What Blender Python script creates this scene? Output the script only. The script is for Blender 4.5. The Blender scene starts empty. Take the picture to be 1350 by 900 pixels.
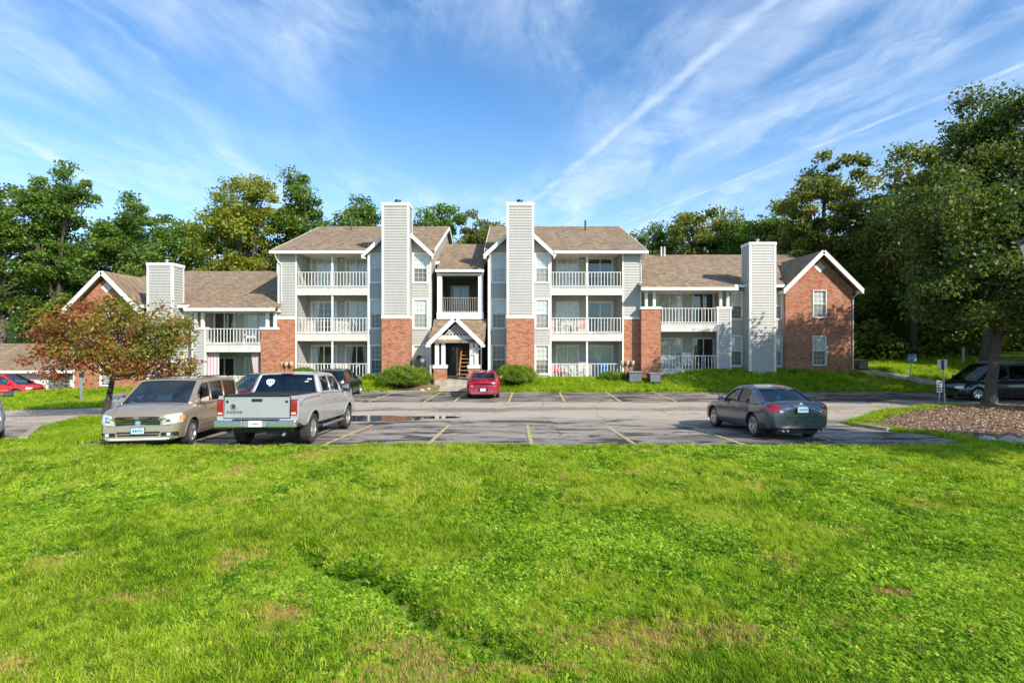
import bpy, bmesh, math, random
import numpy as np
from mathutils import Vector, Matrix
from mathutils.bvhtree import BVHTree

random.seed(7)
RNG = np.random.default_rng(11)
SC = bpy.context.scene
COL = SC.collection
R = math.radians

# ------------------------------------------------------------------ camera
cam_d = bpy.data.cameras.new("camera")
cam_d.sensor_width = 36.0
cam_d.lens = 36.0 * 720.0 / 1350.0
cam_d.clip_start = 0.1
cam_d.clip_end = 3000.0
cam = bpy.data.objects.new("camera", cam_d)
cam.location = (0, 0, 2.7)
cam.rotation_euler = (R(90), 0, 0)
COL.objects.link(cam)
SC.camera = cam

# ------------------------------------------------------------------ world, sun, exposure
SUN_DIR = Vector((0.93, -1.0, 0.86)).normalized()      # towards the sun
SUN_EL = math.asin(SUN_DIR.z)
SUN_ROT = math.atan2(SUN_DIR.x, SUN_DIR.y)
W = bpy.data.worlds.new("World")
SC.world = W
W.use_nodes = True


class NB:
    """tiny node builder"""
    def __init__(self, tree):
        self.t = tree
        self.n = tree.nodes
        self.l = tree.links

    def new(self, typ, **kw):
        nd = self.n.new(typ)
        for k, v in kw.items():
            setattr(nd, k, v)
        return nd

    def put(self, sock, v):
        if v is None:
            return
        if isinstance(v, bpy.types.NodeSocket):
            self.l.new(v, sock)
        else:
            if isinstance(v, (tuple, list)) and len(v) == 3 and sock.type == 'RGBA':
                v = (*v, 1)
            sock.default_value = v

    def math(self, op, a, b=None, c=None, clamp=False):
        nd = self.new('ShaderNodeMath', operation=op)
        nd.use_clamp = clamp
        self.put(nd.inputs[0], a)
        self.put(nd.inputs[1], b)
        if c is not None:
            self.put(nd.inputs[2], c)
        return nd.outputs[0]

    def mix(self, fac, a, b, blend='MIX'):
        nd = self.new('ShaderNodeMix', data_type='RGBA', blend_type=blend)
        nd.clamp_factor = True
        self.put(nd.inputs[0], fac)
        self.put(nd.inputs[6], a)
        self.put(nd.inputs[7], b)
        return nd.outputs[2]

    def ss(self, v, a, b, lo=0.0, hi=1.0):
        nd = self.new('ShaderNodeMapRange', interpolation_type='SMOOTHSTEP')
        self.put(nd.inputs[0], v)
        nd.inputs[1].default_value = a
        nd.inputs[2].default_value = b
        nd.inputs[3].default_value = lo
        nd.inputs[4].default_value = hi
        return nd.outputs[0]

    def noise(self, vec, scale, detail=4, rough=0.55, dist=0.0):
        nd = self.new('ShaderNodeTexNoise')
        self.put(nd.inputs['Vector'], vec)
        nd.inputs['Scale'].default_value = scale
        nd.inputs['Detail'].default_value = detail
        nd.inputs['Roughness'].default_value = rough
        nd.inputs['Distortion'].default_value = dist
        return nd.outputs[0]

    def comb(self, x, y, z=0.0):
        nd = self.new('ShaderNodeCombineXYZ')
        self.put(nd.inputs[0], x)
        self.put(nd.inputs[1], y)
        self.put(nd.inputs[2], z)
        return nd.outputs[0]

    def sep(self, v):
        nd = self.new('ShaderNodeSeparateXYZ')
        self.put(nd.inputs[0], v)
        return nd.outputs

    def vscale(self, v, s):
        nd = self.new('ShaderNodeVectorMath', operation='MULTIPLY')
        self.put(nd.inputs[0], v)
        nd.inputs[1].default_value = s
        return nd.outputs[0]


def build_world():
    nb = NB(W.node_tree)
    nb.n.clear()
    sky = nb.new('ShaderNodeTexSky', sky_type='NISHITA')
    sky.sun_disc = False
    sky.sun_elevation = SUN_EL
    sky.sun_rotation = SUN_ROT
    sky.altitude = 200
    sky.air_density = 1.0
    sky.dust_density = 0.5
    sky.ozone_density = 2.2
    tc = nb.new('ShaderNodeTexCoord')
    x, y, z = nb.sep(tc.outputs['Generated'])
    zz = nb.math('MAXIMUM', z, 0.05)
    p = nb.math('DIVIDE', x, zz)
    q = nb.math('DIVIDE', y, zz)
    warp = nb.noise(nb.comb(p, q), 0.9, 3)
    pw = nb.math('ADD', p, nb.math('MULTIPLY', nb.math('SUBTRACT', warp, 0.5), 0.55))
    # fibrous cirrus, long fibres running away from the viewer
    fib = nb.noise(nb.comb(nb.math('MULTIPLY', pw, 2.6), nb.math('MULTIPLY', q, 0.75)), 1.15, 10, 0.60, 0.5)
    blobs = nb.noise(nb.comb(nb.math('ADD', p, 7.3), nb.math('MULTIPLY', q, 0.7)), 0.75, 3, 0.5)
    puff = nb.noise(nb.comb(nb.math('MULTIPLY', p, 1.6), nb.math('MULTIPLY', q, 1.1)), 3.2, 8, 0.65, 0.5)
    dens = nb.math('MULTIPLY', nb.ss(fib, 0.30, 0.80, 0.0, 0.85), nb.ss(blobs, 0.22, 0.66, 0.15, 1.0))
    dens = nb.math('ADD', dens, nb.math('MULTIPLY', nb.ss(puff, 0.46, 0.78), nb.math('MULTIPLY', nb.ss(blobs, 0.36, 0.6), 0.35)))

    # clear air in the middle of the view
    def blob(cp, cq, rp, rq):
        dp = nb.math('DIVIDE', nb.math('SUBTRACT', p, cp), rp)
        dq = nb.math('DIVIDE', nb.math('SUBTRACT', q, cq), rq)
        return nb.math('ADD', nb.math('MULTIPLY', dp, dp), nb.math('MULTIPLY', dq, dq))
    hole = nb.ss(blob(-0.25, 2.75, 0.62, 1.15), 0.25, 1.25)
    dens = nb.math('MULTIPLY', dens, hole)

    # contrails: straight lines in the plane of the cloud layer
    def trail(p0, q0, p1, q1, w0, amp, e0=-0.05, e1=4.0, ns=5.0):
        dx, dy = p1 - p0, q1 - q0
        L = math.hypot(dx, dy)
        dx /= L
        dy /= L
        rp = nb.math('SUBTRACT', p, p0)
        rq = nb.math('SUBTRACT', q, q0)
        d = nb.math('SUBTRACT', nb.math('MULTIPLY', rp, dy), nb.math('MULTIPLY', rq, dx))
        t = nb.math('ADD', nb.math('MULTIPLY', rp, dx), nb.math('MULTIPLY', rq, dy))
        wob = nb.noise(nb.comb(p, q), ns, 5, 0.6)
        d = nb.math('ABSOLUTE', nb.math('ADD', d, nb.math('MULTIPLY', nb.math('SUBTRACT', wob, 0.5), w0 * 1.3)))
        core = nb.ss(d, 0.0, w0, 1.0, 0.0)
        ends = nb.math('MULTIPLY', nb.ss(t, e0, e0 + 0.3), nb.ss(t, e1 - 0.3, e1, 1.0, 0.0))
        brk = nb.ss(nb.noise(nb.comb(nb.math('MULTIPLY', t, 1.7), 0.3 + p0), 1.6, 4), 0.36, 0.62, 0.12, 1.0)
        return nb.math('MULTIPLY', nb.math('MULTIPLY', core, ends), nb.math('MULTIPLY', brk, amp))
    t1 = trail(0.1755, 3.83, 0.767, 1.60, 0.046, 0.46, -0.2, 3.2)
    t2 = trail(1.0, 4.5, 1.849, 1.97, 0.034, 0.42, -0.6, 6.0, 3.0)
    t3 = trail(-2.50, 2.94, -2.37, 2.53, 0.075, 0.6, -0.6, 2.6)
    t4 = trail(0.35, 3.9, 1.02, 1.5, 0.16, 0.38, 0.2, 3.6, 2.4)
    for t in (t1, t2, t3, t4):
        dens = nb.math('ADD', dens, t)
    dens = nb.math('MULTIPLY', nb.math('MINIMUM', dens, 1.0), nb.ss(z, 0.02, 0.16))
    dens = nb.math('MULTIPLY', dens, 0.72)
    tint = nb.mix(1.0, sky.outputs[0], SKY_TINT, 'MULTIPLY')
    horizon = nb.ss(z, 0.0, 0.46, 0.40, 0.0)
    base = nb.mix(horizon, tint, HAZE_COL)
    colr = nb.mix(dens, base, CLOUD_COL)
    bg = nb.new('ShaderNodeBackground')
    nb.put(bg.inputs[0], colr)
    bg.inputs[1].default_value = 0.125
    out = nb.new('ShaderNodeOutputWorld')
    nb.l.new(bg.outputs[0], out.inputs[0])


SKY_TINT = (0.66, 1.02, 1.26)
HAZE_COL = (4.9, 6.3, 7.7)
CLOUD_COL = (5.3, 6.1, 7.2)
build_world()

sun_d = bpy.data.lights.new("sun", 'SUN')
sun_d.energy = 4.6
sun_d.angle = R(0.55)
sun_d.color = (1.0, 0.93, 0.82)
sun = bpy.data.objects.new("sun", sun_d)
sun.rotation_euler = SUN_DIR.to_track_quat('Z', 'Y').to_euler()
sun.location = (30, -30, 40)
COL.objects.link(sun)

SC.view_settings.view_transform = 'Standard'
SC.view_settings.look = 'None'
SC.view_settings.exposure = 0.55
SC.view_settings.gamma = 1.0
SC.view_settings.use_curve_mapping = False
SC.cycles.max_bounces = 6
SC.cycles.transparent_max_bounces = 12
SC.cycles.use_denoising = True

# ------------------------------------------------------------------ materials
MATS = {}


def material(name):
    m = bpy.data.materials.new(name)
    m.use_nodes = True
    nb = NB(m.node_tree)
    nb.n.clear()
    out = nb.new('ShaderNodeOutputMaterial')
    MATS[name] = m
    return m, nb, out


def principled(nb, out, **kw):
    p = nb.new('ShaderNodeBsdfPrincipled')
    for k, v in kw.items():
        nb.put(p.inputs[k.replace('_', ' ')], v)
    nb.l.new(p.outputs[0], out.inputs[0])
    return p


def simple(name, col, rough=0.6, metal=0.0, var=0.12, scale=6.0, coat=0.0, bump=0.0, bscale=40.0, spec=0.5):
    m, nb, out = material(name)
    tc = nb.new('ShaderNodeTexCoord')
    v = tc.outputs['Object']
    n = nb.noise(v, scale, 5)
    dark = tuple(c * (1 - var) for c in col)
    lite = tuple(min(1, c * (1 + var)) for c in col)
    c = nb.mix(nb.ss(n, 0.3, 0.7), dark, lite)
    p = principled(nb, out, Base_Color=c, Roughness=rough, Metallic=metal)
    p.inputs['Coat Weight'].default_value = coat
    p.inputs['Coat Roughness'].default_value = 0.06
    p.inputs['Specular IOR Level'].default_value = spec
    if bump:
        b = nb.new('ShaderNodeBump')
        b.inputs['Strength'].default_value = bump
        b.inputs['Distance'].default_value = 0.02
        nb.put(b.inputs['Height'], nb.noise(v, bscale, 4))
        nb.l.new(b.outputs[0], p.inputs['Normal'])
    return m


def mat_siding(name, col):
    m, nb, out = material(name)
    g = nb.new('ShaderNodeNewGeometry')
    pos = g.outputs['Position']
    big = nb.noise(pos, 0.8, 4)
    streak = nb.noise(nb.vscale(pos, (7, 7, 0.6)), 1.0, 4)
    x, y, z = nb.sep(pos)
    board = nb.new('ShaderNodeTexWhiteNoise', noise_dimensions='1D')
    nb.put(board.inputs['W'], nb.math('FLOOR', nb.math('DIVIDE', z, 0.17)))
    c = nb.mix(nb.ss(streak, 0.35, 0.75, 0, 0.45), col, tuple(k * 0.78 for k in col))
    c = nb.mix(nb.ss(big, 0.4, 0.7, 0, 0.3), c, tuple(min(1, k * 1.15) for k in col))
    c = nb.mix(nb.math('MULTIPLY', board.outputs[0], 0.25), c, tuple(k * 0.84 for k in col))
    principled(nb, out, Base_Color=c, Roughness=0.55)
    return m


def mat_brick(name, c1, c2, mortar):
    m, nb, out = material(name)
    g = nb.new('ShaderNodeNewGeometry')
    x, y, z = nb.sep(g.outputs['Position'])
    vec = nb.comb(nb.math('ADD', x, y), z)
    br = nb.new('ShaderNodeTexBrick')
    nb.put(br.inputs['Vector'], vec)
    br.inputs['Scale'].default_value = 1.0
    br.inputs['Brick Width'].default_value = 0.215
    br.inputs['Row Height'].default_value = 0.076
    br.inputs['Mortar Size'].default_value = 0.009
    br.inputs['Mortar Smooth'].default_value = 0.2
    br.inputs['Bias'].default_value = -0.1
    nb.put(br.inputs['Color1'], c1)
    nb.put(br.inputs['Color2'], c2)
    nb.put(br.inputs['Mortar'], mortar)
    # each brick its own tone
    row = nb.math('FLOOR', nb.math('DIVIDE', z, 0.076))
    off = nb.math('MULTIPLY', nb.math('MODULO', row, 2.0), 0.5)
    colu = nb.math('FLOOR', nb.math('ADD', nb.math('DIVIDE', nb.math('ADD', x, y), 0.215), off))
    wn = nb.new('ShaderNodeTexWhiteNoise', noise_dimensions='2D')
    nb.put(wn.inputs['Vector'], nb.comb(row, colu))
    c = nb.mix(nb.ss(wn.outputs[0], 0.55, 1.0, 0, 0.75), br.outputs[0], tuple(k * 0.55 for k in c1))
    c = nb.mix(nb.ss(wn.outputs[0], 0.0, 0.25, 0.45, 0.0), c, (0.52, 0.30, 0.19))
    st = nb.noise(g.outputs['Position'], 0.7, 5)
    c = nb.mix(nb.ss(st, 0.5, 0.75, 0, 0.3), c, (0.45, 0.30, 0.22))
    p = principled(nb, out, Base_Color=c, Roughness=0.85)
    b = nb.new('ShaderNodeBump')
    b.inputs['Strength'].default_value = 0.6
    b.inputs['Distance'].default_value = 0.01
    b.invert = True
    nb.put(b.inputs['Height'], br.outputs['Fac'])
    nb.l.new(b.outputs[0], p.inputs['Normal'])
    return m


def mat_shingle(name, col):
    m, nb, out = material(name)
    g = nb.new('ShaderNodeNewGeometry')
    pos = g.outputs['Position']
    x, y, z = nb.sep(pos)
    row = nb.math('FLOOR', nb.math('DIVIDE', nb.math('ADD', y, nb.math('MULTIPLY', z, 0.001)), 0.135))
    wrow = nb.new('ShaderNodeTexWhiteNoise', noise_dimensions='1D')
    nb.put(wrow.inputs['W'], row)
    colu = nb.math('FLOOR', nb.math('ADD', nb.math('DIVIDE', x, 0.24), nb.math('MULTIPLY', wrow.outputs[0], 7.0)))
    wn = nb.new('ShaderNodeTexWhiteNoise', noise_dimensions='2D')
    nb.put(wn.inputs['Vector'], nb.comb(row, colu))
    c = nb.mix(wn.outputs[0], tuple(k * 0.62 for k in col), tuple(k * 1.30 for k in col))
    c = nb.mix(nb.ss(nb.noise(nb.vscale(pos, (1.6, 0.4, 0.4)), 0.8, 5), 0.42, 0.68, 0, 0.45), c, tuple(k * 0.62 for k in col))
    c = nb.mix(nb.ss(nb.noise(pos, 60, 2), 0.5, 0.7, 0, 0.3), c, tuple(k * 1.5 for k in col))
    principled(nb, out, Base_Color=c, Roughness=0.95, Specular_IOR_Level=0.1)
    return m


def mat_asphalt():
    m, nb, out = material('asphalt')
    g = nb.new('ShaderNodeNewGeometry')
    pos = g.outputs['Position']
    x, y, z = nb.sep(pos)
    st = nb.noise(nb.vscale(pos, (0.35, 1.5, 1)), 1.0, 7, 0.62, 0.4)
    st2 = nb.noise(nb.vscale(pos, (0.55, 1.5, 1)), 0.9, 8, 0.66, 0.9)
    st3 = nb.noise(nb.vscale(pos, (0.5, 0.9, 1)), 0.45, 4, 0.55)
    yw = nb.math('ADD', y, nb.math('MULTIPLY', nb.math('SUBTRACT', st, 0.5), 4.0))
    aisle = nb.math('MULTIPLY', nb.ss(yw, 19.8, 21.6), nb.ss(yw, 26.3, 27.0, 1, 0))
    sealed = (0.046, 0.041, 0.042)
    worn = (0.36, 0.305, 0.25)
    pale = (0.48, 0.40, 0.31)
    wornf = nb.math('MULTIPLY', nb.ss(st2, 0.44, 0.53), nb.ss(st3, 0.36, 0.50, 0.5, 1.0))
    wornf = nb.math('MULTIPLY', wornf, nb.ss(nb.math('ADD', y, nb.math('MULTIPLY', st, 2.0)), 14.6, 16.2, 0.35, 1.0))
    c = nb.mix(nb.math('ADD', nb.math('MULTIPLY', wornf, 0.8), nb.math('MULTIPLY', nb.math('MULTIPLY', nb.ss(y, 15.3, 17.5), nb.ss(y, 26, 27, 0.75, 0.10)), nb.ss(st, 0.45, 0.55))), sealed, worn)
    c2 = nb.mix(nb.ss(st2, 0.42, 0.66, 0, 0.45), pale, (0.36, 0.315, 0.255))
    c = nb.mix(aisle, c, c2)
    # the wet run of water along the low line of the aisle
    wet = nb.math('MULTIPLY', nb.ss(nb.math('ABSOLUTE', nb.math('SUBTRACT', yw, nb.math('ADD', 23.9, nb.math('MULTIPLY', x, 0.02)))), 0.25, 0.75, 1, 0),
                  nb.ss(x, 0.5, 16.0, 1.0, 0.35))
    c = nb.mix(nb.math('MULTIPLY', wet, 0.62), c, (0.115, 0.10, 0.088))
    fine = nb.noise(pos, 45, 3, 0.7)
    c = nb.mix(nb.ss(fine, 0.35, 0.7, 0, 0.35), c, nb.mix(0.5, c, (0.02, 0.02, 0.02)))
    vo = nb.new('ShaderNodeTexVoronoi', feature='DISTANCE_TO_EDGE')
    warp = nb.new('ShaderNodeVectorMath', operation='ADD')
    nb.put(warp.inputs[0], pos)
    nb.put(warp.inputs[1], nb.comb(nb.noise(pos, 1.2, 4), nb.noise(nb.vscale(pos, (1.1, 1, 1)), 1.5, 4), 0))
    nb.put(vo.inputs['Vector'], warp.outputs[0])
    vo.inputs['Scale'].default_value = 0.42
    crack = nb.ss(vo.outputs['Distance'], 0.0, 0.014, 1, 0)
    c = nb.mix(nb.math('MULTIPLY', crack, 0.6), c, (0.02, 0.02, 0.02))
    p = principled(nb, out, Base_Color=c, Roughness=nb.ss(wet, 0, 1, 0.9, 0.5), Specular_IOR_Level=0.3)
    b = nb.new('ShaderNodeBump')
    b.inputs['Strength'].default_value = 0.5
    b.inputs['Distance'].default_value = 0.006
    nb.put(b.inputs['Height'], fine)
    nb.l.new(b.outputs[0], p.inputs['Normal'])
    return m


RED_SOIL, TAN_SOIL = (0.34, 0.13, 0.06), (0.36, 0.24, 0.09)
BARE = [(1.05, 5.12, 0.30, 0.22, RED_SOIL), (1.35, 5.0, 1.0, 0.30, TAN_SOIL), (4.0, 5.75, 0.30, 0.10, TAN_SOIL), (-3.9, 5.6, 0.55, 0.12, TAN_SOIL),
        (-4.05, 4.45, 0.35, 0.16, RED_SOIL), (-2.3, 5.3, 0.4, 0.15, TAN_SOIL), (-3.0, 13.4, 2.0, 0.2, TAN_SOIL), (0.2, 4.45, 0.5, 0.1, TAN_SOIL)]


def mat_ground():
    """soil and short turf under the blades; brown woodland litter far back"""
    m, nb, out = material('turf_soil')
    g = nb.new('ShaderNodeNewGeometry')
    pos = g.outputs['Position']
    x, y, z = nb.sep(pos)
    n1 = nb.noise(pos, 0.7, 6, 0.6)
    n2 = nb.noise(pos, 9, 5, 0.7)
    n3 = nb.noise(nb.vscale(pos, (1, 1, 1)), 60, 3, 0.7)
    c = nb.mix(nb.ss(n1, 0.35, 0.65), (0.12, 0.22, 0.018), (0.21, 0.29, 0.034))
    c = nb.mix(nb.ss(n2, 0.4, 0.7, 0, 0.5), c, (0.07, 0.13, 0.012))
    c = nb.mix(nb.ss(n3, 0.45, 0.7, 0, 0.4), c, (0.14, 0.13, 0.04))
    for cx_, cy_, rx, ry, col_ in BARE:
        dx = nb.math('DIVIDE', nb.math('SUBTRACT', x, cx_), rx)
        dy = nb.math('DIVIDE', nb.math('SUBTRACT', y, cy_), ry)
        dd = nb.math('ADD', nb.math('ADD', nb.math('MULTIPLY', dx, dx), nb.math('MULTIPLY', dy, dy)), nb.math('MULTIPLY', nb.math('SUBTRACT', n2, 0.5), 1.6))
        c = nb.mix(nb.ss(dd, 0.5, 1.5, 0.75, 0.0), c, col_)
    wood = nb.ss(nb.math('ADD', y, nb.math('MULTIPLY', n1, 6)), 52, 56)
    c = nb.mix(wood, c, (0.030, 0.034, 0.014))
    p = principled(nb, out, Base_Color=c, Roughness=0.95, Specular_IOR_Level=0.1)
    b = nb.new('ShaderNodeBump')
    b.inputs['Strength'].default_value = 0.7
    b.inputs['Distance'].default_value = 0.03
    nb.put(b.inputs['Height'], n3)
    nb.l.new(b.outputs[0], p.inputs['Normal'])
    return m


def mat_leaf(name, cols, trans=0.45, attr='tint', inst=False, gloss=0.5):
    """cols: colours along the tint attribute 0..1"""
    m, nb, out = material(name)
    a = nb.new('ShaderNodeAttribute', attribute_name=attr)
    a.attribute_type = 'INSTANCER' if inst else 'GEOMETRY'
    cr = nb.new('ShaderNodeValToRGB')
    els = cr.color_ramp.elements
    while len(els) < len(cols):
        els.new(0.5)
    for i, c in enumerate(cols):
        els[i].position = i / (len(cols) - 1)
        els[i].color = (*c, 1)
    nb.put(cr.inputs[0], a.outputs['Fac'])
    c = cr.outputs[0]
    p = nb.new('ShaderNodeBsdfPrincipled')
    nb.put(p.inputs['Base Color'], c)
    p.inputs['Roughness'].default_value = 0.45
    p.inputs['Specular IOR Level'].default_value = gloss
    t = nb.new('ShaderNodeBsdfTranslucent')
    nb.put(t.inputs[0], nb.mix(1.0, c, (1.25, 1.25, 0.55), 'MULTIPLY'))
    mx = nb.new('ShaderNodeMixShader')
    mx.inputs[0].default_value = trans
    nb.l.new(p.outputs[0], mx.inputs[1])
    nb.l.new(t.outputs[0], mx.inputs[2])
    nb.l.new(mx.outputs[0], out.inputs[0])
    return m


def mat_glass(name, tint, refl=0.2, rough=0.015, fres=0.5):
    m, nb, out = material(name)
    tr = nb.new('ShaderNodeBsdfTransparent')
    nb.put(tr.inputs[0], (*tint, 1))
    gl = nb.new('ShaderNodeBsdfGlossy')
    nb.put(gl.inputs[0], (0.95, 0.97, 1.0, 1))
    gl.inputs['Roughness'].default_value = rough
    lw = nb.new('ShaderNodeLayerWeight')
    f = nb.math('ADD', nb.math('MULTIPLY', nb.math('POWER', lw.outputs['Facing'], 4.0), fres), refl, clamp=True)
    lw.inputs[0].default_value = 0.5
    tc = nb.new('ShaderNodeTexCoord')
    b = nb.new('ShaderNodeBump')
    b.inputs['Strength'].default_value = 0.12
    b.inputs['Distance'].default_value = 0.02
    nb.put(b.inputs['Height'], nb.noise(tc.outputs['Object'], 2.2, 2))
    nb.l.new(b.outputs[0], gl.inputs['Normal'])
    mx = nb.new('ShaderNodeMixShader')
    nb.put(mx.inputs[0], f)
    nb.l.new(tr.outputs[0], mx.inputs[1])
    nb.l.new(gl.outputs[0], mx.inputs[2])
    nb.l.new(mx.outputs[0], out.inputs[0])
    return m


def mat_paint(name, col, metal=0.35, rough=0.32, coat=0.8):
    m, nb, out = material(name)
    tc = nb.new('ShaderNodeTexCoord')
    n = nb.noise(tc.outputs['Object'], 2.5, 5)
    x, y, z = nb.sep(tc.outputs['Object'])
    c = nb.mix(nb.ss(n, 0.35, 0.7, 0, 0.3), col, tuple(k * 0.86 for k in col))
    dirt = nb.math('MULTIPLY', nb.ss(z, 0.2, 0.62, 1, 0), nb.ss(nb.noise(tc.outputs['Object'], 6, 5), 0.35, 0.65))
    c = nb.mix(nb.math('MULTIPLY', dirt, 0.35), c, (0.20, 0.17, 0.13))
    p = principled(nb, out, Base_Color=c, Roughness=nb.ss(dirt, 0, 1, rough, 0.6), Metallic=metal)
    p.inputs['Coat Weight'].default_value = coat
    p.inputs['Coat Roughness'].default_value = 0.04
    b = nb.new('ShaderNodeBump')
    b.inputs['Strength'].default_value = 0.06
    b.inputs['Distance'].default_value = 0.02
    nb.put(b.inputs['Height'], nb.noise(tc.outputs['Object'], 3.5, 1))
    nb.l.new(b.outputs[0], p.inputs['Coat Normal'])
    return m


M = MATS
mat_siding('siding', (0.425, 0.41, 0.37))
simple('trim_white', (0.72, 0.70, 0.64), 0.5, var=0.08, scale=3)
simple('trim_dull', (0.60, 0.57, 0.51), 0.55, var=0.10, scale=3)
simple('wall_grey', (0.36, 0.335, 0.295), 0.7, var=0.08)
mat_brick('brick', (0.45, 0.145, 0.055), (0.34, 0.098, 0.042), (0.42, 0.32, 0.24))
mat_shingle('shingle', (0.255, 0.185, 0.122))
mat_asphalt()
mat_ground()
simple('concrete', (0.36, 0.32, 0.25), 0.85, var=0.2, scale=2.5, bump=0.3, bscale=50)
simple('line_paint', (0.46, 0.375, 0.17), 0.8, var=0.5, scale=9)
simple('wall_shaded', (0.13, 0.128, 0.125), 0.7, var=0.15)  # siding and soffit colour darkened to stand in for shade in stair core
simple('rail_brown', (0.26, 0.225, 0.19), 0.7, var=0.15)
simple('mulch_bed', (0.22, 0.135, 0.08), 0.95, var=0.5, scale=20, bump=0.8, bscale=25)
simple('chip', (0.26, 0.155, 0.105), 0.9, var=0.4, scale=9)
simple('bark', (0.095, 0.075, 0.055), 0.9, var=0.4, scale=9, bump=0.8, bscale=14)
simple('bark_dark', (0.055, 0.042, 0.034), 0.9, var=0.4, scale=9, bump=0.8, bscale=18)
simple('boulder', (0.44, 0.40, 0.33), 0.9, var=0.25, scale=5, bump=0.7, bscale=9)
simple('black_plastic', (0.014, 0.014, 0.015), 0.5, var=0.2)
simple('rubber', (0.030, 0.028, 0.027), 0.85, var=0.3, scale=9)
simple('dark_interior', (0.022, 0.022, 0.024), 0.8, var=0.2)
simple('seat_cloth', (0.16, 0.15, 0.14), 0.85, var=0.15)
simple('chrome', (0.72, 0.72, 0.72), 0.24, metal=1.0, var=0.04)
simple('alloy', (0.62, 0.62, 0.61), 0.28, metal=0.85, var=0.08)
simple('hub_dark', (0.06, 0.06, 0.06), 0.6, var=0.2)
simple('lamp_clear', (0.72, 0.73, 0.74), 0.12, metal=0.35, var=0.2, scale=22, coat=1.0)
simple('lamp_red', (0.27, 0.006, 0.010), 0.15, var=0.2, scale=22, coat=1.0)
simple('lamp_amber', (0.85, 0.30, 0.02), 0.2, var=0.1, scale=22, coat=1.0)
simple('plate_blue', (0.34, 0.58, 0.68), 0.4, var=0.2, scale=16)
simple('plate_white', (0.70, 0.70, 0.68), 0.4, var=0.06)
simple('ink', (0.03, 0.04, 0.07), 0.5, var=0.1)
simple('decal_white', (0.72, 0.72, 0.72), 0.5, var=0.05)
simple('steel', (0.40, 0.41, 0.40), 0.5, metal=0.6, var=0.15)
simple('steel_dark', (0.05, 0.06, 0.08), 0.4, metal=0.6, var=0.15)
simple('green_post', (0.10, 0.22, 0.17), 0.6, var=0.15)
simple('sign_blue', (0.20, 0.42, 0.60), 0.45, var=0.25, scale=16)
simple('sign_pale', (0.62, 0.62, 0.60), 0.5, var=0.08)
simple('blind', (0.70, 0.70, 0.66), 0.7, var=0.06)
simple('curtain', (0.52, 0.52, 0.50), 0.85, var=0.15, scale=4)
simple('pink_cloth', (0.56, 0.27, 0.36), 0.85, var=0.10)
simple('pale_cloth', (0.70, 0.60, 0.62), 0.85, var=0.08)
simple('wood', (0.42, 0.22, 0.10), 0.65, var=0.25, scale=5)
simple('wood_grey', (0.20, 0.16, 0.13), 0.7, var=0.25, scale=5)
simple('plastic_white', (0.72, 0.70, 0.66), 0.45, var=0.05)
simple('plastic_rose', (0.62, 0.36, 0.32), 0.5, var=0.08)
simple('plastic_red', (0.42, 0.05, 0.07), 0.5, var=0.08)
simple('plastic_blue', (0.04, 0.20, 0.50), 0.4, var=0.08)
simple('door_grey', (0.22, 0.24, 0.26), 0.6, var=0.1)
simple('garage_white', (0.66, 0.64, 0.56), 0.6, var=0.1)
simple('garage_teal', (0.10, 0.17, 0.17), 0.6, var=0.1)
simple('meter_tan', (0.48, 0.42, 0.27), 0.5, var=0.1)
simple('lamp_glow_glass', (0.62, 0.58, 0.48), 0.3, var=0.1)
mat_glass('window_glass', (0.92, 0.95, 0.95), 0.10)
mat_glass('screen_glass', (0.62, 0.64, 0.64), 0.05)
mat_glass('car_glass', (0.10, 0.22, 0.27), 0.08, fres=0.35)
mat_glass('car_glass_clear', (0.12, 0.44, 0.56), 0.12, fres=0.3)
mat_paint('paint_gold', (0.46, 0.365, 0.255), 0.6, 0.32)
mat_paint('paint_silver', (0.50, 0.50, 0.50), 0.45, 0.33)
mat_paint('paint_grey', (0.075, 0.098, 0.140), 0.75, 0.32, 1.0)
mat_paint('paint_red', (0.36, 0.010, 0.030), 0.25, 0.25)
mat_paint('paint_scarlet', (0.52, 0.018, 0.018), 0.05, 0.3)
mat_paint('paint_maroon', (0.07, 0.008, 0.018), 0.3, 0.3)
mat_paint('paint_black', (0.014, 0.015, 0.020), 0.3, 0.25)
mat_paint('paint_steel', (0.30, 0.32, 0.37), 0.5, 0.3)
G = [(0.028, 0.058, 0.012), (0.060, 0.115, 0.018), (0.110, 0.185, 0.026)]
mat_leaf('leaf_green', [(0.045, 0.090, 0.012), (0.125, 0.215, 0.026), (0.27, 0.36, 0.05)])
mat_leaf('leaf_dark', [(0.048, 0.088, 0.013), (0.125, 0.195, 0.027), (0.26, 0.32, 0.055)])
mat_leaf('leaf_yellow', [(0.11, 0.155, 0.014), (0.25, 0.28, 0.022), (0.44, 0.40, 0.035)])
mat_leaf('leaf_olive', [(0.050, 0.075, 0.014), (0.150, 0.190, 0.030), (0.29, 0.29, 0.055), (0.36, 0.26, 0.08)])
mat_leaf('leaf_autumn', [(0.05, 0.075, 0.012), (0.18, 0.21, 0.022), (0.30, 0.26, 0.035), (0.32, 0.13, 0.035), (0.30, 0.045, 0.035), (0.36, 0.17, 0.05)])
mat_leaf('leaf_yew', [(0.07, 0.135, 0.012), (0.20, 0.31, 0.022), (0.40, 0.50, 0.045)], trans=0.4)
mat_leaf('leaf_maple', [(0.024, 0.046, 0.010), (0.062, 0.105, 0.017), (0.15, 0.20, 0.035), (0.25, 0.20, 0.06)])
mat_leaf('grass_blade', [(0.100, 0.200, 0.013), (0.29, 0.435, 0.024), (0.50, 0.62, 0.048), (0.62, 0.56, 0.15)], trans=0.5, inst=True, gloss=0.06)
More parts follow.
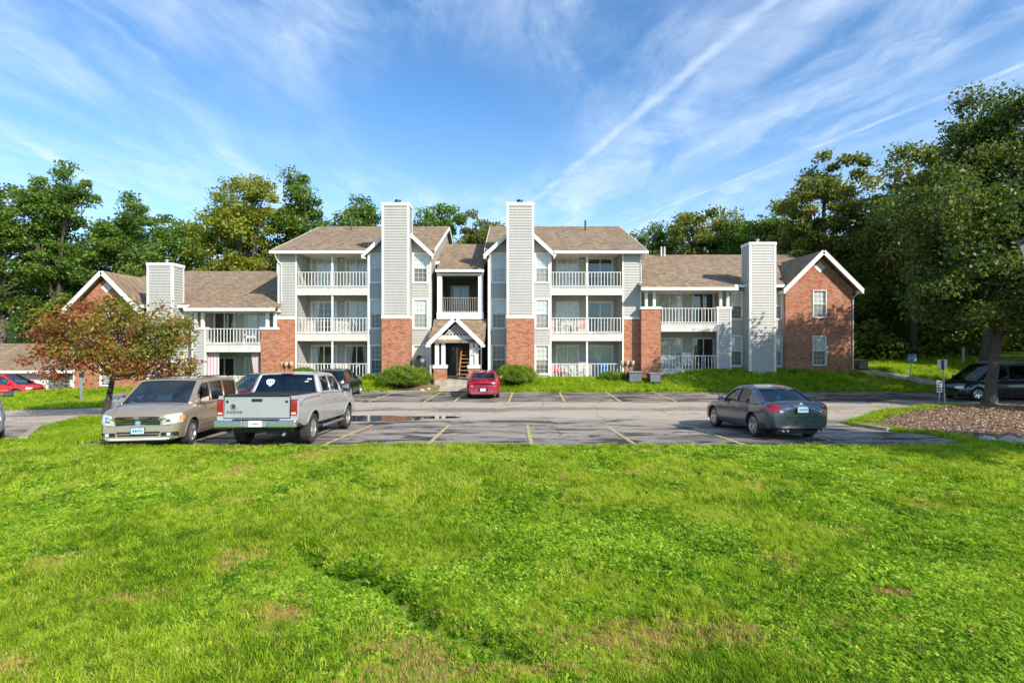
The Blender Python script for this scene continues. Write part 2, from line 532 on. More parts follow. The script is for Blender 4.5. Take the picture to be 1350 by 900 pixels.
mat_leaf('clover_leaf', [(0.065, 0.17, 0.008), (0.225, 0.41, 0.016), (0.52, 0.68, 0.07)], trans=0.45, inst=True, gloss=0.12)
mat_leaf('dry_blade', [(0.34, 0.20, 0.06), (0.48, 0.34, 0.11), (0.56, 0.46, 0.17)], trans=0.3, inst=True, gloss=0.2)

# ------------------------------------------------------------------ object helpers
LOCAL = set()


def thing(name, label, cat, loc=(0, 0, 0), rz=0.0, group=None, local=False):
    o = bpy.data.objects.new(name, None)
    o.empty_display_size = 0.3
    COL.objects.link(o)
    o.location = loc
    o.rotation_euler = (0, 0, rz)
    o['label'] = label
    o['category'] = cat
    if group:
        o['group'] = group
    if local:
        LOCAL.add(o.name)
    return o


def tag(o, label=None, cat=None, group=None, kind=None):
    if label:
        o['label'] = label
    if cat:
        o['category'] = cat
    if group:
        o['group'] = group
    if kind:
        o['kind'] = kind
    return o


def link(o, parent=None):
    COL.objects.link(o)
    if parent is not None:
        o.parent = parent
        if parent.type == 'EMPTY' and parent.name not in LOCAL:
            o.matrix_parent_inverse = Matrix.Translation(-Vector(parent.location))
    return o


class MB:
    def __init__(self):
        self.v, self.f, self.mi, self.cur = [], [], [], 0

    def face(self, pts):
        n = len(self.v)
        self.v.extend([tuple(p) for p in pts])
        self.f.append(tuple(range(n, n + len(pts))))
        self.mi.append(self.cur)

    def add(self, vs, fs):
        n = len(self.v)
        self.v.extend([tuple(p) for p in vs])
        for f in fs:
            self.f.append(tuple(n + i for i in f))
            self.mi.append(self.cur)

    def box(self, x0, x1, y0, y1, z0, z1):
        x0, x1 = min(x0, x1), max(x0, x1)
        y0, y1 = min(y0, y1), max(y0, y1)
        z0, z1 = min(z0, z1), max(z0, z1)
        v = [(x0, y0, z0), (x1, y0, z0), (x1, y1, z0), (x0, y1, z0), (x0, y0, z1), (x1, y0, z1), (x1, y1, z1), (x0, y1, z1)]
        self.add(v, [(0, 3, 2, 1), (4, 5, 6, 7), (0, 1, 5, 4), (1, 2, 6, 5), (2, 3, 7, 6), (3, 0, 4, 7)])
        return self

    def hull8(self, bottom, top):
        """four points each"""
        self.add(list(bottom) + list(top), [(3, 2, 1, 0), (4, 5, 6, 7), (0, 1, 5, 4), (1, 2, 6, 5), (2, 3, 7, 6), (3, 0, 4, 7)])
        return self

    def beam(self, p, q, w, h, up=(0, 0, 1)):
        p, q, up = Vector(p), Vector(q), Vector(up)
        d = (q - p).normalized()
        s = d.cross(up)
        if s.length < 1e-5:
            s = d.cross(Vector((1, 0, 0)))
        s.normalize()
        u = s.cross(d).normalized()
        s *= w / 2
        u *= h / 2
        self.hull8([p - s - u, p + s - u, p + s + u, p - s + u], [q - s - u, q + s - u, q + s + u, q - s + u])
        return self

    def tube(self, pts, rad, n=8, cap=True):
        pts = [Vector(p) for p in pts]
        if not hasattr(rad, '__len__'):
            rad = [rad] * len(pts)
        rings = []
        for i, p in enumerate(pts):
            d = (pts[min(i + 1, len(pts) - 1)] - pts[max(i - 1, 0)]).normalized()
            a = d.cross(Vector((0, 0, 1)))
            if a.length < 0.05:
                a = d.cross(Vector((0, 1, 0)))
            a.normalize()
            b = d.cross(a).normalized()
            rings.append([p + (a * math.cos(2 * math.pi * k / n) + b * math.sin(2 * math.pi * k / n)) * rad[i] for k in range(n)])
        vs = [v for r in rings for v in r]
        fs = []
        for i in range(len(pts) - 1):
            for k in range(n):
                k2 = (k + 1) % n
                fs.append((i * n + k, i * n + k2, (i + 1) * n + k2, (i + 1) * n + k))
        if cap:
            fs.append(tuple(range(n - 1, -1, -1)))
            fs.append(tuple((len(pts) - 1) * n + k for k in range(n)))
        self.add(vs, fs)
        return self

    def lathe(self, prof, c, axis='z', n=24):
        """prof: (radius, along) pairs"""
        vs, fs = [], []
        m = len(prof)
        for k in range(n):
            a = 2 * math.pi * k / n
            for r, t in prof:
                u, w = r * math.cos(a), r * math.sin(a)
                if axis == 'z':
                    vs.append((c[0] + u, c[1] + w, c[2] + t))
                elif axis == 'y':
                    vs.append((c[0] + u, c[1] + t, c[2] + w))
                else:
                    vs.append((c[0] + t, c[1] + u, c[2] + w))
        for k in range(n):
            k2 = (k + 1) % n
            for i in range(m - 1):
                fs.append((k * m + i, k2 * m + i, k2 * m + i + 1, k * m + i + 1))
        self.add(vs, fs)
        return self

    def build(self, name, mats, parent=None, smooth=False, angle=35, bevel=0.0):
        me = bpy.data.meshes.new(name)
        me.from_pydata(self.v, [], self.f)
        if not isinstance(mats, (list, tuple)):
            mats = [mats]
        for m in mats:
            me.materials.append(M[m] if isinstance(m, str) else m)
        if len(mats) > 1:
            me.polygons.foreach_set('material_index', self.mi)
        if smooth:
            me.polygons.foreach_set('use_smooth', [True] * len(me.polygons))
            me.set_sharp_from_angle(angle=R(angle))
        me.update()
        o = bpy.data.objects.new(name, me)
        link(o, parent)
        if bevel:
            bv = o.modifiers.new('bevel', 'BEVEL')
            bv.width = bevel
            bv.segments = 2
            bv.limit_method = 'ANGLE'
        return o


def copy_obj(o, parent=None):
    c = o.copy()
    COL.objects.link(c)
    c.parent = parent
    return c


def copy_thing(root, loc, rz=0.0, scale=1.0, label=None, cat=None, group=None):
    r = copy_obj(root)
    if root.name in LOCAL:
        LOCAL.add(r.name)
    r.location = loc
    r.rotation_euler = (0, 0, rz)
    r.scale = (scale, scale, scale) if not isinstance(scale, tuple) else scale
    if label:
        r['label'] = label
    if group:
        r['group'] = group
    for ch in list(root.children):
        c = copy_obj(ch, r)
        for g in list(ch.children):
            copy_obj(g, c)
    return r


def text_mesh(s, name, size, mat, parent, origin, ux, uz, depth=0.002, align='CENTER', bold=0.0):
    """lettering lying in the plane spanned by ux (reading direction) and uz (up)"""
    cu = bpy.data.curves.new(name, 'FONT')
    cu.body = s
    cu.size = size
    cu.align_x = align
    cu.align_y = 'CENTER'
    cu.extrude = depth
    cu.offset = bold
    tmp = bpy.data.objects.new('tmp_text', cu)
    COL.objects.link(tmp)
    dg = bpy.context.evaluated_depsgraph_get()
    me = bpy.data.meshes.new_from_object(tmp.evaluated_get(dg))
    bpy.data.objects.remove(tmp)
    bpy.data.curves.remove(cu)
    ux, uz = Vector(ux).normalized(), Vector(uz).normalized()
    n = ux.cross(uz)
    T = Matrix(((ux.x, uz.x, n.x, origin[0]), (ux.y, uz.y, n.y, origin[1]), (ux.z, uz.z, n.z, origin[2]), (0, 0, 0, 1)))
    me.transform(T)
    me.materials.clear()
    me.materials.append(M[mat])
    me.name = name
    o = bpy.data.objects.new(name, me)
    return link(o, parent)


# ------------------------------------------------------------------ terrain
def sm(a, b, t):
    t = np.clip((np.asarray(t, float) - a) / (b - a), 0, 1)
    return t * t * (3 - 2 * t)


def gz(x, y):
    x = np.asarray(x, float)
    y = np.asarray(y, float)
    base = -0.27 * np.clip((y - 13.6) / 5.9, 0, 1)
    base = base - 0.018 * np.maximum(0, -x - 10) * sm(10, 20, y)
    base = base - 0.010 * np.maximum(0, -x - 10) * sm(22, 27, y)
    base = base + 0.12 * sm(10, 13, x) * sm(8, 13, y) * (1 - sm(15.5, 17.5, y))
    # raised mulch island on the right
    base = base + 0.16 * sm(12.3, 15.5, x) * sm(14.0, 16.5, y) * (1 - sm(22.0, 25.5, y + 0.0 * x))
    zf = np.interp(x, [-60, -40, -28, -16, -13, 8, 10, 12, 22, 30, 60], [-0.9, -0.8, -0.42, -0.15, 0.27, 0.30, 0.58, 0.83, 0.86, 0.95, 2.6])
    fr = sm(32.1, 34.6, y)
    right = sm(15.5, 24.0, x)
    fr = fr * (1 - right) + right * sm(31.6, 36.0, y)
    z = base * (1 - fr) + zf * fr
    z = z - 0.75 * sm(27, 37, -x) * sm(29, 40, y) - 1.2 * sm(24, 36, -x) * sm(40, 62, y)
    z = z + 0.07 * np.maximum(0, y - 36) * sm(22, 34, x) * (1 - 0.75 * sm(60, 90, y))
    z = z + 0.035 * np.maximum(0, y - 62)
    # gentle unevenness of the lawn
    near = 1 - sm(12.4, 13.8, y)
    z = z + near * (0.030 * np.sin(0.9 * x + 0.4) * np.cos(0.7 * y) + 0.018 * np.sin(2.3 * x + 1.7 * y))
    # shallow washed-out rut across the front lawn
    ax, ay, bx, by = -3.1, 7.3, 0.2, 4.4
    L = math.hypot(bx - ax, by - ay)
    t = ((x - ax) * (bx - ax) + (y - ay) * (by - ay)) / L / L
    d = ((x - ax) * (by - ay) - (y - ay) * (bx - ax)) / L + 0.09 * np.sin(5.0 * t * 3.1)
    z = z - 0.13 * np.exp(-(d / 0.13) ** 2) * sm(-0.05, 0.25, t) * (1 - sm(0.85, 1.1, t))
    return z


def g1(x, y):
    return float(gz(x, y))


LOTS = [
    # main parking lot and aisle
    [(-11.6, 13.95), (8.6, 13.95), (11.0, 14.15), (12.0, 14.6), (12.2, 17.0), (12.0, 19.8), (14.6, 21.9), (17.5, 24.0), (20.0, 25.3), (60, 25.6),
     (60, 31.8), (22.8, 31.8), (20, 32.2), (-15.6, 32.2), (-15.6, 26.9), (-60, 27.2), (-60, 15.0), (-13.7, 15.2), (-16.6, 19.1), (-17.4, 22.0),
     (-12.6, 22.2), (-11.6, 20.5)],
    [(-60, 37.5), (-32.5, 37.5), (-33.5, 58), (-60, 58)],
]


def inside(poly, x, y):
    c = np.zeros(np.shape(x), bool)
    n = len(poly)
    for i in range(n):
        x0, y0 = poly[i]
        x1, y1 = poly[(i + 1) % n]
        cond = ((y0 > y) != (y1 > y))
        xi = (x1 - x0) * (y - y0) / ((y1 - y0) if y1 != y0 else 1e-9) + x0
        c ^= cond & (x < xi)
    return c


def grid_mesh(name, xs, ys, zfun, mats, keep=None, kind='structure'):
    X, Y = np.meshgrid(xs, ys)
    Z = zfun(X, Y)
    nx, ny = len(xs), len(ys)
    co = np.stack([X, Y, Z], -1).reshape(-1, 3)
    i, j = np.meshgrid(np.arange(nx - 1), np.arange(ny - 1))
    a = (j * nx + i).ravel()
    F = np.stack([a, a + 1, a + nx + 1, a + nx], 1)
    if keep is not None:
        cx = co[F].mean(1)
        F = F[keep(cx[:, 0], cx[:, 1])]
        used = np.unique(F)
        mp = -np.ones(len(co), int)
        mp[used] = np.arange(len(used))
        co = co[used]
        F = mp[F]
    me = bpy.data.meshes.new(name)
    me.from_pydata(co.tolist(), [], F.tolist())
    me.materials.append(M[mats])
    me.polygons.foreach_set('use_smooth', [True] * len(me.polygons))
    o = bpy.data.objects.new(name, me)
    link(o)
    o['kind'] = kind
    return o


def ground_z(X, Y):
    z = gz(X, Y)
    ins = np.zeros(X.shape, bool)
    for L in LOTS:
        ins |= inside(L, X, Y)
    return z + np.where(ins, -0.10, 0.035)


xs = np.concatenate([np.linspace(-900, -80, 20), np.arange(-78, -34, 2.0), np.arange(-34, 34, 0.2), np.arange(34, 80, 2.0), np.linspace(82, 900, 20)])
ys = np.concatenate([np.linspace(-300, -6, 14), np.arange(-5, 2.5, 0.5), np.arange(2.5, 36, 0.15), np.arange(36, 64, 0.8), np.arange(65, 120, 5), np.linspace(125, 1500, 20)])
grid_mesh('lawn', xs, ys, ground_z, 'turf_soil')


def slab(name, poly, zoff, mats, kind='structure', step=0.5, thick=0.0):
    """sheet with exact outline draped on the terrain: polygon cut by a grid"""
    bm = bmesh.new()
    vs = [bm.verts.new((x, y, 0)) for x, y in poly]
    bm.faces.new(vs)
    x0, x1 = min(p[0] for p in poly), max(p[0] for p in poly)
    y0, y1 = min(p[1] for p in poly), max(p[1] for p in poly)
    for k in range(1, int((y1 - y0) / step)):
        bmesh.ops.bisect_plane(bm, geom=bm.verts[:] + bm.edges[:] + bm.faces[:], plane_co=(0, y0 + k * step, 0), plane_no=(0, 1, 0))
    sx = step * 2
    for k in range(1, int((x1 - x0) / sx)):
        bmesh.ops.bisect_plane(bm, geom=bm.verts[:] + bm.edges[:] + bm.faces[:], plane_co=(x0 + k * sx, 0, 0), plane_no=(1, 0, 0))
    bmesh.ops.triangulate(bm, faces=[f for f in bm.faces if len(f.verts) > 4])
    if thick:
        r = bmesh.ops.extrude_face_region(bm, geom=bm.faces[:])
        for v in [g for g in r['geom'] if isinstance(g, bmesh.types.BMVert)]:
            v.co.z += thick
    for v in bm.verts:
        v.co.z += g1(v.co.x, v.co.y) + zoff
    bmesh.ops.recalc_face_normals(bm, faces=bm.faces[:])
    me = bpy.data.meshes.new(name)
    bm.to_mesh(me)
    bm.free()
    me.materials.append(M[mats])
    o = bpy.data.objects.new(name, me)
    link(o)
    if kind:
        o['kind'] = kind
    return o


slab('parking_lot', LOTS[0], 0.0, 'asphalt')
slab('driveway', LOTS[1], 0.0, 'asphalt', step=2.0)

# ------------------------------------------------------------------ markings, kerbs, puddle, beds
def drape_strip(name, p, q, w, zoff, h, mats, step=0.3, **kw):
    """narrow strip from p to q following the terrain, h thick"""
    mb = MB()
    p, q = np.array(p, float), np.array(q, float)
    L = np.linalg.norm(q - p)
    d = (q - p) / L
    nrm = np.array([-d[1], d[0]]) * w / 2
    n = max(1, int(L / step))
    P = [p + (q - p) * i / n for i in range(n + 1)]
    rows = []
    for c in P:
        z = g1(*c) + zoff
        a, b = c - nrm, c + nrm
        rows.append([(a[0], a[1], z - 0.12 if h > 0.02 else z), (a[0], a[1], z + h), (b[0], b[1], z + h), (b[0], b[1], z - 0.12 if h > 0.02 else z)])
    for r0, r1 in zip(rows[:-1], rows[1:]):
        for k in range(3):
            mb.face([r0[k], r1[k], r1[k + 1], r0[k + 1]])
    if h > 0.02:
        mb.face(rows[0])
        mb.face(rows[-1][::-1])
    o = mb.build(name, mats)
    o['kind'] = 'structure'
    return o


for x in (-10.46, -7.72, -4.98, -2.24, 0.52, 3.28, 6.15, 8.9):
    drape_strip('parking_line', (x, 14.0), (x + (0.02 if x > 0 else 0.0), 19.4), 0.11, 0.009, 0.0, 'line_paint')
for x in (-12.4, -9.65, -6.9, -4.17, -2.72, 0.0, 2.74, 5.5, 8.25, 11.0, 13.75, 16.5, 19.2):
    drape_strip('parking_line', (x - 0.15, 26.8), (x + 0.03, 31.9), 0.11, 0.009, 0.0, 'line_paint')

drape_strip('kerb', (-13.65, 15.25), (-16.55, 19.1), 0.20, 0.0, 0.15, 'concrete')
drape_strip('kerb', (12.15, 17.6), (12.05, 19.2), 0.16, 0.0, 0.10, 'concrete')
drape_strip('kerb', (-15.6, 32.3), (-5.0, 32.3), 0.15, 0.0, 0.04, 'concrete')

# puddle in the low line of the aisle
mb = MB()
out = []
for k in range(72):
    a = 2 * math.pi * k / 72
    r = 1 + 0.16 * math.sin(3 * a + 1) + 0.09 * math.sin(7 * a) + 0.05 * math.sin(13 * a + 2)
    x, y = -7.6 + 4.7 * r * math.cos(a), 20.9 + 1.05 * r * math.sin(a) + 0.10 * math.cos(a) * 3
    out.append((x, y, -0.262))
mb.face(out)
m, nb, o_ = material('puddle_water')
principled(nb, o_, Base_Color=(0.035, 0.03, 0.026), Roughness=0.03, IOR=1.6, Specular_IOR_Level=1.0)
tag(mb.build('puddle', 'puddle_water'), kind='structure')

slab('mulch_bed', [(12.4, 19.5), (14.9, 21.6), (18.5, 24.2), (20.0, 24.9), (32, 25.2), (32, 13.0), (18, 12.6), (12.3, 13.3), (12.4, 14.8), (12.5, 16.4), (12.45, 18.0)], 0.05, 'mulch_bed')
slab('entrance_walk', [(-4.35, 31.9), (-2.0, 31.9), (-2.0, 35.2), (-4.4, 35.2)], 0.05, 'concrete', step=0.4)
slab('side_path', [(21.9, 35.0), (26.6, 32.3), (27.6, 32.0), (27.3, 32.9), (22.2, 36.0)], 0.05, 'concrete', step=0.4)
slab('gravel_bed', [(-7.2, 32.45), (-4.5, 32.45), (-4.5, 34.0), (-7.2, 33.4)], 0.045, 'mulch_bed', step=0.4)

# ------------------------------------------------------------------ the apartment building
AX = -3.36
YF, YW, YC = 35.0, 34.45, 33.9
B0 = 0.30
STO = 2.93
bld = thing('apartment_building', 'long apartment building in pale clapboard and red brick with brown shingle roofs', 'building', (AX, YF, B0))


def clap(mb, axis, fixed, sgn, a0, a1, z0, z1, holes=(), span=None, e=0.17, d=0.034):
    """clapboard courses; axis 'y': wall plane y=fixed seen from -y; axis 'x': plane x=fixed seen from sgn*x"""
    def pt(a, off, z):
        return (a, fixed - off, z) if axis == 'y' else (fixed + sgn * off, a, z)
    k = math.floor(z0 / e)
    while k * e < z1 - 1e-6:
        zc0 = k * e
        lo, hi = max(z0, zc0), min(z1, zc0 + e)
        k += 1
        if hi - lo < 0.004:
            continue
        ol = d * (1 - (lo - zc0) / e)
        oh = d * (1 - (hi - zc0) / e)
        # horizontal pieces between the holes
        cuts = {a0, a1}
        for h in holes:
            if h[2] < hi - 1e-4 and h[3] > lo + 1e-4:
                cuts |= {min(max(h[0], a0), a1), min(max(h[1], a0), a1)}
        cuts = sorted(cuts)
        zc = {lo, hi}
        for h in holes:
            for zz in (h[2], h[3]):
                if lo < zz < hi:
                    zc.add(zz)
        zc = sorted(zc)
        for za, zb in zip(zc[:-1], zc[1:]):
            oa = d * (1 - (za - zc0) / e)
            ob = d * (1 - (zb - zc0) / e)
            for p, q in zip(cuts[:-1], cuts[1:]):
                if q - p < 0.005:
                    continue
                mid, mz = (p + q) / 2, (za + zb) / 2
                if any(h[0] <= mid <= h[1] and h[2] <= mz <= h[3] for h in holes):
                    continue
                pl, ql, ph, qh = p, q, p, q
                if span:
                    s0, s1 = span(za), span(zb)
                    pl, ql = max(p, s0[0]), min(q, s0[1])
                    ph, qh = max(p, s1[0]), min(q, s1[1])
                    if ql - pl < 0.01:
                        continue
                    if qh < ph:
                        ph = qh = (ph + qh) / 2
                mb.face([pt(pl, oa, za), pt(ql, oa, za), pt(qh, ob, zb), pt(ph, ob, zb)])
                if abs(za - zc0) < 1e-6:
                    mb.face([pt(pl, 0, za), pt(ql, 0, za), pt(ql, oa, za), pt(pl, oa, za)])


def siding(axis, fixed, sgn, a0, a1, z0, z1, holes=(), span=None, mat='siding'):
    mb = MB()
    clap(mb, axis, fixed, sgn, min(a0, a1), max(a0, a1), z0, z1, [(min(h[0], h[1]), max(h[0], h[1]), h[2], h[3]) for h in holes], span)
    if mb.f:
        o = mb.build('siding', mat, bld)
        o['kind'] = 'stuff'
        return o


def part(name, mat, fn, parent=None, **kw):
    mb = MB()
    fn(mb)
    return mb.build(name, mat, parent if parent is not None else bld, **kw)


def pbox(name, mat, *b, parent=None, bevel=0.0):
    mb = MB()
    mb.box(*b)
    return mb.build(name, mat, parent if parent is not None else bld, bevel=bevel)


def window(x0, x1, z0, z1, y, cols=3, rows=3, low='screen_glass', blind=True, split=True, tw=0.085, lowblind=True):
    x0, x1 = min(x0, x1), max(x0, x1)
    fr = MB()
    fr.box(x0 - tw, x0, y - 0.05, y + 0.06, z0 - tw, z1 + tw)
    fr.box(x1, x1 + tw, y - 0.05, y + 0.06, z0 - tw, z1 + tw)
    fr.box(x0, x1, y - 0.047, y + 0.06, z1, z1 + tw)
    fr.box(x0, x1, y - 0.075, y + 0.06, z0 - tw, z0)
    f = fr.build('window', 'trim_white', bld)
    zm = (z0 + z1) / 2 if split else z0
    s = MB()
    w = 0.035
    for a, b, yy in ((zm, z1, y + 0.0), (z0, zm, y + 0.018)):
        if b - a < 0.1:
            continue
        s.box(x0, x0 + w, yy, yy + 0.03, a, b)
        s.box(x1 - w, x1, yy, yy + 0.03, a, b)
        s.box(x0 + w, x1 - w, yy, yy + 0.03, a, a + w)
        s.box(x0 + w, x1 - w, yy, yy + 0.03, b - w, b)
        n = 0.014
        for i in range(1, cols):
            xx = x0 + (x1 - x0) * i / cols
            s.box(xx - n / 2, xx + n / 2, yy + 0.004, yy + 0.018, a + w, b - w)
        rr = max(2, round(rows * (b - a) / (z1 - z0) * (2 if split else 1)) // 1) if rows else 1
        for i in range(1, rr):
            zz = a + (b - a) * i / rr
            s.box(x0 + w, x1 - w, yy + 0.006, yy + 0.020, zz - n / 2, zz + n / 2)
    s.build('sash', 'trim_white', f)
    if split:
        p1 = MB()
        p1.face([(x0, y + 0.022, zm), (x1, y + 0.022, zm), (x1, y + 0.022, z1), (x0, y + 0.022, z1)])
        p1.build('pane', 'window_glass', f)
    p2 = MB()
    a, b = (z0, zm) if split else (z0, z1)
    p2.face([(x0, y + 0.040, a), (x1, y + 0.040, a), (x1, y + 0.040, b), (x0, y + 0.040, b)])
    p2.build('pane', low, f)
    bl = MB()
    if blind:
        zb = (z0, z0, z0 + 0.28 * (z1 - z0), zm, z0 + 0.12)[random.randrange(5)] if lowblind else zm
        n = max(2, int((z1 - zb) / 0.06))
        for i in range(n):
            za, zc = zb + (z1 - zb) * i / n, zb + (z1 - zb) * (i + 1) / n
            bl.face([(x0, y + 0.062, za), (x1, y + 0.062, za), (x1, y + 0.078, zc), (x0, y + 0.078, zc)])
        bl.build('blind', 'blind', f)
    return f


def slider(x0, x1, z0, z1, y, style='curtain', grid=False, name='sliding_door'):
    """wide two-leaf patio door with frame"""
    x0, x1 = min(x0, x1), max(x0, x1)
    fr = MB()
    t = 0.07
    fr.box(x0 - t, x0, y - 0.05, y + 0.05, z0, z1 + t)
    fr.box(x1, x1 + t, y - 0.05, y + 0.05, z0, z1 + t)
    fr.box(x0, x1, y - 0.047, y + 0.05, z1, z1 + t)
    f = fr.build(name, 'trim_dull', bld)
    xm = (x0 + x1) / 2
    s = MB()
    for a, b, yy in ((x0, xm + 0.03, y - 0.03), (xm - 0.03, x1, y)):
        s.box(a, a + 0.06, yy, yy + 0.03, z0, z1)
        s.box(b - 0.06, b, yy, yy + 0.03, z0, z1)
        s.box(a + 0.06, b - 0.06, yy, yy + 0.03, z0, z0 + 0.09)
        s.box(a + 0.06, b - 0.06, yy, yy + 0.03, z1 - 0.06, z1)
        if grid:
            for i in (1, 2):
                xx = a + (b - a) * i / 3
                s.box(xx - 0.008, xx + 0.008, yy + 0.005, yy + 0.02, z0 + 0.09, z1 - 0.06)
            for i in range(1, 5):
                zz = z0 + (z1 - z0) * i / 5
                s.box(a + 0.06, b - 0.06, yy + 0.007, yy + 0.022, zz - 0.008, zz + 0.008)
    s.build('sash', 'trim_white', f)
    for a, b, yy in ((x0, xm, y - 0.012), (xm, x1, y + 0.018)):
        g = MB()
        g.face([(a, yy, z0), (b, yy, z0), (b, yy, z1), (a, yy, z1)])
        g.build('pane', 'window_glass', f)
    c = MB()
    if style == 'curtain':
        n = 40
        for i in range(n):
            xa, xb = x0 + (x1 - x0) * i / n, x0 + (x1 - x0) * (i + 1) / n
            ya, yb = y + 0.055 + 0.012 * math.sin(i * 1.3), y + 0.055 + 0.012 * math.sin((i + 1) * 1.3)
            c.face([(xa, ya, z0), (xb, yb, z0), (xb, yb, z1), (xa, ya, z1)])
        c.build('curtain', 'curtain', f, smooth=True)
    elif style == 'half':
        for a0, a1, gather in ((x0, x0 + (x1 - x0) * 0.33, 0.5), (x1 - (x1 - x0) * 0.25, x1, 0.5)):
            n = 16
            for i in range(n):
                xa, xb = a0 + (a1 - a0) * i / n, a0 + (a1 - a0) * (i + 1) / n
                xo = x0 if a0 == x0 else x1
                ba, bb = xo + (xa - xo) * gather, xo + (xb - xo) * gather
                yy = y + 0.06 + 0.012 * math.sin(i * 1.5)
                c.face([(ba, yy, z0), (bb, yy, z0), (xb, yy, z1), (xa, yy, z1)])
        c.build('curtain', 'curtain', f, smooth=True)
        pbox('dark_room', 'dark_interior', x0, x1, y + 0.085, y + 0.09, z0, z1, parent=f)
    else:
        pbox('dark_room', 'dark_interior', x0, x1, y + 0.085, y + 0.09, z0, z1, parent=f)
    return f


BAL_MESH = None
HALL_MESH = None


def balcony(x0, x1, zf, y, band=True, bmat='trim_white', sp=0.203):
    """edge beam, rails and balusters along an opening; zf is the floor level"""
    global BAL_MESH
    x0, x1 = min(x0, x1), max(x0, x1)
    b = MB()
    if band:
        b.box(x0, x1, y - 0.02, y + 0.12, zf - 0.47, zf - 0.04)
        b.box(x0, x1, y - 0.05, y + 0.12, zf - 0.037, zf + 0.02)
        b.box(x0, x1, y - 0.04, y + 0.12, zf - 0.50, zf - 0.473)
    else:
        b.box(x0, x1, y - 0.05, y + 0.12, zf - 0.25, zf + 0.02)
    o = b.build('balcony', 'trim_dull', bld)
    r = MB()
    r.box(x0, x1, y + 0.015, y + 0.065, zf + 0.07, zf + 0.11)
    r.box(x0, x1, y, y + 0.08, zf + 0.95, zf + 0.99)
    r.build('handrail', bmat, o)
    n = max(3, round((x1 - x0) / sp))
    for i in range(n):
        xx = x0 + (x1 - x0) * (i + 0.5) / n
        if BAL_MESH is None:
            mb = MB()
            mb.box(-0.017, 0.017, -0.017, 0.017, 0.11, 0.95)
            q = mb.build('baluster', bmat, o)
            q.matrix_parent_inverse = Matrix()
            BAL_MESH = q.data
        else:
            q = bpy.data.objects.new('baluster', BAL_MESH)
            link(q, o)
        q.location = (xx, y + 0.04, zf)
    return o


def brick_front(x0, x1, z0, z1, y, holes=(), depth=0.12, span=None, name='brick_wall', steps=24):
    """brick skin with openings; for gables the outline narrows with height"""
    mb = MB()
    x0, x1 = min(x0, x1), max(x0, x1)
    zs = sorted({z0, z1, *[h[2] for h in holes], *[h[3] for h in holes]} | ({z0 + (z1 - z0) * i / steps for i in range(steps)} if span else set()))
    hs = [(min(h[0], h[1]), max(h[0], h[1]), h[2], h[3]) for h in holes]
    for za, zb in zip(zs[:-1], zs[1:]):
        if zb - za < 1e-4:
            continue
        cuts = sorted({x0, x1} | {c for h in hs if h[2] < zb - 1e-5 and h[3] > za + 1e-5 for c in (h[0], h[1])})
        for a, b in zip(cuts[:-1], cuts[1:]):
            mid, mz = (a + b) / 2, (za + zb) / 2
            if any(h[0] < mid < h[1] and h[2] < mz < h[3] for h in hs):
                continue
            al, bl, ah, bh = a, b, a, b
            if span:
                s0, s1 = span(za), span(zb)
                al, bl, ah, bh = max(a, s0[0]), min(b, s0[1]), max(a, s1[0]), min(b, s1[1])
                if bh <= ah:
                    ah = bh = (s1[0] + s1[1]) / 2
            mb.hull8([(al, y, za), (bl, y, za), (bl, y + depth, za), (al, y + depth, za)],
                     [(ah, y, zb), (bh, y, zb), (bh, y + depth, zb), (ah, y + depth, zb)])
    return mb.build(name, 'brick', bld)


def vtrim(x, y, z0, z1, w=0.10, d=0.04):
    pbox('corner_trim', 'trim_white', x - w / 2, x + w / 2, y - d, y + 0.06, z0, z1)


def fixture(x, y, z):
    mb = MB()
    mb.lathe([(0.0, -0.10), (0.05, -0.09), (0.085, -0.04), (0.09, 0.0), (0.05, 0.03), (0.0, 0.03)], (x, y - 0.09, z), 'z', 10)
    mb.box(x - 0.05, x + 0.05, y - 0.03, y, z - 0.02, z + 0.07)
    mb.build('wall_light', 'lamp_glow_glass', bld, smooth=True)


def flue(x, y, z, r=0.13, h=0.3):
    mb = MB()
    mb.lathe([(0.0, 0), (r * 0.75, 0), (r * 0.75, h * 0.45), (r * 1.5, h * 0.5), (r * 1.6, h * 0.85), (r * 1.5, h), (0, h * 1.05)], (x, y, z), 'z', 14)
    mb.build('flue_cap', 'steel_dark', bld, smooth=True)


def slope(mb, pts, t=0.12):
    """roof plane: 4 points anticlockwise seen from above, thickness t downwards"""
    mb.hull8([(p[0], p[1], p[2] - t) for p in pts], pts)


def pitch_z(y, ze, ye=34.55):
    return ze + 0.38 * (y - ye)


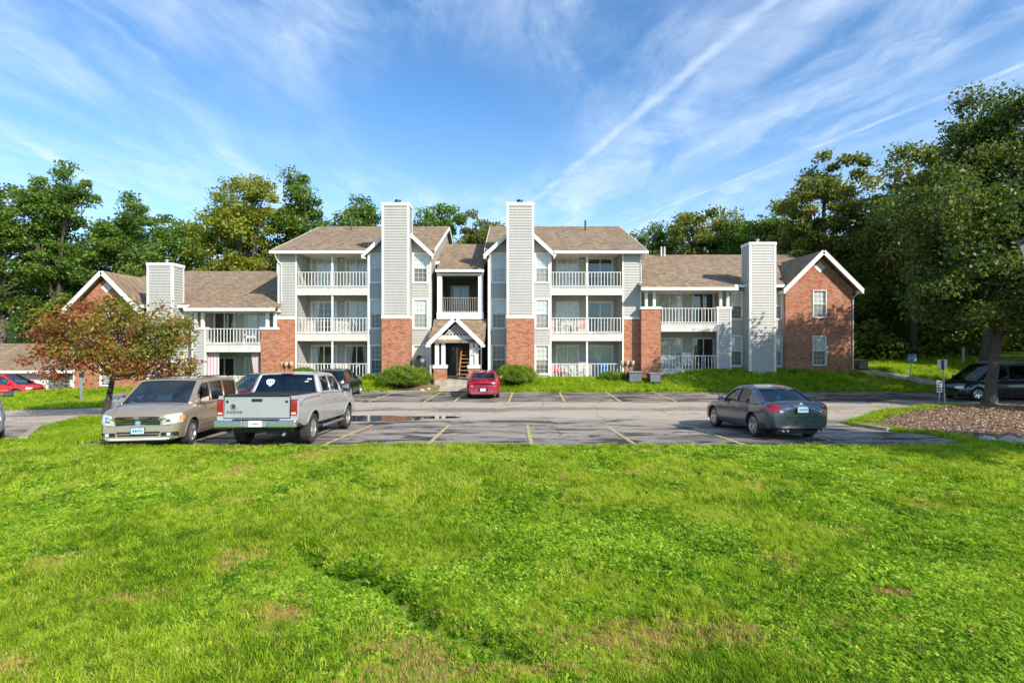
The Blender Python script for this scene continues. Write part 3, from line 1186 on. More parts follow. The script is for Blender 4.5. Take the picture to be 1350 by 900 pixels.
def chimney(X, u0, u1, zb, ztop, zbrick, yf, yb=35.1):
    x0, x1 = sorted((X(u0), X(u1)))
    if zbrick:
        pbox('brick_wall', 'brick', x0 - 0.035, x1 + 0.035, yf - 0.035, yb, zb, zbrick)
        pbox('trim_band', 'trim_white', x0 - 0.06, x1 + 0.06, yf - 0.06, yb, zbrick + 0.002, zbrick + 0.19)
        zs = zbrick + 0.19
    else:
        pbox('foundation', 'concrete', x0 - 0.02, x1 + 0.02, yf - 0.02, yb, zb, zb + 0.22)
        zs = zb + 0.22
    ch = pbox('chimney', 'siding', x0, x1, yf, yb + 0.0, zs, ztop - 0.02)
    siding('y', yf - 0.002, -1, x0, x1, zs, ztop)
    siding('x', x0 - 0.002, -1, yf, yb, zs, ztop)
    siding('x', x1 + 0.002, 1, yf, yb, zs, ztop)
    w = 0.10
    tr = MB()
    for xx, sg in ((x0, -1), (x1, 1)):
        tr.box(xx + sg * 0.035, xx - sg * w, yf - 0.035, yf - 0.001, zs, ztop)
        tr.box(xx + sg * 0.036, xx - sg * 0.0, yf + 0.0, yf + w, zs, ztop)
        tr.box(xx + sg * 0.036, xx - sg * 0.0, yb - w, yb, zs, ztop)
    tr.build('corner_trim', 'trim_white', ch)
    cp = MB()
    cp.box(x0 - 0.06, x1 + 0.06, yf - 0.06, yb + 0.06, ztop - 0.16, ztop + 0.02)
    cp.build('cap', 'trim_white', ch)
    return x0, x1


def half(s, w0):
    def X(u):
        return AX + s * u
    X_main = X
    zt = B0 + 3 * STO - 0.66           # 8.43 eave
    # ---------------- structural core of the three-storey block
    part('wall', 'wall_grey', lambda m: (m.box(X(2.0), X(11.55), 36.85, 52, -1.5, zt),
                                         m.box(X(2.0), X(5.80), 35.10, 36.85, -1.5, zt),
                                         m.box(X(10.48), X(11.55), 35.10, 36.85, -1.5, zt)))
    # floors and ceilings of the balconies
    for k in range(1, 3):
        pbox('balcony_floor', 'trim_dull', X(5.80), X(10.48), 35.12, 36.85, B0 + k * STO - 0.30, B0 + k * STO)
    pbox('balcony_floor', 'concrete', X(5.80), X(10.48), 35.12, 36.85, -0.6, B0 + 0.01)
    pbox('soffit', 'trim_dull', X(5.80), X(10.48), 35.12, 36.85, zt - 0.10, zt - 0.02)
    # bay wall with windows
    wins = []
    for k in range(3):
        z0, z1 = B0 + k * STO + 0.34, B0 + k * STO + 2.13
        for a, b in ((2.10, 2.94), (4.88, 5.68)):
            wins.append((X(a), X(b), z0, z1))
            lit = (s < 0 and a < 3) or (s > 0 and a > 3)
            window(X(a), X(b), z0, z1, YF, cols=3, rows=3, blind=lit, lowblind=True, low='screen_glass' if lit else ('screen_glass' if k < 2 else 'window_glass'))
            if not lit:
                pbox('curtain', 'curtain' if k else 'door_grey', X(a), X(b), YF + 0.075, YF + 0.08, (z0 + z1) / 2, z1)
    siding('y', YF, -1, X(1.90), X(3.08), 0.15, zt + 2.0, wins, span=lambda z: sorted((X(1.90 + max(0, (z - 8.36) / 0.92)), X(3.08))) if z > 8.36 else sorted((X(1.9), X(3.08))))
    siding('y', YF, -1, X(4.66), X(5.84), 0.15, zt + 2.0, wins, span=lambda z: sorted((X(4.66), X(5.84 - max(0, (z - 8.36) / 0.92)))) if z > 8.36 else sorted((X(4.66), X(5.84))))
    # attic wedge behind the bay gable
    part('wall', 'wall_grey', lambda m: m.face([(X(2.0), 35.11, zt), (X(5.75), 35.11, zt), (X(3.87), 35.11, 10.1)]))
    pbox('foundation', 'concrete', X(1.92), X(5.82), 34.985, 35.2, -0.5, 0.16)
    vtrim(X(1.93), YF, 0.15, zt, 0.10)
    vtrim(X(5.83), YF, 0.15, zt, 0.12)
    # chimney
    chimney(X, 3.06, 4.69, -0.4, 11.30, 4.12, YC)
    flue(X(3.85), 34.5, 11.32)
    # outer strip: siding above brick
    brick_front(X(10.52), X(11.64), -0.4, 4.12, YF - 0.03, depth=0.14)
    pbox('trim_band', 'trim_white', X(10.50), X(11.66), YF - 0.055, YF + 0.1, 4.122, 4.27)
    siding('y', YF, -1, X(10.52), X(11.64), 4.27, zt)
    vtrim(X(10.47), YF, -0.2, zt, 0.10)
    vtrim(X(11.60), YF, 4.27, zt, 0.09)
    # side walls (both ends) with gable triangles up to the roof
    zr = pitch_z(43.5, zt)
    for u, sg in ((1.90, -s), (11.65, s)):
        siding('x', X(u), sg, 35.0, 52.0, 0.1 if u < 2 else 4.0, zr - 0.1,
               span=lambda z: (35.0 if z < zt else 34.55 + (z - zt) / 0.38 + 0.3, 52.0 if z < zt else 52.45 - (z - zt) / 0.38 - 0.3))
        part('wall', 'wall_grey', lambda m, u=u, sg=sg: m.hull8([(X(u) - sg * 0.02, 35.1, -1), (X(u) - sg * 0.14, 35.1, -1), (X(u) - sg * 0.14, 51.9, -1), (X(u) - sg * 0.02, 51.9, -1)],
                                                                [(X(u) - sg * 0.02, 35.1, zt), (X(u) - sg * 0.14, 35.1, zt), (X(u) - sg * 0.14, 51.9, zt), (X(u) - sg * 0.02, 51.9, zt)]))
        part('wall', 'wall_grey', lambda m, u=u, sg=sg: m.face([(X(u) - sg * 0.02, 35.1, zt), (X(u) - sg * 0.02, 51.9, zt), (X(u) - sg * 0.02, 43.5, zr - 0.15)]))
    # main roof
    rf = MB()
    ue, ui = 11.95, 1.62
    ze = zt - 0.01

    def sl(u0, u1, ya, yb):
        xa, xb = sorted((X(u0), X(u1)))
        za, zb = (pitch_z(ya, ze), pitch_z(yb, ze))
        slope(rf, [(xa, ya, za), (xb, ya, za), (xb, yb, zb), (xa, yb, zb)])
    sl(5.95, ue, 34.55, 43.5)
    sl(ui, 5.95, 35.12, 43.5)
    xa, xb = sorted((X(ui), X(ue)))
    zr2 = pitch_z(43.5, ze)
    slope(rf, [(xa, 43.5, zr2), (xb, 43.5, zr2), (xb, 52.45, ze), (xa, 52.45, ze)])
    roof = rf.build('roof', 'shingle', bld)
    part('ridge_cap', 'shingle', lambda m: m.hull8([(xa, 43.32, zr2 - 0.06), (xb, 43.32, zr2 - 0.06), (xb, 43.68, zr2 - 0.06), (xa, 43.68, zr2 - 0.06)],
                                                   [(xa, 43.46, zr2 + 0.03), (xb, 43.46, zr2 + 0.03), (xb, 43.54, zr2 + 0.03), (xa, 43.54, zr2 + 0.03)]), parent=roof)
    fa = MB()
    fa.box(X(6.0), X(ue + 0.02), 34.43, 34.56, ze - 0.17, ze + 0.005)
    fa.build('gutter', 'trim_white', bld)
    pbox('soffit', 'trim_dull', X(5.9), X(ue), 34.56, 35.2, ze - 0.14, ze - 0.11 - 0.02)
    for u, y0 in ((ui - 0.02, 35.0), (ue + 0.02, 34.50)):
        rk = MB()
        rk.beam((X(u), y0, pitch_z(y0, ze) - 0.10), (X(u), 43.5, zr2 - 0.10), 0.04, 0.22)
        rk.beam((X(u), 52.5, ze - 0.10), (X(u), 43.5, zr2 - 0.10), 0.04, 0.22)
        rk.build('rake_board', 'trim_white', bld)
    # bay gable roof
    bg = MB()
    za = 10.27
    for uu in (1.62, 6.10):
        zz = za - 0.92 * abs(uu - 3.87)
        P = [(X(3.87), 34.55, za), (X(3.87), 39.5, za), (X(uu), 35.3, zz), (X(uu), 34.55, zz)]
        bg.hull8([(p[0], p[1], p[2] - 0.1) for p in P], P)
    bg.build('roof', 'shingle', bld)
    for uu in (1.60, 6.12):
        bb = MB()
        zz = za - 0.92 * abs(uu - 3.87)
        bb.beam((X(3.87), 34.52, za - 0.09), (X(uu), 34.52, zz - 0.09), 0.05, 0.23, up=(0, 0, 1))
        bb.box(X(uu) - 0.04, X(uu) + 0.12 * (-1 if (uu > 3) == (s > 0) else 1), 34.50, 35.0, zz - 0.24, zz - 0.06)
        bb.build('rake_board', 'trim_white', bld)
    # balconies
    stylesA = {-1: ['half', 'curtain', 'curtain'], 1: ['curtain', 'curtain', 'curtain']}[s]
    stylesB = {-1: ['half', 'half', 'curtain'], 1: ['curtain', 'dark', 'dark']}[s]
    for k in range(3):
        zf = B0 + k * STO
        siding('y', 36.80, -1, X(5.84), X(10.48), zf, zf + 2.5, [(X(6.36), X(7.82), zf - 0.1, zf + 2.15), (X(8.46), X(10.12), zf - 0.1, zf + 2.15)], mat='siding')
        siding('x', X(5.86), s, 35.1, 36.8, zf, zf + 2.5)
        siding('x', X(10.42), -s, 35.1, 36.8, zf, zf + 2.5)
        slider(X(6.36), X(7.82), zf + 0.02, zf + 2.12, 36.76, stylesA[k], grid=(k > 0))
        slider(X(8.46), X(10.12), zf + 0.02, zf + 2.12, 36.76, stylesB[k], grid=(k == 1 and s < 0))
        fixture(X(8.06), 36.78, zf + 2.0)
        o = balcony(X(5.90), X(10.42), zf, YF, band=k > 0)
        po = MB()
        po.box(X(8.17) - 0.05, X(8.17) + 0.05, YF + 0.015, YF + 0.115, zf + 0.022, (zf + STO - 0.5) if k < 2 else zt - 0.1)
        po.build('post', 'trim_white', bld)
    # ---------------- lower wing
    if s < 0:
        def X(u):
            return AX - (u if u < 11.51 else 11.3 + (u - 11.52) * 0.975)
    zw = w0 + 5.23                      # eave
    ye = 34.0

    def pz(y):
        return zw + 0.38 * (y - ye)
    part('wall', 'wall_grey', lambda m: (m.box(X(11.66), X(25.0), 36.35, 52, -2.5, zw), m.box(X(17.1), X(20.7), 35.16, 36.35, -2.5, zw),
                                         m.box(X(20.7), X(25.0), 34.82, 36.35, -2.5, zw), m.box(X(16.95), X(17.15), 34.6, 36.35, -2.5, zw - 0.35)))
    brick_front(X(11.52), X(12.74), w0 - 1.2, w0 + 3.90, YW, depth=0.30)
    pbox('pier_cap', 'trim_white', X(11.46), X(12.80), YW - 0.06, YW + 0.36, w0 + 3.902, w0 + 4.06)
    for u in (11.85, 12.35, ):
        pbox('post', 'trim_white', X(u) - 0.085, X(u) + 0.085, YW + 0.03, YW + 0.20, w0 + 4.062, zw - 0.17)
    pbox('brick_return', 'brick', X(11.53), X(11.66), YW + 0.302, 35.2, w0 - 1.2, w0 + 3.90)
    siding('y', YW, -1, X(16.30), X(17.18), w0 + 0.15, w0 + 3.90)
    part('wall', 'wall_grey', lambda m: m.box(X(16.32), X(17.14), YW + 0.05, YW + 0.3, w0 - 1.0, w0 + 3.9))
    pbox('foundation', 'concrete', X(12.74), X(17.2), YW - 0.02, YW + 0.2, w0 - 1.2, w0 - 0.02)
    pbox('foundation', 'concrete', X(16.30), X(17.18), YW - 0.01, YW + 0.2, w0 - 0.018, w0 + 0.148)
    siding('x', X(17.16), s, YW + 0.02, 35.1, w0, zw - 0.3)
    vtrim(X(16.33), YW, w0 + 0.15, w0 + 3.9, 0.09)
    vtrim(X(17.15), YW, w0 + 0.15, w0 + 3.9, 0.09)
    pbox('pier_cap', 'trim_white', X(16.24), X(17.24), YW - 0.06, YW + 0.36, w0 + 3.902, w0 + 4.06)
    for u in (16.55, 17.0):
        pbox('post', 'trim_white', X(u) - 0.085, X(u) + 0.085, YW + 0.03, YW + 0.20, w0 + 4.062, zw - 0.17)
    pbox('balcony_floor', 'trim_dull', X(12.6), X(16.95), YW + 0.13, 36.35, w0 + 2.70, w0 + 2.99)
    pbox('balcony_floor', 'concrete', X(12.6), X(16.95), YW + 0.13, 36.35, w0 - 0.8, w0)
    pbox('soffit', 'trim_dull', X(11.6), X(17.4), ye + 0.05, 36.35, zw - 0.21, zw - 0.18)
    for k in range(2):
        zf = w0 + k * 2.99
        balcony(X(12.76), X(16.28), zf, YW, band=k > 0)
        siding('y', 36.30, -1, X(12.0), X(16.95), zf, zf + 2.5, [(X(13.0), X(14.62), zf - 0.1, zf + 2.12), (X(15.38), X(16.75), zf - 0.1, zf + 2.12)])
        siding('x', X(12.70), s, YW + 0.3, 36.3, zf, min(zf + 2.45, w0 + 3.9))
        siding('x', X(16.93), -s, YW + 0.3, 36.3, zf, zf + 2.2)
        slider(X(13.0), X(14.62), zf + 0.02, zf + 2.08, 36.26, 'curtain', name='sliding_door')
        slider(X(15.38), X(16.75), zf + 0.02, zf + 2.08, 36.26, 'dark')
        fixture(X(15.02), 36.28, zf + 2.0)
    # window wall beside the chimney
    ww = []
    for z0, z1 in ((w0 + 0.33, w0 + 2.18), (w0 + 3.33, w0 + 4.98)):
        for a, b, lit in ((17.40, 18.10, s < 0), (20.18, 20.66, s > 0)):
            ww.append((X(a), X(b), z0, z1))
            window(X(a), X(b), z0, z1, 35.06, cols=3 if a < 18 else 2, rows=3, blind=True, lowblind=lit)
    siding('y', 35.06, -1, X(17.18), X(20.74), w0 + 0.2, zw, ww)
    pbox('foundation', 'concrete', X(17.2), X(20.72), 35.03, 35.2, w0 - 1.0, w0 + 0.2)
    chimney(X, 18.16, 19.76, w0 - 0.9, w0 + 8.03, None, 34.0, 35.16)
    mbp = MB()
    mbp.lathe([(0.0, 0), (0.09, 0), (0.09, 0.2), (0.13, 0.22), (0.13, 0.28), (0, 0.3)], (X(18.9), 34.6, w0 + 8.05), 'z', 12)
    mbp.build('flue_cap', 'steel', bld, smooth=True)
    # brick gable
    gu0, gu1, gc = 20.74, 25.05, 22.9
    apex = w0 + 7.60
    yg = 34.70

    def gsp(z):
        if z <= zw - 0.15:
            return tuple(sorted((X(gu0), X(gu1))))
        h = max(0.0, (apex - 0.28 - z) / 1.0)
        return tuple(sorted((X(gc - min(h, 2.155)), X(gc + min(h, 2.155)))))
    gh = [(X(22.5), X(23.28), w0 + 0.38, w0 + 2.17), (X(22.5), X(23.28), w0 + 3.40, w0 + 5.08)]
    brick_front(X(gu0), X(gu1), w0 - 1.3, apex - 0.28, yg, gh, 0.12, gsp)
    window(*gh[0], yg, cols=3, rows=3, tw=0.05, lowblind=(s < 0))
    window(*gh[1], yg, cols=3, rows=3, tw=0.05)
    # diamond ornament
    dm = MB()
    zc = apex - 1.02
    c4 = [(X(gc), zc - 0.36), (X(gc) + 0.36, zc), (X(gc), zc + 0.36), (X(gc) - 0.36, zc)]
    dm.hull8([(x, yg - 0.03, z) for x, z in c4], [(x, yg + 0.02, z) for x, z in c4])
    dm.build('diamond_ornament', 'trim_dull', bld)
    # brick side wall
    pbox('brick_return', 'brick', X(24.95), X(25.05), yg + 0.122, 52, w0 - 2.0, zw - 0.02)
    rr = MB()
    for du in (-2.42, 2.42):
        zz = apex - 1.0 * 2.42
        P = [(X(gc), 34.25, apex), (X(gc), 39.6, apex), (X(gc + du), 34.9, zz), (X(gc + du), 34.25, zz)]
        rr.hull8([(p[0], p[1], p[2] - 0.1) for p in P], P)
    rr.build('roof', 'shingle', bld)
    for du in (-2.46, 2.46):
        rb = MB()
        zz = apex - 1.0 * 2.46
        rb.beam((X(gc), 34.22, apex - 0.10), (X(gc + du), 34.22, zz - 0.10), 0.05, 0.25)
        rb.box(X(gc + du) - 0.05, X(gc + du) + 0.05, 34.2, 34.9, zz - 0.27, zz - 0.07)
        rb.build('rake_board', 'trim_white', bld)
    # wing roof
    wr = MB()
    zrw = pz(43.2)

    def ws(u0, u1, ya, yb):
        xa, xb = sorted((X(u0), X(u1)))
        slope(wr, [(xa, ya, pz(ya)), (xb, ya, pz(ya)), (xb, yb, pz(yb)), (xa, yb, pz(yb))])
    ws(11.42, 17.35, ye, 35.2)
    ws(11.66, 17.35, 35.2, 43.2)
    ws(17.35, 20.9, 34.6, 43.2)
    ws(20.9, 25.3, 36.5, 43.2)
    xa, xb = sorted((X(11.66), X(25.3)))
    slope(wr, [(xa, 43.2, zrw), (xb, 43.2, zrw), (xb, 52.4, zw), (xa, 52.4, zw)])
    wr.build('roof', 'shingle', bld)
    part('wall', 'brick', lambda m: m.face([(X(25.04), 36.0, zw - 0.03), (X(25.04), 50.5, zw - 0.03), (X(25.04), 43.2, zrw - 0.15)]))
    fa = MB()
    fa.box(X(11.38), X(17.42), ye - 0.12, ye + 0.01, zw - 0.18, zw + 0.01)
    fa.box(X(17.42), X(20.6), 34.50, 34.61, pz(34.6) - 0.17, pz(34.6) + 0.005)
    fa.build('gutter', 'trim_white', bld)
    part('wall', 'trim_dull', lambda m: m.hull8([(X(17.33), ye + 0.1, zw - 0.2), (X(17.38), ye + 0.1, zw - 0.2), (X(17.38), 35.2, zw - 0.2), (X(17.33), 35.2, zw - 0.2)],
                                                [(X(17.33), ye + 0.1, zw), (X(17.38), ye + 0.1, zw), (X(17.38), 35.2, pz(35.2) - 0.05), (X(17.33), 35.2, pz(35.2) - 0.05)]))
    # downspouts
    ds = MB()
    ds.tube([(X(17.3), ye - 0.05, zw - 0.18), (X(17.3), YW + 0.5, zw - 0.55), (X(17.28), 35.0, w0 + 3.6), (X(17.28), 35.0, w0 + 0.3)], 0.035, 6)
    ds.build('downspout', 'trim_white', bld)
    dd = MB()
    dd.tube([(X(17.3), 34.95, w0 + 0.45), (X(17.35), 34.9, w0 + 0.12), (X(17.6), 34.5, w0 + 0.02), (X(18.25), 33.9, w0 - 0.06)], 0.06, 8)
    dd.tube([(X(20.1), 34.85, w0 + 0.45), (X(20.1), 34.75, w0 + 0.15), (X(20.4), 34.4, w0 + 0.02), (X(21.1), 34.0, w0 - 0.02)], 0.06, 8)
    dd.build('drain_hose', 'black_plastic', bld, smooth=True)
    du = MB()
    du.tube([(X(ue - 0.1), 34.45, ze - 0.15), (X(ue - 0.1), 34.75, ze - 0.5), (X(11.62), 34.95, ze - 0.8), (X(11.62), 34.94, zw + 0.5)], 0.035, 6)
    du.tube([(X(gc + 2.35), 34.3, zw - 0.2), (X(25.0), 34.65, zw - 0.6), (X(25.0), 34.64, w0 + 0.1)], 0.035, 6)
    du.tube([(X(ui + 0.35), 34.6, ze - 0.25), (X(1.84), 34.93, ze - 0.5), (X(1.84), 34.93, 0.3)], 0.035, 6)
    du.build('downspout', 'trim_white', bld)
    # plumbing vents on the roofs
    for u, y in ((9.0, 42.0), (15.0, 42.6), (15.25, 42.6)):
        zz = pitch_z(y, ze) if u < 11 else pz(y)
        v = MB()
        v.tube([(X(u), y, zz - 0.1), (X(u), y, zz + 0.75)], 0.07, 8)
        v.build('vent_pipe', 'steel_dark' if u < 11 else 'trim_dull', bld, smooth=True)


half(-1, -0.46)
half(1, 0.83)

# ---------------- stair core between the two blocks
XL, XR = -4.72, -2.02
part('wall', 'wall_grey', lambda m: (m.box(-5.2, -1.5, 39.0, 52, -1, 8.4),))
siding('y', 38.95, -1, -5.24, -1.48, 0.3, 4.1, mat='wall_shaded')
siding('y', 38.95, -1, -5.24, -1.48, 4.5, 8.3, mat='wall_shaded')
for xx, sg in ((XL, -1), (XR, 1)):
    pbox('wall', 'wall_grey', xx - 0.06, xx + 0.06, 35.5, 39.0, 0.2, 4.05)
    siding('x', xx + sg * 0.065, sg, 35.5, 39.0, 0.3, 4.05)
    siding('x', xx - sg * 0.065, -sg, 35.5, 39.0, 0.3, 4.05, mat='wall_shaded')
pbox('balcony_floor', 'trim_dull', XL - 0.1, XR + 0.1, 35.5, 39.0, 4.06, 4.55)
pbox('trim_band', 'trim_white', XL - 0.16, XR + 0.16, 35.36, 35.5, 4.15, 4.60)
for xx in (XL + 0.02, XR - 0.02):
    pbox('column', 'trim_white', xx - 0.15, xx + 0.15, 35.38, 35.68, 4.602, 7.12)
BAL_MESH = None
o = balcony(XL + 0.17, XR - 0.17, 4.56, 35.42, band=False, bmat='rail_brown', sp=0.15)
pbox('beam', 'trim_white', XL - 0.16, XR + 0.16, 35.36, 35.7, 6.98, 7.2)
pbox('gutter', 'trim_white', XL - 0.22, XR + 0.22, 35.08, 35.2, 7.16, 7.32)
for xx, sg in ((XL, -1), (XR, 1)):
    siding('x', xx + sg * 0.06, sg, 35.7, 39.0, 4.55, 7.6)
    siding('x', xx - sg * 0.06, -sg, 35.7, 39.0, 4.55, 7.1, mat='wall_shaded')
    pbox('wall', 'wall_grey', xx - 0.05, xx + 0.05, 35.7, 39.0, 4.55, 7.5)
pbox('soffit', 'wall_shaded', XL, XR, 35.2, 39.0, 7.10, 7.14)
cr = MB()
slope(cr, [(XL - 0.2, 35.2, 7.32), (XR + 0.2, 35.2, 7.32), (XR + 0.2, 37.4, 8.16), (XL - 0.2, 37.4, 8.16)])
slope(cr, [(-5.25, 37.4, 8.16), (-1.47, 37.4, 8.16), (-1.47, 43.5, 10.45), (-5.25, 43.5, 10.45)])
cr.build('roof', 'shingle', bld)
pbox('rake_board', 'trim_white', -5.24, XL - 0.2, 37.3, 37.42, 7.95, 8.17)
slider(-4.3, -3.1, 4.57, 6.6, 38.9, 'dark', name='landing_door')
# hall door, stair
dr = pbox('door', 'door_grey', -4.45, -3.55, 38.86, 38.92, 0.35, 2.45)
pbox('pane', 'window_glass', -4.25, -3.75, 38.845, 38.858, 1.1, 2.25, parent=dr)
pbox('entrance_floor', 'concrete', XL, XR, 33.3, 39.0, -0.4, 0.34)
st = MB()
st.beam((-3.42, 35.2, 0.42), (-3.42, 38.9, 3.7), 0.05, 0.28)
st.beam((-2.42, 35.2, 0.42), (-2.42, 38.9, 3.7), 0.05, 0.28)
stair = st.build('staircase', 'wood', bld)
tm = None
for k in range(13):
    mb = MB()
    if tm is None:
        mb.box(-0.5, 0.5, -0.14, 0.14, -0.02, 0.02)
        q = mb.build('tread', 'wood', stair)
        tm = q.data
    else:
        q = bpy.data.objects.new('tread', tm)
        link(q, stair)
    q.location = (-2.92, 35.35 + k * 0.275, 0.58 + k * 0.24)
pbox('panel', 'wood', -3.62, -3.47, 35.3, 35.42, 0.34, 2.2)
# porch
PX = -3.43
for x0, x1 in ((-4.79, -4.03), (-2.66, -2.0)):
    pbox('brick_pier', 'brick', x0, x1, 33.35, 33.95, -0.2, 1.05)
    pbox('pier_cap', 'trim_white', x0 - 0.05, x1 + 0.05, 33.30, 34.0, 1.052, 1.26)
    w = (x1 - x0)
    for a in (x0 + 0.18, x1 - 0.18):
        pbox('column', 'trim_white', a - 0.115, a + 0.115, 33.45, 33.68, 1.262, 2.62)
pbox('beam', 'trim_white', -4.8, -1.98, 33.42, 33.75, 2.60, 2.78)
gm = MB()
gm.hull8([(PX - 1.30, 33.40, 2.76), (PX + 1.30, 33.40, 2.76), (PX + 1.30, 33.46, 2.76), (PX - 1.30, 33.46, 2.76)],
         [(PX - 0.98, 33.40, 3.08), (PX + 0.98, 33.40, 3.08), (PX + 0.98, 33.46, 3.08), (PX - 0.98, 33.46, 3.08)])
gm.build('gable_panel', 'trim_dull', bld)
pbox('dark_backing', 'dark_interior', PX - 0.6, PX + 0.6, 33.9, 33.95, 2.85, 3.5)
lt = MB()
az = 4.02
for k in range(-12, 13):
    for sg in (-1, 1):
        # slat line: z = sg*(x-c)+z0, clip to the triangle
        c = k * 0.20
        pts = []
        for i in range(41):
            t = -1.2 + 2.4 * i / 40
            x, z = c + t, 3.05 + sg * t + 0.3
            if z > 3.05 and z < az - 0.12 - abs(x) * 1.0 and abs(x) < 0.95:
                pts.append((PX + x, z))
        if len(pts) > 1:
            yy = 33.43 if sg > 0 else 33.455
            lt.beam((pts[0][0], yy, pts[0][1]), (pts[-1][0], yy, pts[-1][1]), 0.015, 0.045)
lt.build('lattice', 'trim_white', bld)
rf = MB()
for sg in (-1, 1):
    P = [(PX, 33.0, 4.18), (PX, 35.5, 4.18), (PX + sg * 1.62, 34.0, 2.6), (PX + sg * 1.62, 33.0, 2.6)]
    rf.hull8([(p[0], p[1], p[2] - 0.09) for p in P], P)
slope(rf, [(-5.05, 33.25, 2.72), (-1.66, 33.25, 2.72), (-1.66, 35.55, 4.18), (-5.05, 35.55, 4.18)], 0.1)
rf.build('roof', 'shingle', bld)
for sg in (-1, 1):
    rb = MB()
    rb.beam((PX, 32.97, 4.10), (PX + sg * 1.66, 32.97, 2.50), 0.05, 0.25)
    rb.box(PX + sg * 1.55, PX + sg * 1.78, 32.95, 33.5, 2.36, 2.52)
    rb.build('rake_board', 'trim_white', bld)
ds = MB()
ds.tube([(-1.72, 33.2, 2.45), (-2.05, 33.4, 2.2), (-2.35, 33.32, 1.9)], 0.035, 6)
ds.build('downspout', 'trim_white', bld)

# ------------------------------------------------------------------ things standing about the building
def lathe_thing(name, mats, prof, c, n=20, parent=None):
    mb = MB()
    mb.lathe(prof, c, 'z', n)
    return mb.build(name, mats, parent, smooth=True)


def ac_unit(x, y, label, w=0.75, h=0.62):
    z = g1(x, y) + 0.05
    t = thing('air_conditioner', label, 'air conditioner', (x, y, z), group='air conditioners on the ground by the wall')
    pbox('housing', 'steel_dark', x - w / 2, x + w / 2, y - 0.35, y + 0.35, z, z + h, parent=t, bevel=0.03)
    mb = MB()
    for k in range(9):
        mb.box(x - w / 2 + 0.04, x + w / 2 - 0.04, y - 0.365, y - 0.348, z + 0.07 + k * (h - 0.12) / 9, z + 0.09 + k * (h - 0.12) / 9)
    mb.build('louvre', 'steel', t)
    pbox('top_grille', 'steel', x - w / 2 - 0.01, x + w / 2 + 0.01, y - 0.36, y + 0.36, z + h, z + h + 0.03, parent=t)


ac_unit(7.55, 33.75, 'dark air conditioner below the brick corner of the taller block', 0.8)
ac_unit(8.72, 33.55, 'dark air conditioner in front of the right wing brick pier', 0.7, 0.55)
ac_unit(22.7, 35.6, 'small grey air conditioner behind the right corner of the brick gable wall', 0.6, 0.6)


def meters(x, y, z, label, n=3):
    t = thing('gas_meter', label, 'gas meters', (x, y, z))
    for k in range(n):
        xx = x + (k - (n - 1) / 2) * 0.34
        mb = MB()
        mb.lathe([(0, -0.13), (0.10, -0.12), (0.13, 0.0), (0.12, 0.12), (0, 0.14)], (xx, y - 0.15, z), 'z', 10)
        mb.build('meter_body', 'meter_tan', t, smooth=True)
        mb = MB()
        mb.tube([(xx, y - 0.15, z - 0.1), (xx, y - 0.15, z - 0.75)], 0.02, 6)
        mb.build('pipe', 'steel', t)


meters(-14.4, 34.95, 1.28, 'three tan utility meters on the brick wall at the left end of the taller block')
meters(7.35, 34.95, 1.35, 'three tan utility meters on the brick wall at the right end of the taller block')


def dish(x, y, z, label, mats, r=0.32, d=(0.3, -0.9, 0.35)):
    t = thing('satellite_dish', label, 'satellite dish', (x, y, z))
    dv = Vector(d).normalized()
    rot = dv.to_track_quat('Z', 'Y').to_matrix()
    mb = MB()
    mb.lathe([(0.0, 0.0), (r * 0.5, 0.03), (r * 0.85, 0.09), (r, 0.13), (r, 0.15), (r * 0.85, 0.105), (r * 0.5, 0.045), (0, 0.015)], (0, 0, 0), 'z', 20)
    mb.v = [tuple(rot @ Vector(v) + Vector((x, y, z))) for v in mb.v]
    mb.build('reflector', mats, t, smooth=True)
    mb = MB()
    mb.tube([(x, y, z), (x - 0.05, y + 0.4, z - 0.3)], 0.02, 6)
    mb.tube([tuple(rot @ Vector((0, -r * 0.9, 0.1)) + Vector((x, y, z))), tuple(rot @ Vector((0, -0.05, 0.42)) + Vector((x, y, z)))], 0.012, 6)
    mb.build('arm', 'steel', t)


dish(-5.75, 33.9, 1.45, 'dark satellite dish beside the window left of the entrance porch', 'steel_dark', 0.36, d=(0.75, -0.6, 0.45))
dish(-2.42, 33.1, 2.12, 'small grey satellite dish fixed to the right columns of the entrance porch', 'steel', 0.17)


def patio_chair(x, y, z, rz, mats, label, tall=0.85, w=0.55):
    t = thing('patio_chair', label, 'chair', (x, y, z), rz, local=True)
    mb = MB()
    mb.box(-w / 2, w / 2, -0.25, 0.25, 0.36, 0.41)
    mb.build('seat', mats, t, bevel=0.015)
    mb = MB()
    for k in range(5):
        a = -w / 2 + 0.06 + k * (w - 0.12) / 4
        mb.beam((a, 0.24, 0.41), (a * 1.1, 0.36, tall), 0.07, 0.02)
    mb.beam((-w / 2, 0.36, tall), (w / 2, 0.36, tall), 0.03, 0.07)
    mb.build('backrest', mats, t)
    for sx in (-1, 1):
        for sy in (-1, 1):
            mb = MB()
            mb.tube([(sx * w / 2, sy * 0.22, 0.40), (sx * (w / 2 + 0.03), sy * 0.29, 0.0)], 0.022, 6)
            mb.build('leg', mats, t)
        mb = MB()
        mb.beam((sx * w / 2, -0.28, 0.62), (sx * w / 2, 0.30, 0.64), 0.06, 0.025)
        mb.beam((sx * w / 2, -0.26, 0.38), (sx * w / 2, -0.26, 0.62), 0.03, 0.03)
        mb.build('armrest', mats, t)
    return t


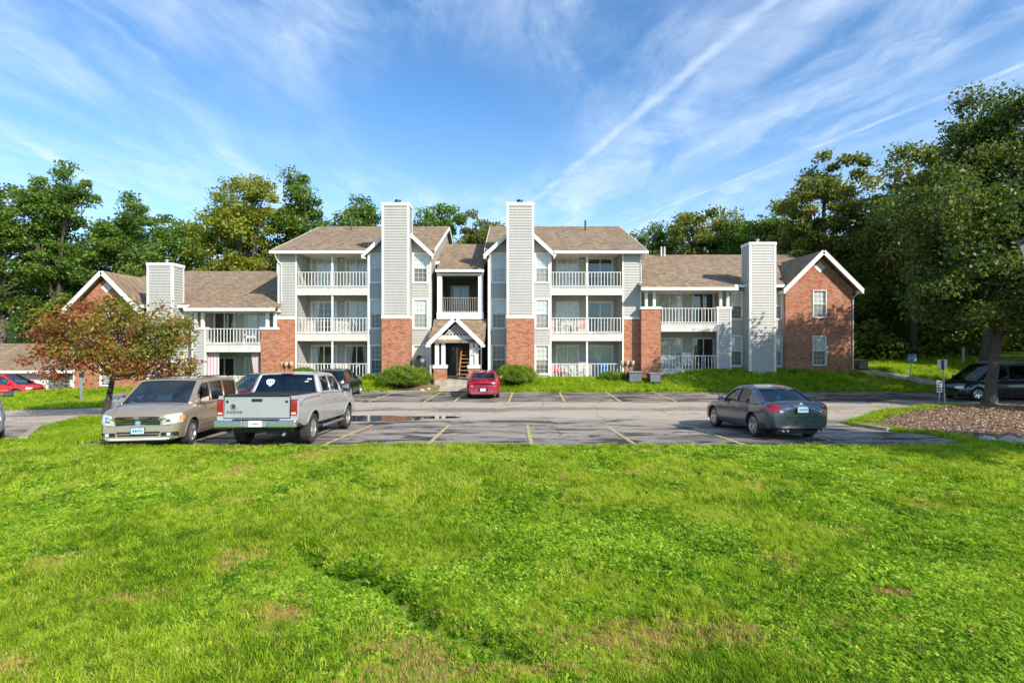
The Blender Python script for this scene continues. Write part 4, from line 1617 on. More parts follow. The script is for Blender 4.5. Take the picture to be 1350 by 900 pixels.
def patio_table(x, y, z, mats, label, r=0.3, h=0.5):
    t = thing('patio_table', label, 'table', (x, y, z), local=True)
    mb = MB()
    mb.lathe([(0, h - 0.03), (r, h - 0.03), (r, h), (0, h)], (0, 0, 0), 'z', 18)
    mb.build('tabletop', mats, t)
    for k in range(4):
        a = math.pi / 4 + k * math.pi / 2
        mb = MB()
        mb.tube([(r * 0.75 * math.cos(a), r * 0.75 * math.sin(a), h - 0.02), (r * 0.9 * math.cos(a), r * 0.9 * math.sin(a), 0)], 0.018, 6)
        mb.build('leg', mats, t)


def bx(px, y):
    return (px - 675) / 720 * y


F2 = B0 + STO
patio_chair(bx(732, 35.8), 35.8, F2, 0.9, 'plastic_rose', 'rose patio chair at the left end of the middle balcony in the right block')
patio_chair(bx(765, 35.8), 35.8, F2, -0.3, 'plastic_rose', 'rose patio chair right of the small wooden table on the middle balcony')
patio_table(bx(749, 35.9), 35.9, F2, 'wood', 'small wooden table between two rose chairs on the middle balcony')
patio_chair(bx(737, 35.7), 35.7, B0, 0.4, 'plastic_red', 'red patio chair on the ground-floor patio of the right block', 0.75)
patio_chair(bx(750, 35.9), 35.9, B0, -0.3, 'plastic_white', 'white patio chair next to the red chair on the ground-floor patio', 0.8)
patio_chair(bx(766, 35.6), 35.6, B0, -0.5, 'plastic_white', 'white patio chair by the middle post of the ground-floor patio', 1.0)
mb = MB()
mb.box(-0.24, 0.24, -0.24, 0.24, 0, 0.86)
t = thing('storage_bin', 'blue plastic bin behind the ground-floor railing of the right block', 'bin', (bx(796, 35.6), 35.6, B0), local=True)
mb.build('bin_body', 'plastic_blue', t, bevel=0.04)
mb = MB()
mb.box(-0.27, 0.27, -0.27, 0.27, 0.86, 0.92)
mb.build('lid', 'plastic_blue', t, bevel=0.02)
patio_table(bx(380, 35.8) - 0.0, 35.8, F2, 'wood_grey', 'small grey table at the left end of the left block middle balcony')
# bicycle on the left block's middle balcony
bt = thing('bicycle', 'bicycle leaning behind the railing of the left block middle balcony', 'bicycle', (bx(461, 35.6), 35.6, F2), local=True)
for dx in (-0.48, 0.48):
    mb = MB()
    pr = [(0.30 + 0.02 * math.cos(a), 0.02 * math.sin(a)) for a in np.linspace(0, 2 * math.pi, 7)]
    mb.lathe(pr, (dx, 0, 0.33), 'y', 24)
    wh = mb.build('wheel', 'steel', bt)
    mb = MB()
    for k in range(6):
        a = k * math.pi / 6
        mb.tube([(dx - 0.3 * math.cos(a), 0, 0.33 - 0.3 * math.sin(a)), (dx + 0.3 * math.cos(a), 0, 0.33 + 0.3 * math.sin(a))], 0.003, 3)
    mb.build('spokes', 'steel', wh)
mb = MB()
for p, q in (((-0.48, 0.33), (-0.12, 0.33)), ((-0.12, 0.33), (0.30, 0.75)), ((0.30, 0.75), (-0.20, 0.72)), ((-0.20, 0.80), (-0.12, 0.33)), ((-0.48, 0.33), (-0.2, 0.72)), ((0.48, 0.33), (0.28, 0.88))):
    mb.tube([(p[0], 0, p[1]), (q[0], 0, q[1])], 0.016, 6)
mb.build('frame', 'steel', bt)
mb = MB()
mb.box(-0.32, -0.08, -0.06, 0.06, 0.80, 0.84)
mb.build('saddle', 'black_plastic', bt)
mb = MB()
mb.tube([(0.28, -0.22, 0.92), (0.28, 0.22, 0.92)], 0.014, 6)
mb.build('handlebar', 'steel', bt)
# furniture in the right wing
WR, WL = 0.83, -0.46
patio_chair(bx(883, 35.2), 35.2, WR, 0.3, 'plastic_white', 'white patio chair at the left of the right wing ground-floor patio', 0.8)
patio_chair(bx(906, 35.3), 35.3, WR, -0.2, 'plastic_white', 'white patio chair in the middle of the right wing ground-floor patio', 1.1)
patio_table(bx(893, 35.2), 35.2, WR, 'plastic_white', 'low white table between white chairs on the right wing patio')
patio_chair(bx(330, 35.4), 35.4, WL + 2.99, 0.2, 'plastic_white', 'white patio chair on the upper balcony of the left wing', 0.8)
# striped curtains on the left wing's lower patio


def striped_curtain(px0, px1, gather, label):
    y = YW + 0.35
    x0, x1 = bx(px0, y), bx(px1, y)
    o = thing('patio_curtain', label, 'curtain', (x0, y, WL), local=False)
    n = 18
    for k in range(n):
        xa, xb = x0 + (x1 - x0) * k / n, x0 + (x1 - x0) * (k + 1) / n
        ga = [(1 - (1 - gather) * math.sin(math.pi * min(1, t * 1.1))) for t in (0, .25, .5, .75, 1)]
        mb = MB()
        rows = []
        for i, t in enumerate((0, .25, .5, .75, 1)):
            z = WL + 2.45 - t * 2.2
            ref = x1 if px0 > 300 else x0
            fa = ref + (xa - ref) * (1 if px0 < 300 else (1 - 0.6 * t))
            fb = ref + (xb - ref) * (1 if px0 < 300 else (1 - 0.6 * t))
            rows.append(((fa, y + 0.03 * math.sin(k * 1.9), z), (fb, y + 0.03 * math.sin((k + 1) * 1.9), z)))
        for r0, r1 in zip(rows[:-1], rows[1:]):
            mb.face([r0[0], r0[1], r1[1], r1[0]])
        mb.build('cloth_stripe', 'pink_cloth' if k % 2 else 'pale_cloth', o, smooth=True)


striped_curtain(274, 289, 1.0, 'pink striped curtain hanging straight at the left of the left wing patio')
striped_curtain(331, 341, 0.5, 'pink striped curtain drawn aside at the right of the left wing patio')

# garage block on the left
gt = thing('garage_block', 'low pale garage building with a long brown shingle roof at the far left', 'garage', (-52, 60, -2.6))


def gpart(name, mat, fn, parent=gt):
    mb = MB()
    fn(mb)
    return mb.build(name, mat, parent)


GX0, GX1, GY = -75.0, -49.2, 62.0
gpart('wall', 'garage_white', lambda m: m.box(GX0, GX1, GY, GY + 9, -4, -0.55))
for k in range(8):
    x = GX1 - 2.2 - k * 3.0
    d = gpart('garage_door', 'garage_white' if k != 0 else 'garage_teal', lambda m: m.box(x - 1.2, x + 1.2, GY - 0.03, GY + 0.1, -3.2, -0.95))
    for j in range(1, 4):
        gpart('panel_joint', 'trim_dull', lambda m: m.box(x - 1.2, x + 1.2, GY - 0.036, GY - 0.02, -3.2 + j * 0.56, -3.17 + j * 0.56), d)
gpart('roof', 'shingle', lambda m: (slope(m, [(GX0 - 1, GY - 0.8, -0.58), (GX1 + 0.5, GY - 0.8, -0.58), (GX1 + 0.5, GY + 5, 2.45), (GX0 - 1, GY + 5, 2.45)], 0.15),
                                   slope(m, [(GX0 - 1, GY + 5, 2.45), (GX1 + 0.5, GY + 5, 2.45), (GX1 + 0.5, GY + 10.5, -0.58), (GX0 - 1, GY + 10.5, -0.58)], 0.15)))
gpart('gutter', 'trim_white', lambda m: m.box(GX0 - 1, GX1 + 0.5, GY - 0.93, GY - 0.8, -0.85, -0.55))
gpart('soffit', 'garage_teal', lambda m: m.box(GX0, GX1, GY - 0.8, GY, -0.86, -0.80))
gpart('wall', 'garage_white', lambda m: m.face([(GX1, GY, -0.55), (GX1, GY + 9, -0.55), (GX1, GY + 5, 2.2)]))

# ------------------------------------------------------------------ vegetation
def leaf_cloud(name, C, S, tint, mat, parent, flat=0.0, aspect=0.62, rng=RNG):
    """many small folded leaves; C centres, S sizes, tint per leaf"""
    n = len(C)
    nrm = rng.normal(size=(n, 3))
    nrm[:, 2] = np.abs(nrm[:, 2]) + flat
    nrm /= np.linalg.norm(nrm, axis=1)[:, None]
    a = np.cross(nrm, rng.normal(size=(n, 3)))
    a /= np.linalg.norm(a, axis=1)[:, None] + 1e-9
    b = np.cross(nrm, a)
    S = S[:, None]
    v = np.empty((n, 4, 3))
    v[:, 0] = C - a * S * 0.5
    v[:, 1] = C + b * S * 0.5 * aspect + nrm * S * 0.10
    v[:, 2] = C + a * S * 0.5
    v[:, 3] = C - b * S * 0.5 * aspect + nrm * S * 0.10
    me = bpy.data.meshes.new(name)
    me.vertices.add(n * 4)
    me.vertices.foreach_set('co', v.reshape(-1).astype(np.float32))
    me.loops.add(n * 4)
    me.loops.foreach_set('vertex_index', np.arange(n * 4, dtype=np.int32))
    me.polygons.add(n)
    me.polygons.foreach_set('loop_start', np.arange(0, n * 4, 4, dtype=np.int32))
    me.update(calc_edges=True)
    at = me.attributes.new('tint', 'FLOAT', 'FACE')
    at.data.foreach_set('value', np.clip(tint, 0, 1).astype(np.float32))
    me.materials.append(M[mat])
    o = bpy.data.objects.new(name, me)
    link(o, parent)
    o['kind'] = 'stuff'
    return o


def make_tree(name, label, loc, lobes, trunk_r, mat, leaf, n_tips, n_leaf, seed, crown_low=0.3, group=None, lean=(0, 0), spread=0.62,
              bark='bark', cat='tree', droop=0.0, fork=None, shell=0.5, tintf=None):
    """lobes: (dx, dy, z, rx, ry, rz) ellipsoids; tips of branches are spread through them"""
    rng = np.random.default_rng(seed)
    t = thing(name, label, cat, loc, local=True, group=group)
    V = np.array([l[3] * l[4] * l[5] for l in lobes], float)
    V /= V.sum()
    tips = []
    while len(tips) < n_tips:
        l = lobes[rng.choice(len(lobes), p=V)]
        d = rng.normal(size=3)
        d /= np.linalg.norm(d)
        r = (shell + (1 - shell) * rng.random()) if rng.random() < 0.75 else rng.random() ** 0.5
        p = np.array([l[0], l[1], l[2]]) + d * r * np.array([l[3], l[4], l[5]])
        if p[2] < 0.25:
            continue
        tips.append(p)
    tips = np.array(tips)
    top = max(l[2] + l[5] * 0.1 for l in lobes)
    bot = min(l[2] - l[5] for l in lobes)
    fz = fork if fork else max(0.8, bot + 0.15 * (top - bot))
    # trunk
    mb = MB()
    pts, rad = [], []
    cx = np.average([l[0] for l in lobes], weights=V)
    cy = np.average([l[1] for l in lobes], weights=V)
    K = 9
    for i in range(K + 1):
        f = i / K
        z = -0.25 + (top + 0.25) * f
        w = f ** 1.3
        pts.append((cx * w + lean[0] * f + 0.12 * trunk_r * 3 * math.sin(3 * f + seed), cy * w + lean[1] * f + 0.1 * trunk_r * 3 * math.cos(4 * f + seed), z))
        rad.append(trunk_r * (1.45 if i == 0 else (1 - 0.88 * f)))
    mb.tube(pts, rad, 10)
    mb.build('trunk', bark, t, smooth=True, angle=80)
    P = np.array(pts)
    # limbs
    nl = 12
    idx = [rng.integers(len(tips))]
    for _ in range(nl - 1):
        dd = np.min(np.linalg.norm(tips[:, None] - tips[idx][None], axis=2), axis=1)
        idx.append(int(np.argmax(dd)))
    anchors = tips[idx]
    own = np.argmin(np.linalg.norm(tips[:, None] - anchors[None], axis=2), axis=1)
    mb = MB()
    for k in range(nl):
        grp = tips[own == k]
        if not len(grp):
            continue
        c = grp.mean(0)
        zb = fz + (c[2] - fz) * 0.35 * rng.random() if c[2] > fz else fz * 0.95
        zb = max(fz * 0.85, min(zb, top * 0.8))
        s = np.array([np.interp(zb, P[:, 2], P[:, 0]), np.interp(zb, P[:, 2], P[:, 1]), zb])
        mid = s + (c - s) * 0.55 + np.array([0, 0, 0.12 * np.linalg.norm(c - s)])
        r0 = trunk_r * (0.30 + 0.25 * rng.random())
        kn = s + (c - s) * 0.25 + rng.normal(size=3) * 0.05
        mb.tube([s, kn, mid, c], [r0, r0 * 0.8, r0 * 0.55, r0 * 0.25], 6)
        for g in grp[:: max(1, len(grp) // 9)]:
            m2 = (mid + g) / 2 + rng.normal(size=3) * 0.12
            mb.tube([mid, m2, g], [r0 * 0.38, r0 * 0.22, r0 * 0.06], 4, cap=False)
    mb.build('limb', bark, t, smooth=True, angle=80)
    # leaves around every tip
    per = max(1, n_leaf // len(tips))
    C = np.repeat(tips, per, axis=0)
    sc = np.repeat(spread * (0.6 + 0.8 * rng.random(len(tips))), per)[:, None]
    off = np.clip(rng.normal(size=C.shape), -1.7, 1.7) * sc * np.array([0.62, 0.62, 0.40])
    if droop:
        off[:, 2] -= droop * np.abs(rng.normal(size=len(C))) * sc[:, 0]
    C = C + off
    ok = C[:, 2] > 0.12
    ct = np.repeat(rng.random(len(tips)), per)
    tint = (0.35 * ct + 0.5 * rng.random(len(C)) + 0.15 * np.repeat(rng.random(len(tips)) > 0.8, per))
    if tintf is not None:
        tint = tintf(C, tint, rng)
    S = leaf * (0.6 + 0.8 * rng.random(len(C)))
    leaf_cloud('crown', C[ok], S[ok], tint[ok], mat, t, rng=rng)
    return t


def tx(px, y):
    return (px - 675) / 720 * y


def hz(py, y):
    return 2.7 - (py - 450) / 720 * y


def back_tree(px, pytop, y, rpx, mat, label, seed, low=0.25, n_leaf=19000, leaf=0.30, tips=110, name='broadleaf_tree', group=None, airy=0.7, cat='tree'):
    """tree placed by its bearing; its height and radius in metres follow from the distance"""
    x = tx(px, y)
    z0 = g1(x, y)
    top = hz(pytop, y) - z0
    r = rpx / 720 * y
    rng = random.Random(seed)
    lobes = [(0, 0, top * 0.60, r * 0.85, r * 0.8, top * 0.30)]
    for k in range(6):
        a = k * 1.05 + rng.random() * 0.8
        q = 0.40 + 0.35 * rng.random()
        h = low + (0.86 - low) * (k + 0.5) / 6
        lobes.append((r * 0.62 * math.cos(a) * (1.1 - h * 0.5), r * 0.6 * math.sin(a) * (1.1 - h * 0.5), top * h, r * q, r * q, top * 0.13))
    lobes.append((r * 0.1 * rng.uniform(-1, 1), 0, top * 0.87, r * 0.42, r * 0.42, top * 0.125))
    return make_tree(name, label, (x, y, z0), lobes, 0.013 * top + 0.025 * r, mat, leaf, tips, n_leaf, seed, group=group, spread=airy, cat=cat)


BT = 'trees behind the building'
T = {}
# left mass
T['l1'] = back_tree(74, 203, 76, 66, 'leaf_green', 'tallest green tree of the left mass, highest above the far left garage', 1, n_leaf=40000, tips=170, leaf=0.40, airy=1.0)
T['l2'] = back_tree(4, 234, 74, 66, 'leaf_green', 'green tree cut by the left edge of the picture', 2, n_leaf=30000, tips=150, leaf=0.40, airy=1.0)
T['l3'] = back_tree(168, 251, 72, 60, 'leaf_green', 'green tree right of the tallest left tree, behind the red brick gable', 3, n_leaf=30000, tips=150, leaf=0.38, airy=1.0)
T['l4'] = back_tree(238, 286, 66, 56, 'leaf_green', 'lower green tree behind the left wing chimney', 4, n_leaf=24000, tips=130, leaf=0.36, airy=0.9)
T['l5'] = back_tree(122, 290, 82, 70, 'leaf_dark', 'dark tree filling the gap behind the tall left trees', 5, n_leaf=20000, leaf=0.42, airy=1.0)
T['y1'] = back_tree(324, 226, 57, 60, 'leaf_yellow', 'tall yellow-green tree behind the left wing roof', 6, n_leaf=30000, tips=160, airy=0.85)
T['y2'] = back_tree(398, 220, 60, 42, 'leaf_green', 'narrow dark green tree just right of the tall yellow-green tree', 7, n_leaf=26000, airy=0.85)
T['y3'] = back_tree(288, 330, 56, 34, 'leaf_yellow', 'small yellow-green tree low beside the tall yellow-green one', 8, n_leaf=10000, tips=70)
T['c1'] = back_tree(475, 253, 62, 56, 'leaf_green', 'green tree behind the roof just left of the left tall chimney', 9, n_leaf=26000, airy=0.85)
T['c2'] = back_tree(572, 265, 62, 50, 'leaf_green', 'green tree showing above the roof right of the left tall chimney', 10, n_leaf=26000, airy=0.85)
T['c3'] = back_tree(628, 275, 64, 42, 'leaf_olive', 'olive tree above the stair core between the two tall chimneys', 11, n_leaf=22000, airy=0.8)
T['c4'] = back_tree(440, 300, 66, 40, 'leaf_green', 'partly hidden green tree behind the left three-storey roof', 12, n_leaf=10000)
# right mass
T['r1'] = back_tree(862, 286, 62, 46, 'leaf_green', 'first sparse tree right of the three-storey roof', 13, n_leaf=18000, airy=0.8)
T['r2'] = back_tree(915, 264, 60, 58, 'leaf_olive', 'sparse rounded tree above the middle of the right wing roof', 14, n_leaf=22000, airy=0.8)
T['r3'] = back_tree(972, 262, 58, 54, 'leaf_green', 'green tree behind the right wing chimney', 15, n_leaf=24000, airy=0.8)
T['r4'] = back_tree(1025, 250, 56, 48, 'leaf_olive', 'olive tree rising between the right wing chimney and gable', 16, n_leaf=22000, airy=0.8)
T['r5'] = back_tree(1086, 194, 48, 66, 'leaf_olive', 'tall olive tree with bare upper limbs above the right brick gable', 17, n_leaf=24000, tips=140, airy=0.65)
T['r6'] = back_tree(1150, 262, 46, 46, 'leaf_olive', 'yellowish tree between the brick gable and the tall dark trees', 18, n_leaf=15000)
T['r7'] = back_tree(1205, 182, 42, 66, 'leaf_olive', 'tall brownish tree right of the brick gable, left of the large near tree', 19, n_leaf=40000, tips=190, leaf=0.26, airy=0.8)
T['r8'] = back_tree(1300, 110, 36, 84, 'leaf_maple', 'very tall dark tree towering at the right edge', 20, n_leaf=60000, tips=230, leaf=0.22, airy=0.85)
T['r9'] = back_tree(1160, 330, 44, 60, 'leaf_dark', 'low dark tree right beside the brick gable wall', 21, low=0.05, n_leaf=16000, leaf=0.28)
T['r10'] = back_tree(1235, 330, 46, 60, 'leaf_dark', 'low dark tree behind the blue sign', 22, low=0.05, n_leaf=16000, leaf=0.28)
T['r11'] = back_tree(1320, 330, 44, 60, 'leaf_dark', 'low dark tree behind the dark parked minivan', 23, low=0.05, n_leaf=16000, leaf=0.28)

# a further row of copies closes the wood behind
labs = {
    -66: 'far green tree at the extreme left of the back row', -52: 'far tree of the back row behind the garage roof', -40: 'far tree of the back row left of the tall yellow tree',
    44: 'far tree of the back row above the right wing roof', 56: 'far tree of the back row right of the brick gable', 70: 'far tree of the back row behind the dark low trees',
    84: 'far tree at the extreme right of the back row'}
for k, (x, lab) in enumerate(labs.items()):
    src = T[['l1', 'l3', 'l2', 'r5', 'r7', 'l3', 'l1'][k]]
    y = 92 + 5 * (k % 3)
    x = x * 1.25
    copy_thing(src, (x, y, g1(x, y) - 0.3), k * 1.3, 0.66 if x < -45 else 0.80, label=lab, group='back row of trees')
# trees standing to the right outside the view, whose shade reaches the lot and the gable
copy_thing(T['r3'], (17.2, 8.4, g1(17.2, 8.4)), 0.4, 0.62, label='tree on the lawn right of the street lamp, outside the view')
copy_thing(T['l3'], (33.5, 22.5, g1(33.5, 22.5)), 2.0, 0.50, label='tree beyond the parked dark minivan, outside the view')
copy_thing(T['c2'], (29.5, 14.0, g1(29.5, 14)), 1.0, 0.60, label='tree behind the mulch bed, outside the view')
copy_thing(T['l2'], (41, 24, g1(41, 24)), 0.3, 0.5, label='broad tree far right of the dark minivan, outside the view')
copy_thing(T['l1'], (39, 33, g1(39, 33)), 4.0, 0.5, label='tree on the rise behind the dark minivan, outside the view')
copy_thing(T['l4'], (48, 36, g1(48, 36)), 1.1, 0.55, label='tree farthest right on the rise, outside the view')

copy_thing(T['r6'], (34.5, 17.0, g1(34.5, 17.0)), 1.7, 0.85, label='tree shading the dark minivan, outside the view')

copy_thing(T['r9'], (31.8, 26.0, g1(31.8, 26.0)), 0.7, 0.80, label='low tree right of the large near tree, outside the view')
copy_thing(T['r10'], (41.0, 30.0, g1(41, 30)), 2.7, 0.9, label='low tree right of the dark minivan, outside the view')

copy_thing(T['c3'], (31.0, 20.3, g1(31, 20.3)), 0.7, 0.72, label='tree right of the mulch bed shading the minivan, outside the view')

copy_thing(T['r9'], (36.2, 31.5, g1(36.2, 31.5)), 2.7, 1.0, label='low tree shading the path, outside the view')
copy_thing(T['r6'], (39.5, 36.0, g1(39.5, 36.0)), 0.7, 0.9, label='tree shading the rise behind the path, outside the view')

# large near tree on the right
bx_, by_ = 22.1, 25.2
make_tree('maple_tree', 'large near tree with a thick trunk on the mulch bed at the right', (bx_, by_, g1(bx_, by_) + 0.05),
          [(1.2, 0, 6.6, 4.8, 4.2, 3.2), (-2.3, -0.2, 6.0, 2.2, 2.6, 2.2), (-2.0, 0.2, 8.6, 2.6, 2.4, 2.1), (2.2, -1.0, 4.9, 2.6, 2.4, 1.5), (2.2, 0, 9.2, 2.8, 2.8, 2.0), (4.8, 0.6, 9.4, 3.0, 3.0, 2.4), (-0.6, -2.0, 5.0, 2.6, 2.2, 1.6), (-2.6, -0.4, 4.7, 1.6, 1.6, 1.2), (1.6, -2.2, 4.1, 1.8, 1.6, 1.0), (3.6, -1.0, 4.0, 1.8, 1.8, 1.1)],
          0.25, 'leaf_maple', 0.185, 330, 64000, 31, fork=3.0, spread=0.62, bark='bark')

# the crab-apple with reddish leaves
def crab_tint(C, t, rng):
    red = 0.43 - 0.15 * np.tanh((C[:, 0] + 0.2) / 1.2) + 0.25 * (C[:, 2] < 2.4)
    return np.clip(red * 0.9 + 0.55 * (rng.random(len(C)) - 0.35) + 0.16 * np.sin(C[:, 0] * 1.9) * np.cos(C[:, 2] * 2.1), 0, 1)


cx_, cy_ = -16.75, 22.55
make_tree('crabapple_tree', 'small spreading tree with red and yellow autumn leaves on the grass island', (cx_, cy_, g1(cx_, cy_)),
          [(0.1, 0, 3.3, 2.7, 2.3, 1.25), (-2.2, 0.2, 3.0, 1.4, 1.4, 1.05), (2.2, 0, 2.3, 1.5, 1.4, 1.2), (3.0, 0, 1.8, 0.9, 0.8, 0.9), (0.2, 0, 4.6, 1.4, 1.2, 0.7), (3.0, 0, 3.2, 0.9, 0.9, 0.9), (2.3, 0.1, 3.9, 1.1, 1.2, 0.8), (-1.3, 0, 4.1, 1.3, 1.3, 0.8), (-2.3, 0, 2.0, 0.9, 1.0, 0.6), (1.2, -0.4, 2.4, 1.2, 1.2, 0.5)],
          0.135, 'leaf_autumn', 0.125, 200, 17500, 41, fork=1.5, spread=0.38, bark='bark_dark', lean=(0.55, 0), droop=0.5, tintf=crab_tint)


def bush(name, label, x, y, rx, ry, h, seed, n=20000, leaf=0.06, mat='leaf_yew', sink=0.0):
    rng = np.random.default_rng(seed)
    z = g1(x, y) + 0.03 - sink
    t = thing(name, label, 'bush', (x, y, z), local=True)
    mb = MB()
    for k in range(7):
        a = k * 0.9
        mb.tube([(0, 0, 0), (0.35 * rx * math.cos(a), 0.35 * ry * math.sin(a), h * 0.5)], [0.04, 0.015], 5)
    mb.build('stem', 'bark', t)
    d = rng.normal(size=(n, 3))
    d[:, 2] = np.abs(d[:, 2]) * 1.1 - 0.25
    d /= np.linalg.norm(d, axis=1)[:, None]
    ang = np.arctan2(d[:, 1], d[:, 0])
    lump = 1 + 0.12 * np.sin(ang * 5 + seed) + 0.05 * np.sin(ang * 9 + d[:, 2] * 7) + 0.05 * np.sin(d[:, 2] * 11 + ang * 2)
    r = lump * (0.62 + 0.38 * rng.random(n) ** 0.35)
    e = 0.8
    hz_ = np.sign(d[:, 2]) * np.abs(d[:, 2]) ** e
    C = np.stack([d[:, 0] * r * rx, d[:, 1] * r * ry, h * 0.42 + hz_ * r * h * 0.58], 1)
    C += rng.normal(size=C.shape) * 0.03
    C = C[C[:, 2] > 0.02]
    tint = 0.25 + 0.5 * rng.random(len(C)) + 0.25 * (np.sin(C[:, 0] * 9) * np.sin(C[:, 1] * 7 + C[:, 2] * 8))
    leaf_cloud('foliage', C, leaf * (0.7 + 0.8 * rng.random(len(C))), tint, mat, t, flat=0.15, aspect=0.35, rng=rng)
    # near-black solid core stands in for the shade inside the foliage
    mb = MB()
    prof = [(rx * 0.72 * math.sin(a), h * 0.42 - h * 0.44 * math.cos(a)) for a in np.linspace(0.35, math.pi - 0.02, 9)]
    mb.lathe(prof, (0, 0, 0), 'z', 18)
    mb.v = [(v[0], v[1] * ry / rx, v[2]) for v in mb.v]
    o = mb.build('shade_core', 'core_shade', t, smooth=True)
    return t


simple('core_shade', (0.018, 0.030, 0.010), 1.0, var=0.3, scale=12, spec=0.0)
bush('yew_bush', 'wide clipped green bush left of the entrance porch', tx(533, 33.0), 33.0, 1.50, 1.1, 1.30, 51, leaf=0.065)
bush('yew_bush', 'wide clipped green bush right of the entrance, beside the red car', tx(679, 33.4), 33.4, 1.25, 1.0, 1.18, 52, leaf=0.065)
bush('low_bush', 'low ragged bush in front of the ground-floor railing near the air conditioners', tx(808, 34.2), 34.2, 0.85, 0.4, 0.5, 53, n=6000, leaf=0.075)
bush('low_bush', 'small bush at the left end of the left block patio, seen above the pickup roof', tx(401, 34.3), 34.3, 0.75, 0.4, 0.75, 54, n=5000, leaf=0.09)
bush('low_bush', 'little green plant at the foot of the left block window bay', tx(489, 34.3), 34.3, 0.45, 0.35, 0.35, 55, n=2500, leaf=0.09)

# woodland floor growth on the left and right
def undergrowth(name, x0, x1, y0, y1, h, n, seed, mat):
    rng = np.random.default_rng(seed)
    x = x0 + (x1 - x0) * rng.random(n)
    y = y0 + (y1 - y0) * rng.random(n)
    hh = h * (0.6 + 0.5 * np.sin(x * 0.8 + seed) * np.sin(y * 0.6 + x * 0.3))
    z = gz(x, y) + hh * rng.random(n) ** 0.6
    C = np.stack([x, y, z], 1)
    o = leaf_cloud(name, C, 0.34 * (0.6 + 0.8 * rng.random(n)), 0.3 + 0.6 * rng.random(n), mat, None, rng=rng)
    return o


undergrowth('woodland_undergrowth', -110, -34, 73, 86, 8.0, 30000, 3, 'leaf_green')
undergrowth('woodland_undergrowth', 24.5, 62, 41, 50, 3.0, 26000, 5, 'leaf_dark')

# ------------------------------------------------------------------ grass
def tuft_mesh(name, kind, rng):
    vs, fs = [], []
    if kind == 'grass':
        for _ in range(16):
            bx0, by0 = rng.normal(size=2) * 0.030
            h = 0.040 + 0.045 * rng.random()
            a = rng.random() * 6.283
            ln = h * (0.25 + 0.9 * rng.random())
            w = 0.0028 + 0.0016 * rng.random()
            dx, dy = math.cos(a), math.sin(a)
            sx, sy = -dy * w, dx * w
            n = len(vs)
            vs += [(bx0 - sx, by0 - sy, -0.01), (bx0 + sx, by0 + sy, -0.01),
                   (bx0 + dx * ln * 0.3 + sx, by0 + dy * ln * 0.3 + sy, h * 0.62), (bx0 + dx * ln * 0.3 - sx, by0 + dy * ln * 0.3 - sy, h * 0.62),
                   (bx0 + dx * ln, by0 + dy * ln, h)]
            fs += [(n, n + 1, n + 2, n + 3), (n + 3, n + 2, n + 4)]
    elif kind == 'clover':
        for _ in range(11):
            bx0, by0 = rng.normal(size=2) * 0.036
            h = 0.030 + 0.040 * rng.random()
            a0 = rng.random() * 6.283
            tilt = rng.normal(size=2) * 0.35
            for j in range(3):
                a = a0 + j * 2.094
                r = 0.0095 + 0.005 * rng.random()
                cx, cy = bx0 + math.cos(a) * r, by0 + math.sin(a) * r
                n = len(vs)
                for q in range(4):
                    b = a + q * 1.5708
                    ox, oy = math.cos(b) * r, math.sin(b) * r
                    vs.append((cx + ox, cy + oy, h + ((cx + ox - bx0) * tilt[0] + (cy + oy - by0) * tilt[1]) + (0.003 if q % 2 else 0)))
                fs.append((n, n + 1, n + 2, n + 3))
    me = bpy.data.meshes.new(name)
    me.from_pydata(vs, [], fs)
    return me


def scatter(name, P, scale, tint, tufts, mat):
    """points carry attributes; geometry nodes put a tuft on each"""
    n = len(P)
    me = bpy.data.meshes.new(name)
    me.vertices.add(n)
    me.vertices.foreach_set('co', P.astype(np.float32).ravel())
    for nm, arr in (('sc', scale), ('tint', tint), ('rz', RNG.random(n) * 6.283)):
        a = me.attributes.new(nm, 'FLOAT', 'POINT')
        a.data.foreach_set('value', arr.astype(np.float32))
    me.materials.append(M[mat])
    o = bpy.data.objects.new(name, me)
    link(o)
    o['kind'] = 'stuff'
    coll = bpy.data.collections.new(name + '_source')
    for k, tm_ in enumerate(tufts):
        if not tm_.materials:
            tm_.materials.append(M[mat])
        s = bpy.data.objects.new(name + '_tuft', tm_)
        coll.objects.link(s)
    ng = bpy.data.node_groups.new(name + '_nodes', 'GeometryNodeTree')
    ng.interface.new_socket('Geometry', in_out='INPUT', socket_type='NodeSocketGeometry')
    ng.interface.new_socket('Geometry', in_out='OUTPUT', socket_type='NodeSocketGeometry')
    N, L = ng.nodes, ng.links
    gi, go = N.new('NodeGroupInput'), N.new('NodeGroupOutput')
    iop = N.new('GeometryNodeInstanceOnPoints')
    ci = N.new('GeometryNodeCollectionInfo')
    ci.inputs['Collection'].default_value = coll
    ci.inputs['Separate Children'].default_value = True
    iop.inputs['Pick Instance'].default_value = True
    L.new(ci.outputs[0], iop.inputs['Instance'])
    L.new(gi.outputs[0], iop.inputs['Points'])

    def attr(nm):
        a = N.new('GeometryNodeInputNamedAttribute')
        a.data_type = 'FLOAT'
        a.inputs[0].default_value = nm
        return a.outputs[0]
    cx = N.new('ShaderNodeCombineXYZ')
    L.new(attr('rz'), cx.inputs[2])
    L.new(cx.outputs[0], iop.inputs['Rotation'])
    L.new(attr('sc'), iop.inputs['Scale'])
    L.new(iop.outputs[0], go.inputs[0])
    md = o.modifiers.new('scatter', 'NODES')
    md.node_group = ng
    return o


